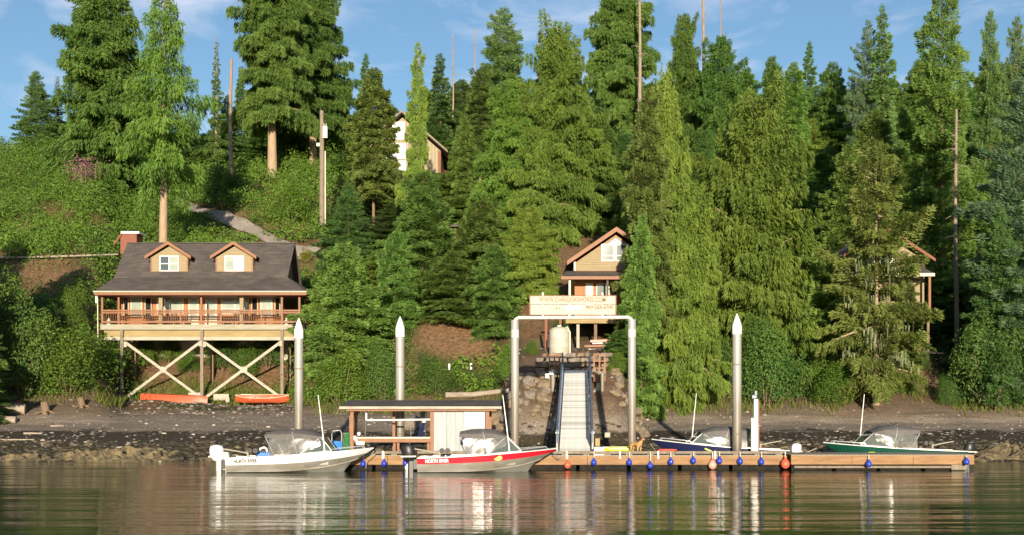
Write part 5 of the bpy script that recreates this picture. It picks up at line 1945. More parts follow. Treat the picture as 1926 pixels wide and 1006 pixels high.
# ------------------------------------------------------------------ the upper cabin among the trees
YU = 150.0
up = thing('upper_cabin', 'timber cabin high on the hill with bright windows, partly behind a slender cedar', 'cabin', (X(760, YU), YU, Z(335, YU)))
cx, zp, ze = X(757, YU), Z(216, YU), Z(291, YU)
he = X(843, YU) - cx
hw = X(829, YU) - cx
sl = (zp - ze) / he
zw = zp - .4 - sl * hw
MB().prism([(cx - hw, YU, Z(338, YU)), (cx + hw, YU, Z(338, YU)), (cx + hw, YU, zw), (cx, YU, zp - .4), (cx - hw, YU, zw)], (0, 10, 0)).build('wall', m_siding, up)
mb = MB()
k = 0
x = cx - hw + .2
while x < cx + hw - .1:
    zt = zp - .5 - sl * abs(x - cx)
    mb.box(x - .05, x + .05, YU - .05, YU - .003, Z(337, YU), zt)
    x += .42
mb.build('battens', m_pale_wood, up, kind='stuff')
mb = MB()
n_ = Vector((0, 0, .30))
for sgn in (-1, 1):
    v1, v2 = Vector((cx, YU - 1.2, zp)), Vector((cx + sgn * he, YU - 1.2, ze))
    v3, v4 = v2 + Vector((0, 12.4, 0)), v1 + Vector((0, 12.4, 0))
    vs_ = [v1, v2, v3, v4, v1 + n_, v2 + n_, v3 + n_, v4 + n_]
    mb.add(vs_, [(0, 1, 2, 3), (7, 6, 5, 4), (0, 4, 5, 1), (1, 5, 6, 2), (2, 6, 7, 3), (3, 7, 4, 0)])
mb.build('roof', m_grey_wood, up)
MB().box(cx + hw - .35, cx + hw + .02, YU - .08, YU - .052, Z(337, YU), zw).build('corner_board', m_red_wood, up)
for a, b, c_, d_ in ((740, 760, 232, 262), (740, 762, 272, 298), (740, 762, 305, 326), (716, 734, 272, 298), (716, 734, 305, 326)):
    window(up, a, b, c_, d_, YU - .06, m_white if a > 735 else m_glass_pale, 1, m_white, .12)  # white panes: sun glare on the glass painted in as colour

# little red-framed shed in the hemlocks
t = thing('red_framed_shed', 'little shed with a dark red door frame between the hemlocks', 'shed', (X(832, 109), 109, Z(476, 109)))
MB().box(X(819, 109), X(858, 109), 109, 111, Z(480, 109), Z(429, 109)).build('wall', m_red_wood, t)
MB().box(X(827, 109), X(842, 109), 108.93, 108.995, Z(472, 109), Z(437, 109)).build('door', m_cream, t)
mb = MB()
for a, b in ((823, 826.5), (842.5, 846)):
    mb.box(X(a, 109), X(b, 109), 108.9, 108.99, Z(473, 109), Z(432, 109))
mb.box(X(826.6, 109), X(842.4, 109), 108.9, 108.99, Z(436.5, 109), Z(432, 109))
mb.build('door_frame', m_red_wood, t)
MB().box(X(815, 108.5), X(862, 108.5), 108.4, 111.3, Z(429, 109), Z(425, 109)).build('roof', m_shingle, t)

# utility pole with a transformer
t = thing('utility_pole', 'weathered utility pole carrying a white transformer can above the bushes', 'utility pole', P(606, 420, 126))
x = X(605.5, 126)
MB().tube([(x, 126, Z(425, 126)), (x, 126, Z(300, 126)), (x - .02, 126, Z(209, 126))], [.30, .27, .22], 10).build('pole', m_grey_wood, t, smooth=True)
c = P(611.5, 261, 125.7)
MB().lathe([(.05, 0), (.26, .02), (.28, .06), (.28, 1.2), (.24, 1.3), (.05, 1.36)], c, 14).build('transformer', m_white, t, smooth=True)
mb = MB()
for q in (0, 1):
    mb.tube([c + Vector((.1 * (q * 2 - 1), -.05, 1.32)), c + Vector((.14 * (q * 2 - 1), -.05, 1.62))], .04, 6)
mb.build('insulator', m_cream, t)
MB().cbox(P(598.5, 273, 125.8), (.34, .25, .36)).build('meter_box', m_cream, t)
mb = MB()
mb.tube([P(611, 240, 125.8), P(608, 222, 125.9), P(606, 214, 126)], .03, 5)
mb.build('lead_wire', m_dark, t)
mb = MB()
mb.tube([(x + .36, 126, Z(425, 126)), (x + .36, 126, Z(285, 126))], .07, 6)
mb.build('conduit', m_cream, t)


# ------------------------------------------------------------------ lettering
def letters(parent, body, loc, size, mat, align='LEFT', width=None, tilt=0.0, name='lettering', turn=0.0):
    cu = bpy.data.curves.new(name, 'FONT')
    cu.body = body
    cu.size = size
    cu.align_x = align
    cu.align_y = 'CENTER'
    cu.extrude = 0.004
    cu.offset = 0.006
    cu.resolution_u = 3
    tmp = bpy.data.objects.new('tmp_text', cu)
    C.objects.link(tmp)
    dg = bpy.context.evaluated_depsgraph_get()
    me = bpy.data.meshes.new_from_object(tmp.evaluated_get(dg))
    bpy.data.objects.remove(tmp)
    me.materials.clear()
    me.materials.append(mat)
    xs = [v.co.x for v in me.vertices]
    if width:
        f = width / (max(xs) - min(xs))
        for v in me.vertices: v.co.x *= f
    o = link_mesh(name, me, parent)
    o.location = Vector(loc) - ORG.get(parent.name, Vector((0, 0, 0)))
    o.rotation_euler = (R(90), tilt, turn)
    return o


# ------------------------------------------------------------------ pilings
def piling(px, pyt, Y, wpx, label, cap=True):
    r = wpx * Y / F / 2
    x = X(px, Y)
    zt = Z(pyt, Y)
    t = thing('piling', label, 'piling', (x, Y, -1.2), 'steel pilings of the dock')
    hc = 1.05 if cap else 0
    mb = MB()
    zs = [-1.2, 0.4, 1.6, 1.62, zt - hc - 1.4, zt - hc]
    mb.lathe([(r, z + 1.2) for z in zs], (x, Y, -1.2), 20)
    mb.build('pipe', m_piling, t, smooth=True)
    mb = MB()
    for zq in (1.62, zt - hc - 1.55):
        mb.lathe([(r * 1.0, zq - .035), (r * 1.035, zq - .02), (r * 1.035, zq + .02), (r * 1.0, zq + .035)], (x, Y, 0), 20)
    mb.build('weld_seam', m_grey_wood, t, smooth=True)
    if cap:
        MB().lathe([(r * 1.06, zt - hc), (r * 1.06, zt - .62), (r * .55, zt - .25), (r * .12, zt - .02), (.01, zt)], (x, Y, 0), 20).build('cone_cap', m_white, t, smooth=True)
    return t


def piling_mat():
    m = bpy.data.materials.new('galvanised_piling')
    m.use_nodes = True
    nt = m.node_tree
    b = nt.nodes['Principled BSDF']
    b.inputs['Roughness'].default_value = 0.5
    b.inputs['Metallic'].default_value = 0.12
    tc = nt.nodes.new('ShaderNodeTexCoord').outputs['Object']
    sp = nt.nodes.new('ShaderNodeSeparateXYZ')
    nt.links.new(tc, sp.inputs[0])
    wob = tex_noise(nt, tc, 1.4, 4, .6, (1, 1, .5))
    h = math_node(nt, 'ADD', math_node(nt, 'DIVIDE', sp.outputs['Z'], 9.0), math_node(nt, 'MULTIPLY', math_node(nt, 'SUBTRACT', wob, .5), .16))
    c = ramp(nt, h, [(0.10, (0.06, 0.05, 0.035)), (0.20, (0.12, 0.10, 0.075)), (0.27, (0.175, 0.15, 0.118)), (0.45, (0.22, 0.20, 0.168)), (0.62, (0.30, 0.288, 0.267)), (0.95, (0.36, 0.352, 0.34))])
    st = tex_noise(nt, tc, 5.0, 5, .7, (1, 1, .12))
    c = mix_rgb(nt, .7, c, ramp(nt, st, [(.3, (.72, .70, .68)), (.6, (1, 1, 1)), (.8, (1.15, 1.15, 1.15))]), 'MULTIPLY')
    nt.links.new(c, b.inputs['Base Color'])
    return m


m_piling = piling_mat()
piling(562, 597, 58.7, 16.5, 'tall white capped piling before the right end of the lodge')
piling(752.5, 594, 59.0, 16.5, 'tall white capped piling rising behind the dock shed')
piling(1386, 589, 58.6, 17, 'tall white capped piling in front of the navy boat')

# ------------------------------------------------------------------ arch with the sign board
YA = 58.8
arch = thing('sign_arch', 'steel pipe arch over the gangway, two thick posts joined by a thin bar', 'arch', (X(1080, YA), YA, -1.2))
for px, pyt in ((968.5, 601), (1188.5, 600)):
    x, zt, r = X(px, YA), Z(pyt, YA), 7.6 * YA / F
    MB().lathe([(r, z) for z in (-1.2, 1.0, 3.5, zt - .6, zt)], (x, YA, 0), 20).build('post', m_piling, arch, smooth=True)
    MB().lathe([(r * 1.03, zt - .9), (r * 1.03, zt - .5)], (x, YA, 0), 20).build('sleeve', m_galv, arch, smooth=True)
xa, xb, zb_ = X(968.5, YA), X(1188.5, YA), Z(596.5, YA)
mb = MB()
mb.tube([(xa, YA, zb_ - .25), (xa + .04, YA, zb_ - .08), (xa + .18, YA, zb_), (xb - .18, YA, zb_ + .02), (xb - .04, YA, zb_ - .06), (xb, YA, zb_ - .25)], .095, 10)
mb.build('cross_bar', m_galv, arch, smooth=True)
for px in (1021, 1070, 1133):
    x = X(px, YA)
    mb = MB()
    mb.box(x - .04, x + .04, YA - .05, YA + .05, zb_ + .08, zb_ + .25)
    mb.build('sign_bracket', m_galv, arch)
YS = YA - .03
sign = thing('sign_board', 'long cream sign board with faded orange lettering on top of the arch', 'sign', (X(1077, YS), YS, Z(592, YS)))
x0, x1 = X(997.5, YS), X(1157, YS)
zm = Z(571.5, YS)
MB().box(x0, x1, YS - .10, YS - .04, zm + .012, Z(556.5, YS)).build('board', m_sign_board, sign)
MB().box(x0 + .01, x1 - .005, YS - .10, YS - .04, Z(591, YS), zm - .012).build('board', m_sign_board, sign)
mb = MB()
mb.box(x1 + .002, x1 + .05, YS - .12, YS + .02, Z(592, YS), Z(556, YS))
mb.box(x0 - .05, x0 - .002, YS - .12, YS + .02, Z(592, YS), Z(556, YS))
mb.box(x0 - .05, x1 + .05, YS - .12, YS + .02, Z(555.9, YS), Z(554.8, YS))
mb.build('edge_frame', m_trim, sign)
for px in (1021, 1133):
    mb = MB()
    mb.box(X(px, YS) - .045, X(px, YS) + .045, YS - .03, YS + .04, Z(592, YS), Z(549.5, YS))
    mb.build('upright', m_galv, sign)
yf = YS - .104
letters(sign, 'WWW.CHINOOKSHORES.COM', (X(1014, YS), yf, Z(563.3, YS)), .34, m_sign_text, width=X(1139, YS) - X(1014, YS))
letters(sign, '907-225-6700', (X(1101.5, YS), yf, Z(577.5, YS)), .24, m_sign_dark, width=X(1153, YS) - X(1101.5, YS))
mb = MB()
rs = random.Random(4)
for (a, b, py, h) in ((1000, 1008, 578, 6), (1010, 1016, 579, 5), (1024, 1052, 577, 7), (1046, 1056, 580, 6), (1004, 1050, 585, 4), (1093, 1122, 583.5, 3), (1130, 1150, 584, 3)):
    px = a
    while px < b:
        w = rs.uniform(1.2, 2.6)
        mb.box(X(px, YS), X(px + w, YS), yf - .004, yf + .003, Z(py + h / 2, YS), Z(py - h / 2 + rs.uniform(0, 1.5), YS))
        px += w + rs.uniform(.8, 2.0)
mb.build('faded_strokes', m_sign_green, sign, kind='stuff')
mb = MB()
fish = [(1063, 577), (1066, 574.5), (1074, 573), (1084, 574), (1089, 576), (1094, 573.5), (1093.5, 577.5), (1094, 580.5), (1089, 578.5), (1084, 581), (1073, 582), (1066, 580)]
mb.prism([(X(a, YS), yf, Z(b, YS)) for a, b in fish], (0, .006, 0))
mb.build('fish_emblem', m_white, sign)
MB().cbox(P(1069, 584, yf - .001), (.13, .01, .08)).build('emblem_shade', m_sign_green, sign)  # small pale green patch below the fish

# ------------------------------------------------------------------ the floating dock
YD, YDB = 55.2, 58.2
zdk_ = .66
dock = thing('main_dock', 'long floating timber dock with an orange brown front board and a pale bull rail', 'dock', (X(1060, YD), YD, -.3))
xl, xr = X(604, YD), X(1481, YD)
n_seg = 7
for k in range(n_seg):
    a = xl + (xr - xl) * k / n_seg
    b = xl + (xr - xl) * (k + 1) / n_seg - .02
    mb = MB()
    mb.box(a, b, YD + .006 * (k % 2), YD + .10, .235, .645)
    mb.build('front_board', m_dock_wood, dock)
mb = MB()
mb.box(xl, xr, YDB - .1, YDB, .235, .645)
mb.box(xl, xl + .1, YD + .11, YDB - .11, .235, .645)
mb.box(xr - .1, xr, YD + .11, YDB - .11, .235, .645)
mb.build('side_board', m_dock_wood, dock)
for k in range(9):
    a = xl + .15 + (xr - xl - .3) * k / 9
    b = xl + .15 + (xr - xl - .3) * (k + 1) / 9 - .18
    MB().box(a, b, YD + .13, YDB - .13, -.35, .234).build('float', m_float_black, dock)
mb = MB()
x = xl + .01
while x < xr - .15:
    mb.box(x, x + .14, YD + .02, YDB - .02, .648, .69)
    x += .152
mb.build('deck_planks', m_deck_board, dock, kind='stuff')
mb = MB()
for k in range(22):
    x = xl + .4 + k * (xr - xl - .8) / 21
    mb.box(x - .15, x + .15, YD + .06, YD + .20, .692, .755)
mb.build('rail_blocks', m_grey_wood, dock, kind='stuff')
for k in range(4):
    a = X(640, YD) + (xr - X(640, YD)) * k / 4
    b = X(640, YD) + (xr - X(640, YD)) * (k + 1) / 4 - .03
    MB().box(a, b, YD + .05, YD + .21, .757, .885).build('bull_rail', m_grey_wood, dock, bevel=.012)
for px in (720, 1066, 1166, 1238, 1345):
    x = X(px, YD)
    mb = MB()
    mb.box(x - .04, x + .04, YD - .025, YD - .002, .52, .90)
    mb.build('rail_strap', m_galv, dock)

YR2 = 54.6
dock2 = thing('finger_dock', 'right hand floating timber dock with a bright orange front board and no rail', 'dock', (X(1660, YR2), YR2, -.3))
xl2, xr2 = X(1488, YR2), X(1833, YR2)
for k in range(3):
    a = xl2 + (xr2 - xl2) * k / 3
    b = xl2 + (xr2 - xl2) * (k + 1) / 3 - .015
    MB().box(a, b, YR2 + .005 * (k % 2), YR2 + .10, .28, .70).build('front_board', m_dock_wood, dock2)
MB().box(xr2 - .1, xr2, YR2 + .11, 57.3, .28, .70).build('side_board', m_dock_wood, dock2)
MB().box(xl2, xr2 - .11, 57.2, 57.3, .28, .70).build('rear_board', m_dock_wood, dock2)
MB().box(xl2 + .2, xr2 - .3, YR2 + .16, YR2 + .28, .10, .20).build('lower_board', m_grey_wood, dock2)
for k in range(4):
    a = xl2 + .1 + (xr2 - xl2 - .2) * k / 4
    b = xl2 + .1 + (xr2 - xl2 - .2) * (k + 1) / 4 - .2
    MB().box(a, b, YR2 + .35, 57.1, -.35, .27).build('float', m_float_black, dock2)
MB().box(xr2 - 1.05, xr2 - .35, YR2 + .12, YR2 + .15, .02, .27).build('end_panel', m_grey_wood, dock2)
mb = MB()
x = xl2 + .01
while x < xr2 - .15:
    mb.box(x, x + .14, YR2 + .02, 57.28, .703, .745)
    x += .152
mb.build('deck_planks', m_deck_board, dock2, kind='stuff')


# fenders
def fender(px, py, Y, mat, r, label, group, top):
    x, z = X(px, Y), Z(py, Y)
    t = thing('fender', label, 'fender', (x, Y, z - r), group)
    c = (x, Y, z)
    MB().lathe([(.02, -r * 1.05), (r * .55, -r * .88), (r * .9, -r * .45), (r, 0), (r * .93, r * .42), (r * .66, r * .85), (r * .34, r * 1.15), (r * .22, r * 1.3)], c, 16).build('body', mat, t, smooth=2)
    MB().lathe([(r * .26, r * 1.3), (r * .30, r * 1.38), (r * .24, r * 1.62), (r * .1, r * 1.66)], c, 10).build('eye', m_buoy_blue if mat is m_buoy_blue else m_buoy_red, t, smooth=True)
    mb = MB()
    mb.tube([(x, Y, z + r * 1.6), (x + .01, Y, (z + r * 1.6 + top) / 2), (x, Y + .06, top)], .022, 5)
    mb.build('rope', m_rope, t)
    return t


for px, py, lab in ((683, 872, 'blue fender just right of the white boat bow'), (722.5, 871, 'blue fender between the white boat and the red striped boat'), (762.5, 870, 'blue fender beside the black outboard of the red striped boat'),
                    (1117, 869, 'blue fender below the white bin on the dock'), (1183.5, 869, 'blue fender below the dog on the dock'), (1223, 875, 'blue fender hanging lower than its neighbours, below the bow of the navy boat'),
                    (1261.5, 868, 'blue fender below the bow rail of the navy boat'), (1304, 866, 'blue fender below the antenna of the navy boat'), (1353, 866, 'blue fender directly right of the faded pink fender'),
                    (1392, 867, 'blue fender below the tall piling at the navy boat'), (1432, 868, 'blue fender left of the red fender at the dock joint')):
    fender(px, py, 55.0, m_buoy_blue, .145, lab, 'blue round fenders along the docks', .86)
for px, py, lab in ((1634, 872, 'blue fender on the right hand dock below the green boat'), (1818, 868, 'blue fender at the right end of the right hand dock')):
    fender(px, py, 54.4, m_buoy_blue, .145, lab, 'blue round fenders along the docks', .72)
fender(1067.5, 874, 55.0, m_buoy_red, .17, 'dull red fender below the foot of the gangway', 'red fenders along the main dock', .86)
fender(1340, 874, 55.0, m_buoy_pink, .20, 'faded pink fender at the waterline below the navy boat', 'red fenders along the main dock', .86)
fender(1477, 872, 54.9, m_buoy_red, .22, 'large red fender at the joint of the two docks', 'red fenders along the main dock', .86)
fender(767, 879, 54.9, m_white, .15, 'white fender at the waterline behind the black outboard', None, .70)

# ------------------------------------------------------------------ gangway
pA, pB = Vector((X(1081, 57.0), 57.0, .78)), Vector((X(1084, 75.0), 75.0, Z(697, 75.0)))
gang = thing('gangway', 'long pale gangway with blue grey side trusses climbing from the dock to the shore', 'gangway', pA)
d = (pB - pA)
Lg = d.length
dn = d.normalized()
sd_ = Vector((dn.y, -dn.x, 0)).normalized()
up_ = sd_.cross(dn)
m_tread = M('pale_grating', (0.70, 0.69, 0.65), (0.56, 0.55, 0.51), 3, 0.6)
_nt = m_tread.node_tree
_oi = _nt.nodes.new('ShaderNodeObjectInfo')
_c = mix_rgb(_nt, 1.0, _nt.nodes['Color Ramp'].outputs['Color'], ramp(_nt, _oi.outputs['Random'], [(0, (.66, .66, .66)), (.3, (.95, .95, .95)), (1, (1.12, 1.12, 1.12))]), 'MULTIPLY')
_nt.links.new(_c, _nt.nodes['Principled BSDF'].inputs['Base Color'])
nt_ = 74
tm = MB()
hw_ = .76
e = Lg / nt_ * .95
for a in ((-hw_, 0), (hw_, 0)): pass
vs_ = []
for zz_ in (-.03, .012):
    for sx, sy in ((-hw_, 0), (hw_, 0), (hw_, e), (-hw_, e)):
        vs_.append(sd_ * sx + dn * sy + up_ * (zz_ + (sy / e) * .05))
tm.add(vs_, [(0, 3, 2, 1), (4, 5, 6, 7), (0, 1, 5, 4), (1, 2, 6, 5), (2, 3, 7, 6), (3, 0, 4, 7)])
tread_me = tm.mesh('tread', m_tread)
for k in range(nt_):
    o = link_mesh('tread', tread_me, gang)
    o.location = dn * (Lg * k / nt_) + up_ * (.004 * ((k * 7) % 3))
for sgn in (-1, 1):
    s0 = sd_ * (sgn * .86)
    mb = MB()
    mb.bar(pA + s0 - up_ * .02, pB + s0 - up_ * .02, .10, .22)
    mb.build('bottom_chord', m_rail_steel, gang)
    mb = MB()
    mb.bar(pA + s0 * 1.02 + up_ * 1.08, pB + s0 * 1.02 + up_ * 1.20, .09, .10)
    mb.bar(pA + s0 + up_ * .60, pB + s0 + up_ * .64, .05, .07)
    mb.bar(pA + s0 + up_ * .33, pB + s0 + up_ * .34, .04, .06)
    mb.build('top_rail', m_rail_steel, gang)
    npst = 15
    for k in range(npst + 1):
        q = pA + d * (k / npst) + s0
        mb = MB()
        mb.bar(q + up_ * .09, q + up_ * 1.1, .07, .07, up=(0, 1, 0))
        mb.build('rail_upright', m_rail_steel, gang)
    mb = MB()
    for k in range(npst):
        q0, q1 = pA + d * (k / npst) + s0, pA + d * ((k + 1) / npst) + s0
        if k % 2: q0, q1 = q0 + up_ * .1, q1 + up_ * 1.08
        else: q0, q1 = q0 + up_ * 1.08, q1 + up_ * .1
        mb.bar(q0, q1, .045, .06)
    mb.build('diagonals', m_rail_steel, gang, kind='stuff')
    mb = MB()
    q = pA + s0 + Vector((sgn * .02, -.1, 0))
    mb.tube([q + Vector((0, 0, -.05)), q + Vector((0, 0, .85)), q + Vector((0, .25, 1.02))], .05, 8)
    mb.build('end_post', m_galv, gang, smooth=True)
    mb = MB()
    mb.lathe([(.02, -.09), (.09, -.04), (.10, .02), (.06, .08), (.02, .1)], q + Vector((0, 0, .95)), 10)
    mb.build('post_cap', m_white, gang, smooth=True)
# landing that holds the upper end
YL = 75.0
land = thing('gangway_landing', 'timber landing on two grey steel legs at the top of the gangway', 'landing', (X(1085, YL), YL, 1.2))
for px, pyt in ((1040, 694), (1132.5, 702)):
    x, zt = X(px, YL - .3), Z(pyt, YL - .3)
    MB().tube([(x, YL - .3, .6), (x, YL - .3, zt)], .155, 14).build('leg', m_piling, land, smooth=True)
zL = pB.z - .02
MB().box(X(1033, YL), X(1139, YL), YL + .02, YL + 2.2, zL - .16, zL).build('deck', m_deck_board, land)
MB().box(X(1033, YL), X(1139, YL), YL - .1, YL + .015, zL - .36, zL - .02).build('header_beam', m_grey_wood, land)
for (a, b, t0, t1, nrail) in ((1032.5, 1053, 665, 714, 4), (1116, 1138.5, 664, 716, 4)):
    for px in (a + 1.2, (a + b) / 2, b - 1.2):
        x = X(px, YL)
        MB().box(x - .045, x + .045, YL - .06, YL + .03, Z(t1, YL), Z(t0, YL)).build('rail_post', m_trim, land)
    for k in range(nrail):
        py = t0 + .8 + (t1 - t0) * k / nrail
        MB().box(X(a, YL), X(b, YL), YL - .10, YL - .062, Z(py + 1.6, YL), Z(py - .6, YL)).build('rail', m_trim, land)
MB().box(X(1117, YL), X(1131, YL), YL - .14, YL - .105, Z(717, YL), Z(703, YL)).build('kick_board', m_trim, land)
mb = MB()
mb.bar(P(1116, 741, YL - .4), P(1127, 722, YL - .4), .16, .2)
mb.build('knee_brace', m_pale_wood, land)
x = X(1124, YL)
MB().box(x - .12, x + .12, YL - .35, YL - .12, .9, Z(719, YL)).build('timber_leg', m_pale_wood, land)
mb = MB()
mb.cbox(P(1036.5, 700.5, YL - .55), (.26, .16, .24))
mb.cbox(P(1029, 706, YL - .4), (.24, .2, .3))
mb.build('junction_box', m_white, land)
for px, py0, py1, Y, lab in ((845, 693, 685, 92.6, 'small white marker stake on the bank above the dock shed, left of its twin'), (886, 692, 684, 92.6, 'small white marker stake on the bank above the dock shed, right of its twin')):
    mb = MB()
    mb.cbox(P(px, (py0 + py1) / 2, Y), (.14, .1, .5))
    mb.top('marker_stake', m_white, lab, 'stake')

# ------------------------------------------------------------------ fish cleaning shed on the dock
YF0, YF1 = 55.75, 57.9
shed = thing('dock_shed', 'open sided dock shed with a flat dark roof, orange posts and a white end room', 'shed', (X(790, YF0), YF0, .69))
zf = .69
x0, x1 = X(639.5, 55.4), X(941.5, 55.4)
za, zb_ = Z(763.5, 55.4), Z(751.5, 58.3)
mb = MB()
mb.add([(x0, 55.4, za), (x1, 55.4, za), (x1, 58.3, zb_), (x0, 58.3, zb_), (x0, 55.4, za - .07), (x1, 55.4, za - .07), (x1, 58.3, zb_ - .07), (x0, 58.3, zb_ - .07)],
       [(0, 1, 2, 3), (7, 6, 5, 4), (0, 4, 5, 1), (1, 5, 6, 2), (2, 6, 7, 3), (3, 7, 4, 0)])
mb.build('roof', m_shingle, shed)
mb = MB()
mb.box(x0 - .03, x1 + .03, 55.32, 55.395, za - .12, za + .005)
mb.box(x1 + .004, x1 + .05, 55.40, 58.3, za - .15, za + .015)
mb.build('fascia', m_pale_wood, shed)
MB().box(x0 + .3, x1 - .2, 55.5, 55.6, za - .22, za - .075).build('header_beam', m_trim, shed)
for px, Y in ((662, 55.8), (670, 57.6), (741, 57.6), (812.5, 55.8), (917, 55.8), (922, 57.6), (660, 57.7)):
    x = X(px, Y)
    r_ = .085 if Y < 56 else .07
    MB().box(x - r_, x + r_, Y - .07, Y + .07, zf, (za if Y < 56 else za + .18) - .075).build('post', m_trim, shed)
mb = MB()
k = 0
x = X(816, 55.85)
xe = X(912, 55.85)
nb_ = 12
for k in range(nb_):
    a, b = x + (xe - x) * k / nb_, x + (xe - x) * (k + 1) / nb_ - .008
    MB().box(a, b, 55.84 + .006 * (k % 2), 55.90, zf + .02, za - .18).build('wall_panel', m_shed_wall, shed)
MB().box(xe - .03, xe + .01, 55.92, 57.8, zf, za - .05).build('end_wall', m_shed_wall, shed)
MB().box(X(816, 55.85), X(816, 55.85) + .04, 55.92, 57.8, zf, za - .05).build('end_wall', m_shed_wall, shed)
mb = MB()
mb.box(X(873.5, 55.8), X(911, 55.8), 55.76, 55.80, Z(804, 55.8), Z(775, 55.8))
mb.build('white_board', m_white, shed)
MB().box(X(872, 55.8), X(913, 55.8), 55.75, 55.83, Z(774.6, 55.8), Z(773.2, 55.8)).build('shelf_edge', m_shed_wall, shed)
mb = MB()
mb.tube([P(689, 769, 56.2), P(689, 789, 56.2), P(690.5, 789.5, 56.2), P(811, 788, 56.2)], .045, 8)
mb.build('water_pipe', m_white, shed, smooth=True)
# the counter
Yc = 55.95
xa, xb = X(663, Yc), X(811, Yc)
MB().box(xa, xb, Yc, Yc + .85, Z(823.5, Yc), Z(821, Yc)).build('counter_top', m_cream, shed)
MB().box(xa, xb, Yc + .02, Yc + .07, Z(831, Yc), Z(823.7, Yc)).build('counter_apron', m_trim, shed)
for px in (742, 749, 806):
    x = X(px, Yc + .3)
    MB().box(x - .06, x + .06, Yc + .25, Yc + .37, zf, Z(823.8, Yc)).build('counter_leg', m_trim, shed)
for px, a, b in ((687.5, 790, 822), (772.5, 790, 822), (770, 831, 851)):
    MB().tube([P(px, a, 56.3), P(px, b, 56.3)], .018, 5).build('down_pipe', m_grey_wood, shed)
for px, py, Y, s, m_, name, lab, cat in (
        (678, 832.5, 55.85, (.42, .25, .18), m_white, 'white_tub', 'white oblong tub under the left end of the shed counter', 'tub'),
        (1126.5, 848.5, 55.62, (.48, .42, .45), m_white, 'white_bin', 'white bin standing on the dock right of the gangway foot', 'bin'),
        (1123.5, 831, 57.6, (.24, .3, .42), m_plywood, 'yellow_box', 'dull yellow box on the dock behind the white bin', 'box'),
        (1143, 817, 66.5, (.36, .3, .30), m_pale_wood, 'pale_block', 'pale square block on the beach right of the gangway leg', 'block')):
    mb = MB()
    zc_ = Z(py, Y)
    mb.cbox((X(px, Y), Y, zc_), s)
    mb.top(name, m_, lab, cat, bevel=.02)
t = thing('hose_reel', 'white hose reel with dark blue hose hanging inside the shed', 'hose', P(795, 828, 56.25))
mb = MB()
c = P(797.5, 791.5, 56.15)
mb.tube([c + Vector((-.07, -.02, 0)), c + Vector((.07, -.02, 0))], .075, 10)
mb.build('reel', m_white, t, smooth=True)
mb = MB()
for k, q in enumerate((-3.5, -1.5, .5, 2.5)):
    mb.tube([P(797 + q * .7, 794, 56.2), P(794 + q, 806, 56.2), P(791 + q * 1.2, 818, 56.2), P(792 + q, 827, 56.2)], .04, 6)
mb.build('hose', m_blue_paint, t, smooth=True)
# white floats and clutter on the counter's left end
t = thing('float_bundle', 'small bundle of white floats on the left end of the shed counter', 'floats', P(674, 821, 56.0))
for px, py, r_ in ((675, 815, .10), (667.5, 823, .13), (670, 827, .08)):
    MB().lathe([(.01, -r_), (r_ * .7, -r_ * .7), (r_, 0), (r_ * .7, r_ * .7), (.01, r_)], P(px, py, 55.9), 12).build('float', m_white, t, smooth=2)

# hand truck and coiled hose at the dock's left end
t = thing('hand_truck', 'blue hand truck with a chrome loop handle at the left end of the dock', 'hand truck', P(634, 846, 57.0))
zb0 = Z(844, 57.0)
mb = MB()
x0, x1 = X(624, 57), X(642.5, 57)
mb.tube([(x0, 57.0, zb0), (x0, 57.05, Z(815, 57)), (x0 + .07, 57.06, Z(809.5, 57)), (x1 - .07, 57.06, Z(808.5, 57)), (x1, 57.05, Z(815, 57)), (x1, 57.0, zb0)], .03, 8)
mb.build('handle', m_chrome, t, smooth=True)
mb = MB()
mb.prism([(x0 + .02, 56.9, Z(828, 57)), (x1 + .03, 56.9, Z(829, 57)), (x1 + .07, 56.75, Z(845, 57)), (x0 + .12, 56.75, Z(845, 57))], (0, .12, 0))
mb.build('blue_panel', m_blue_plastic, t)
for x in (x0 - .04, x1 + .08):
    mb = MB()
    mb.tube([(x - .03, 56.95, zdk_ + .17), (x + .03, 56.95, zdk_ + .17)], .14, 12)
    mb.build('wheel', m_black, t, smooth=True)
t = thing('coiled_hose', 'green hose hung in long coils beside the left post of the shed', 'hose', P(655, 845, 56.6))
for k in range(5):
    mb = MB()
    c0 = X(650 + k * 2.3, 56.6)
    pts = []
    for q in range(17):
        a = q / 16 * 6.283
        pts.append((c0 + .09 * math.cos(a) + .07 * math.sin(a), 56.5 + k * .05 + .03 * math.cos(a), Z(828 + k * .4, 56.6) + .40 * math.sin(a)))
    mb.tube(pts, .024, 6, cap=False)
    mb.build('hose_loop', m_hose, t, smooth=True)

# white post with a rusty side
t = thing('pedestal_post', 'white painted post with a rusty right side, right of the tall piling', 'post', (X(1419, 58.4), 58.4, -.8))
xa, xb = X(1412, 58.4), X(1424.5, 58.4)
MB().box(xa, xb, 58.2, 58.5, -.8, Z(793, 58.4)).build('lower_post', m_white, t, bevel=.02)
MB().box(X(1417, 58.4), xb, 58.22, 58.48, Z(792.9, 58.4), Z(750, 58.4)).build('upper_post', m_white, t, bevel=.02)
MB().box(xb + .003, xb + .07, 58.25, 58.5, -.8, Z(752, 58.4)).build('rusty_side', m_red_wood, t)
mb = MB()
mb.cbox(P(1418, 745.5, 58.35), (.22, .2, .16))
mb.cbox(P(1421.5, 738, 58.35), (.10, .1, .2))
mb.build('lamp_head', m_rail_steel, t)
mb = MB()
mb.cbox(P(1415, 789, 58.15), (.14, .12, .2))
mb.build('meter', m_galv, t)


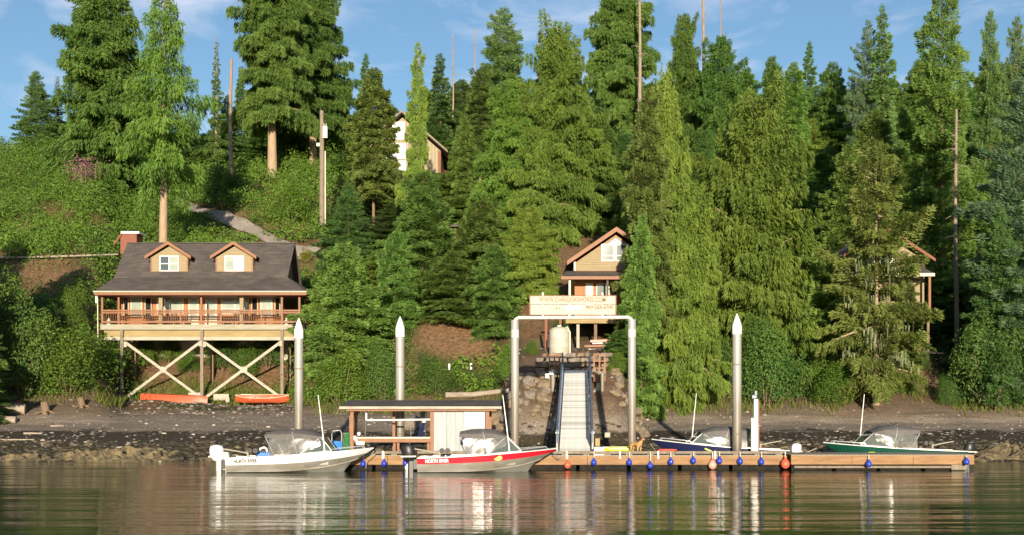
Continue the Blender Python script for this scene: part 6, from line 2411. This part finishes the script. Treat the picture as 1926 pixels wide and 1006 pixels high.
# ------------------------------------------------------------------ the boats (own space: x from transom to bow, z from the waterline)
def hull_rows(L, B, g0, g1, n=26):
    rows = []
    for i in range(n + 1):
        s = i / n
        bw = B / 2 * (1 - max(0, (s - .42) / .58) ** 2.3) * (0.93 + .07 * min(1, s / .3))
        bw = max(bw, .02)
        zg = g0 + (g1 - g0) * s ** 1.5
        bc = max(bw * (0.84 - .35 * max(0, (s - .4) / .6) ** 1.5), .012)
        zc = .03 + .52 * max(0, (s - .30) / .70) ** 2.0
        zk = -.28 + (zc + .30) * max(0, (s - .72) / .28) ** 2.2
        zm = zc + (zg - zc) * .52
        bm_ = bc + (bw - bc) * .70
        rk = lambda f: L * s * (1 - .175 * s ** 4 * (1 - f))
        rows.append(dict(g=(rk(1), bw, zg), m=(rk(.72), bm_, zm), c=(rk(.38), bc, zc), k=(rk(0.0), 0, zk)))
    return rows


def mir(p, s):
    return (p[0], p[1] * s, p[2])


def lerp3(a, b, t):
    return tuple(a[i] + (b[i] - a[i]) * t for i in range(3))


def boat(name, label, L, B, g0, g1, lower, upper, px_stern, py_, Yc_, flip, can, engines, text=None, text_mat=None, ant=4.3, ant_lean=-.3, sticker=True, band=0.0, kick=True):
    t = thing(name, label, 'boat')
    rows = hull_rows(L, B, g0, g1)
    mb = MB()
    mb.loft([[mir(r_['g'], -1), mir(r_['m'], -1), mir(r_['c'], -1), mir(r_['k'], 1), mir(r_['c'], 1), mir(r_['m'], 1), mir(r_['g'], 1)] for r_ in rows])
    r0 = rows[0]
    mb.add([mir(r0['g'], -1), mir(r0['m'], -1), mir(r0['c'], -1), r0['k'], mir(r0['c'], 1), mir(r0['m'], 1), mir(r0['g'], 1)], [(0, 1, 2, 3, 4, 5, 6)])
    hull = mb.build('hull', lower, t, smooth=True)
    # painted topside strake, a sheet standing 6 mm off the plating
    for s in (-1, 1):
        a_ = []
        for r_ in rows:
            lo = lerp3(r_['m'], r_['g'], band) if band >= 0 else lerp3(r_['c'], r_['m'], 1 + band)
            md = (r_['m'][0], r_['m'][1] + .009, r_['m'][2]) if band < 0 else None
            lo = (lo[0], lo[1] + .008, lo[2])
            hi = (r_['g'][0], r_['g'][1] + .008, r_['g'][2] - .012)
            a_.append([mir(lo, s), mir(md or lerp3(lo, hi, .5), s), mir(hi, s)])
        MB().loft(a_).build('topside', upper, hull, smooth=True)
        rub = MB()
        rub.tube([(r_['c'][0], (r_['c'][1] + .012) * s, r_['c'][2]) for r_ in rows], .020, 5)
        rub.build('chine_rail', m_alu, hull)
    # gunwale caps, foredeck, cockpit floor
    for s in (-1, 1):
        mb = MB()
        mb.loft([[(r_['g'][0], (r_['g'][1] + .03) * s, r_['g'][2] - .008), (r_['g'][0], (r_['g'][1] + .03) * s, r_['g'][2] + .022), (r_['g'][0], max(0, r_['g'][1] - .12) * s, r_['g'][2] + .03)] for r_ in rows])
        mb.build('gunwale', m_alu_panel, hull, smooth=False)
    fd = [r_ for r_ in rows if r_['g'][0] > L * .68]
    MB().loft([[mir((r_['g'][0] - .01, max(.01, r_['g'][1] - .1), r_['g'][2] + .012), -1), (r_['g'][0] - .01, 0, r_['g'][2] + .05), mir((r_['g'][0] - .01, max(.01, r_['g'][1] - .1), r_['g'][2] + .012), 1)] for r_ in fd]).build('foredeck', m_alu, hull, smooth=True)
    inn = [r_ for r_ in rows if r_['g'][0] <= L * .72]
    MB().loft([[mir((r_['g'][0] + .05, r_['g'][1] - .12, r_['g'][2]), -1), mir((r_['g'][0] + .05, r_['g'][1] - .2, .30), -1), mir((r_['g'][0] + .05, r_['g'][1] - .2, .30), 1), mir((r_['g'][0] + .05, r_['g'][1] - .12, r_['g'][2]), 1)] for r_ in inn]).build('cockpit', m_alu, hull)
    # canopy: fabric top on hoops, clear curtains, windscreen
    zg = lambda x: g0 + (g1 - g0) * (x / L) ** 1.5
    hb = lambda x: (B / 2 * (1 - max(0, (x / L - .42) / .58) ** 2.3)) - .06
    xr_, xf, xw, top, sk = can            # rear edge, front of roof, foot of windscreen, roof height, skirt height
    st = ((xr_ - .14, top - .10), (xr_ + .35, top - .01), (xr_ + .45 * (xf - xr_), top + .01), (xr_ + .72 * (xf - xr_), top - .02), (xf, sk + .14))
    rws = []
    for i, (x, zt) in enumerate(st):
        w = hb(min(x, L * .62)) * .94
        zs = sk + (.04 if i == len(st) - 1 else 0) + (.10 if i == 0 else 0)
        rws.append([(x, -w, zs), (x, -w * .96, zs + (zt - zs) * .55), (x, -w * .74, zt - .05), (x, -w * .3, zt), (x, w * .3, zt), (x, w * .74, zt - .05), (x, w * .96, zs + (zt - zs) * .55), (x, w, zs)])
    cn = MB().loft(rws).build('canopy', m_canvas, t, smooth=True)
    mb = MB()
    for k in (0, 2):
        x = st[k][0]
        w = hb(x) * .95
        mb.tube([(x + .45 - k * .1, -w, zg(x) + .02), (x + .08, -w, sk + .05), (x + .02, -w * .9, st[k][1] - .16), (x + .02, -w * .55, st[k][1] - .03), (x + .02, w * .55, st[k][1] - .03), (x + .02, w * .9, st[k][1] - .16), (x + .08, w, sk + .05), (x + .45 - k * .1, w, zg(x) + .02)], .022, 6)
    mb.build('hoop', m_chrome, cn, smooth=True)
    xs = xf - .95                          # where the windscreen's wings end
    for s in (-1, 1):
        rws = []
        nn = 9
        for i in range(nn):
            f = i / (nn - 1)
            x = xr_ + .05 + (xf - .10 - xr_) * f
            w0 = hb(x)
            zb2 = zg(x) + .04 + max(0, (x - xs) / (xf - xs)) * 0.50 * (sk - zg(x))
            bul = .035 * math.sin(f * 14 + 1.3 * s) + .02 * math.sin(f * 31)
            rws.append([(x, s * (w0 + bul * .4), zb2), (x, s * (w0 * .99 + bul), zb2 + (sk - zb2) * .35), (x, s * (w0 * .975 - bul * .6), zb2 + (sk - zb2) * .7), (x, s * w0 * .945, sk + .02)])
        MB().loft(rws).build('clear_curtain', m_vinyl, cn, smooth=True)
        a, b, c_ = (xs, s * hb(xs), zg(xs) + .04), (xw, s * hb(xw) * .80, zg(xw) + .05), (xf - .04, s * hb(xf) * .86, sk + .10)
        mb = MB()
        mb.prism([a, b, c_], (0, s * .012, 0))
        wg = mb.build('side_window', m_windscreen, t)
        mb = MB()
        o_ = Vector((0, s * .02, 0))
        for p_, q_ in ((a, b), (b, c_), (c_, a)):
            mb.tube([Vector(p_) + o_, Vector(q_) + o_], .022, 5)
        mb.build('window_frame', m_alu_panel if upper is not m_green_paint else m_galv, wg)
    mb = MB()
    mb.prism([(xw, -hb(xw) * .8, zg(xw) + .05), (xw, hb(xw) * .8, zg(xw) + .05), (xf - .04, hb(xf) * .86, sk + .10), (xf - .04, -hb(xf) * .86, sk + .10)], (.012, 0, .004))
    mb.build('windscreen', m_windscreen, t)
    # seats and helm seen through the curtain
    for y in (-.5, .5):
        mb = MB()
        mb.box(xr_ + .7, xr_ + 1.15, y - .24, y + .24, .31, .82)
        mb.box(xr_ + .66, xr_ + .78, y - .24, y + .24, .82, 1.22)
        mb.build('seat', m_dark, t, bevel=.03)
    MB().box(xs + .25, xw - .25, -hb(xw) * .7, hb(xw) * .7, .31, zg(xw) - .02).build('dash', m_dark, t)
    # bow rail
    mb = MB()
    for s in (-1, 1):
        q = [r_ for r_ in rows if L * .70 < r_['g'][0] < L * .93]
        pts = [(r_['g'][0], (r_['g'][1] - .06) * s, r_['g'][2] + .14) for r_ in q]
        pts = [(pts[0][0] - .1, pts[0][1], pts[0][2] - .12)] + pts + [(pts[-1][0] + .1, pts[-1][1], pts[-1][2] - .12)]
        mb.tube(pts, .016, 5)
    mb.build('bow_rail', m_chrome, t, smooth=True)
    if ant:
        y = -hb(ant) * .98
        mb = MB()
        za_ = zg(ant) + .05
        mb.tube([(ant, y, za_), (ant + ant_lean * .2, y, za_ + .6), (ant + ant_lean, y, za_ + 2.62)], [.035, .03, .016], 7)
        an = mb.build('antenna', m_white, t, smooth=True)
        mb = MB()
        mb.cbox((ant, y, za_ - .01), (.14, .10, .12))
        mb.build('antenna_mount', m_alu_panel, an)
    for (kind_, ex, ey, sc) in engines:
        m_e = {'w': m_outboard, 'b': m_black, 'g': m_galv}[kind_]
        cx_, cz = ex, .62
        mb = MB()
        secs = []
        for (zz2, l0, l1, ww) in ((-.10, -.20, .16, .14), (0, -.30, .20, .19), (.16, -.36, .22, .23), (.36, -.37, .20, .23), (.48, -.33, .14, .20), (.53, -.20, .02, .10)):
            row = []
            for k in range(12):
                a = k / 12 * 6.283
                ca, sa = math.cos(a), math.sin(a)
                f = (abs(ca) ** 2.6 + abs(sa) ** 2.6) ** (-1 / 2.6)
                row.append((cx_ + sc * ((l0 + l1) / 2 + (l1 - l0) / 2 * ca * f), ey + sc * ww * sa * f, cz + sc * zz2))
            secs.append(row)
        mb.loft(secs, close=True)
        mb.add(secs[-1], [tuple(range(12))])
        mb.add(secs[0], [tuple(range(12))[::-1]])
        en = mb.build('outboard', m_e, t, smooth=True)
        mb = MB()
        mb.loft([[(cx_ + sc * (q[0] + .0), ey + sc * q[1], cz + sc * zz2) for q in ((-.12, 0), (-.06, -.045), (.08, -.035), (.08, .035), (-.06, .045))] for zz2 in (-.1, -.5, -.78, -1.05)], close=True)
        mb.box(cx_ - sc * .30, cx_ + sc * .12, ey - .12 * sc, ey + .12 * sc, cz - sc * .80, cz - sc * .77)
        mb.build('leg', m_e if kind_ != 'w' else m_galv, en)
        MB().box(cx_ + sc * .10, min(cx_ + sc * .42, .03), ey - .10 * sc, ey + .10 * sc, cz - sc * .42, cz - sc * .05).build('bracket', m_black, en)
        mb = MB()
        mb.box(cx_ - sc * .365, cx_ + sc * .215, ey - sc * .236, ey + sc * .236, cz + sc * .05, cz + sc * .10)
        mb.build('cowl_band', m_alu if kind_ == 'w' else m_galv, en)
    # downrigger arm over the quarter
    if kick:
        mb = MB()
        y = -hb(.6)
        q0 = Vector((1.05, y, g0 + .22))
        mb.tube([q0, q0 + Vector((-.45, -.02, .10)), q0 + Vector((-1.15, -.10, .22))], .030, 6)
        mb.tube([q0 + Vector((0, 0, -.2)), q0 + Vector((0, 0, .16))], .05, 7)
        dr = mb.build('downrigger', m_pale_wood, t, smooth=True)
        for k in range(2):
            mb = MB()
            c_ = q0 + Vector((.10 + .26 * k, 0, .12))
            mb.tube([c_ + Vector((0, -.07, 0)), c_ + Vector((0, .07, 0))], .12, 12)
            mb.build('reel', m_dark, dr, smooth=True)
    if sticker:
        for s in (-1,):
            k = int(len(rows) * .56)
            r_ = rows[k]
            c_ = lerp3(r_['m'], r_['g'], .50)
            mb = MB()
            pts = [(c_[0] + .20 * math.cos(a), -(c_[1] + .022), c_[2] + .12 * math.sin(a)) for a in [q / 16 * 6.283 for q in range(16)]]
            mb.prism(pts, (0, .008, 0))
            mb.build('round_sticker', m_lime if upper is m_red_paint else m_cream, hull)
    if text:
        k = 2
        a_, b_ = rows[k], rows[k + 4]
        p_ = lerp3(a_['m'], a_['g'], .50)
        q_ = lerp3(b_['m'], b_['g'], .50)
        tl = letters(hull, text, (p_[0] - .12, -(p_[1] + .055), p_[2] + .0), .235 if upper is not m_red_paint else .22, text_mat, width=1.08)
        tl.rotation_euler = (R(90 - 6), -math.atan2(q_[2] - p_[2], q_[0] - p_[0]), -math.atan2(q_[1] - p_[1], q_[0] - p_[0]))
    x = X(px_stern, Yc_)
    t.location = (x, Yc_, 0)
    t.rotation_euler = (0, R(-.6) * (1 if not flip else 1), math.pi if flip else 0)
    ORG[t.name] = Vector((0, 0, 0))
    return t


boat('white_boat', 'silver and white aluminium boat with black NORTH RIVER lettering and a big white outboard', 6.70, 2.25, .66, 1.02, m_alu, m_alu_panel, 434, 0, 53.75, False,
     (1.95, 4.40, 4.85, 1.93, 1.50), (('w', -.58, .15, 1.18), ('g', -.02, -.62, .62)), 'NORTH RIVER', m_ink, ant=4.55, ant_lean=-.28, band=-.05)
boat('red_striped_boat', 'silver boat with a broad red stripe and a black outboard moored before the gangway', 6.45, 2.25, .66, 1.00, m_alu, m_red_paint, 788, 0, 53.75, False,
     (2.10, 4.15, 4.80, 1.95, 1.52), (('b', -.38, .1, 1.22),), 'NORTH RIVER', m_white, ant=4.25, ant_lean=-.28, band=0.10)
boat('navy_boat', 'dark navy boat with a grey canopy moored behind the dock, bow to the left', 7.0, 2.25, .74, 1.22, m_alu, m_blue_paint, 1476, 0, 60.2, True,
     (2.0, 4.5, 5.0, 1.93, 1.50), (('w', -.50, .1, .90),), None, None, ant=4.75, ant_lean=-.22, sticker=False, band=-.95)
boat('green_boat', 'dark green boat with a pale canopy moored behind the right hand dock', 7.1, 2.25, .74, 1.08, m_alu, m_green_paint, 1806, 0, 59.3, True,
     (2.55, 4.75, 5.35, 2.0, 1.55), (('b', -.35, .1, 1.0),), None, None, ant=4.95, ant_lean=-.22, sticker=False, band=-.95)

# loose things aboard and on the dock
t = thing('cooler', 'blue cooler with a white handle loop in the stern of the white boat', 'cooler', (X(497, 53.4), 53.4, .66))
c = ORG[t.name]
MB().cbox(c + Vector((0, 0, .13)), (.62, .4, .26)).build('box', m_blue_plastic, t, bevel=.03)
mb = MB()
mb.tube([c + Vector((-.22, 0, .26)), c + Vector((-.18, 0, .42)), c + Vector((0, 0, .48)), c + Vector((.1, 0, .42)), c + Vector((.14, 0, .27))], .05, 7)
mb.build('handle', m_white, t, smooth=True)
t = canoe('kayak', 'lime green kayak lying on the dock left of the dog', 1.55, .55, .26, m_lime)
t['category'] = 'kayak'
t.location = (X(1164, 57.2), 57.2, .70)
t.rotation_euler = (R(8), 0, R(3))
MB().lathe([(.30, .235), (.31, .26), (.2, .27)], (0, 0, 0), 12, sx=1.0, sy=.5).build('cockpit_cover', m_white, t)
mb = MB()
c = P(1252, 849, 57.0)
for k in range(4):
    pts = [c + Vector((.45 * math.cos(a) + .03 * k, .3 * math.sin(a), -.06 + k * .055)) for a in [q / 14 * 6.283 for q in range(15)]]
    mb.tube(pts, .035, 6, cap=False)
mb.top('red_hose', m_buoy_red, 'red hose coiled on the dock before the bow of the navy boat', 'hose', smooth=True)
mb = MB()
c = P(1335, 847, 56.6)
mb.bar(c + Vector((-.25, 0, .12)), c + Vector((.3, 0, -.12)), .10, .07)
mb.bar(c + Vector((-.1, .05, -.08)), c + Vector((.15, 0, -.12)), .2, .06)
mb.top('yellow_tool', m_lime, 'small yellow green tool lying on the dock below the navy boat', 'tool')
mb = MB()
mb.cbox(P(1639, 852, 57.2), (.36, .2, .17))
mb.top('lime_tub', m_lime, 'small lime green tub between the green boat and the right hand dock', 'tub', bevel=.03)
for pts, lab in (((P(703, 848, 53.8), P(690, 866, 54.6), P(688, 880, 55.1)), 'pale mooring rope at the bow of the white boat'), ((P(1042, 850, 53.8), P(1050, 862, 54.6), P(1060, 856, 55.2)), 'pale mooring rope at the bow of the red striped boat'),
                 ((P(1536, 842, 59.3), P(1522, 848, 58.4), P(1506, 855, 57.2)), 'pale mooring rope at the bow of the green boat'), ((P(1223, 834, 60.2), P(1232, 846, 59), P(1240, 852, 57.4)), 'pale mooring rope at the bow of the navy boat')):
    mb = MB()
    mb.tube(pts, .02, 5)
    mb.top('mooring_rope', m_rope, lab, 'rope', smooth=True)


# ------------------------------------------------------------------ the dog
def skin_body(name, joints, edges, mat, parent, sub=2):
    me = bpy.data.meshes.new(name)
    me.from_pydata([j[0] for j in joints], edges, [])
    o = bpy.data.objects.new(name, me)
    C.objects.link(o)
    md = o.modifiers.new('skin', 'SKIN')
    for i, j in enumerate(joints):
        sv = me.skin_vertices[0].data[i]
        sv.radius = j[1] if isinstance(j[1], tuple) else (j[1], j[1])
        sv.use_root = (i == 0)
    s2 = o.modifiers.new('sub', 'SUBSURF')
    s2.levels = s2.render_levels = sub
    dg = bpy.context.evaluated_depsgraph_get()
    m2 = bpy.data.meshes.new_from_object(o.evaluated_get(dg))
    bpy.data.objects.remove(o)
    m2.materials.clear()
    m2.materials.append(mat)
    m2.shade_smooth()
    return link_mesh(name, m2, parent)


dog = thing('dog', 'tan dog standing on the dock between the lime kayak and the navy boat', 'dog')
J = [((0, 0, .46), (.115, .125)), ((.22, 0, .455), (.125, .15)), ((-.24, 0, .48), (.105, .115)), ((.36, 0, .56), (.085, .10)), ((.44, 0, .68), (.075, .075)), ((.52, 0, .72), (.075, .07)), ((.63, 0, .69), (.042, .04)), ((.68, 0, .685), (.03, .028)),
     ((.26, -.10, .34), .058), ((.25, -.105, .19), .038), ((.25, -.105, .03), .032), ((.31, -.105, .015), .030),
     ((.24, .10, .34), .058), ((.22, .105, .19), .038), ((.20, .105, .03), .032), ((.26, .105, .015), .030),
     ((-.27, -.10, .36), .075), ((-.20, -.11, .25), .045), ((-.34, -.11, .155), .030), ((-.31, -.11, .03), .030), ((-.25, -.11, .015), .029),
     ((-.29, .10, .36), .075), ((-.26, .11, .25), .045), ((-.40, .11, .155), .030), ((-.37, .11, .03), .030), ((-.31, .11, .015), .029),
     ((-.36, 0, .51), .045), ((-.48, 0, .42), .028), ((-.53, 0, .30), .016)]
E = [(0, 1), (0, 2), (1, 3), (3, 4), (4, 5), (5, 6), (6, 7), (1, 8), (8, 9), (9, 10), (10, 11), (1, 12), (12, 13), (13, 14), (14, 15), (2, 16), (16, 17), (17, 18), (18, 19), (19, 20), (2, 21), (21, 22), (22, 23), (23, 24), (24, 25), (2, 26), (26, 27), (27, 28)]
skin_body('body', J, E, m_fur, dog)
for s in (-1, 1):
    mb = MB()
    mb.prism([(.46, s * .065, .765), (.53, s * .075, .755), (.525, s * .095, .655), (.475, s * .09, .64)], (0, s * .02, 0))
    mb.build('ear', m_red_wood, dog, smooth=True)
mb = MB()
mb.cbox((.70, 0, .695), (.035, .04, .03))
for s in (-1, 1):
    mb.cbox((.585, s * .05, .735), (.02, .012, .018))
mb.build('nose_and_eyes', m_black, dog, bevel=.004)
dog.location = (X(1196, 56.4), 56.4, .69)
dog.scale = (1.0, 1.0, 1.05)
dog.rotation_euler = (0, 0, R(-55))

# ------------------------------------------------------------------ far wooded hill glimpsed between the trees
m_far = M('far_forest', (0.030, 0.055, 0.022), (0.075, 0.105, 0.045), 0.06, 0.9, bump=0.0, detail=8)
g = np.random.default_rng(91)
xs_ = np.linspace(-420, 520, 520)
rows = []
for j in range(8):
    Y = 700 + j * 30
    f = 1 - (7 - j) / 7.0
    crest = 190 + 22 * np.exp(-((xs_ - 55) / 120) ** 2)
    spike = g.random(len(xs_)) * 9 * (1 if j else 0)
    rows.append([(float(x + g.normal(0, .4)), Y, float(60 + (c - 60) * f + s)) for x, c, s in zip(xs_, crest, spike)])
MB().loft(rows).build('far_hill', m_far, kind='structure')
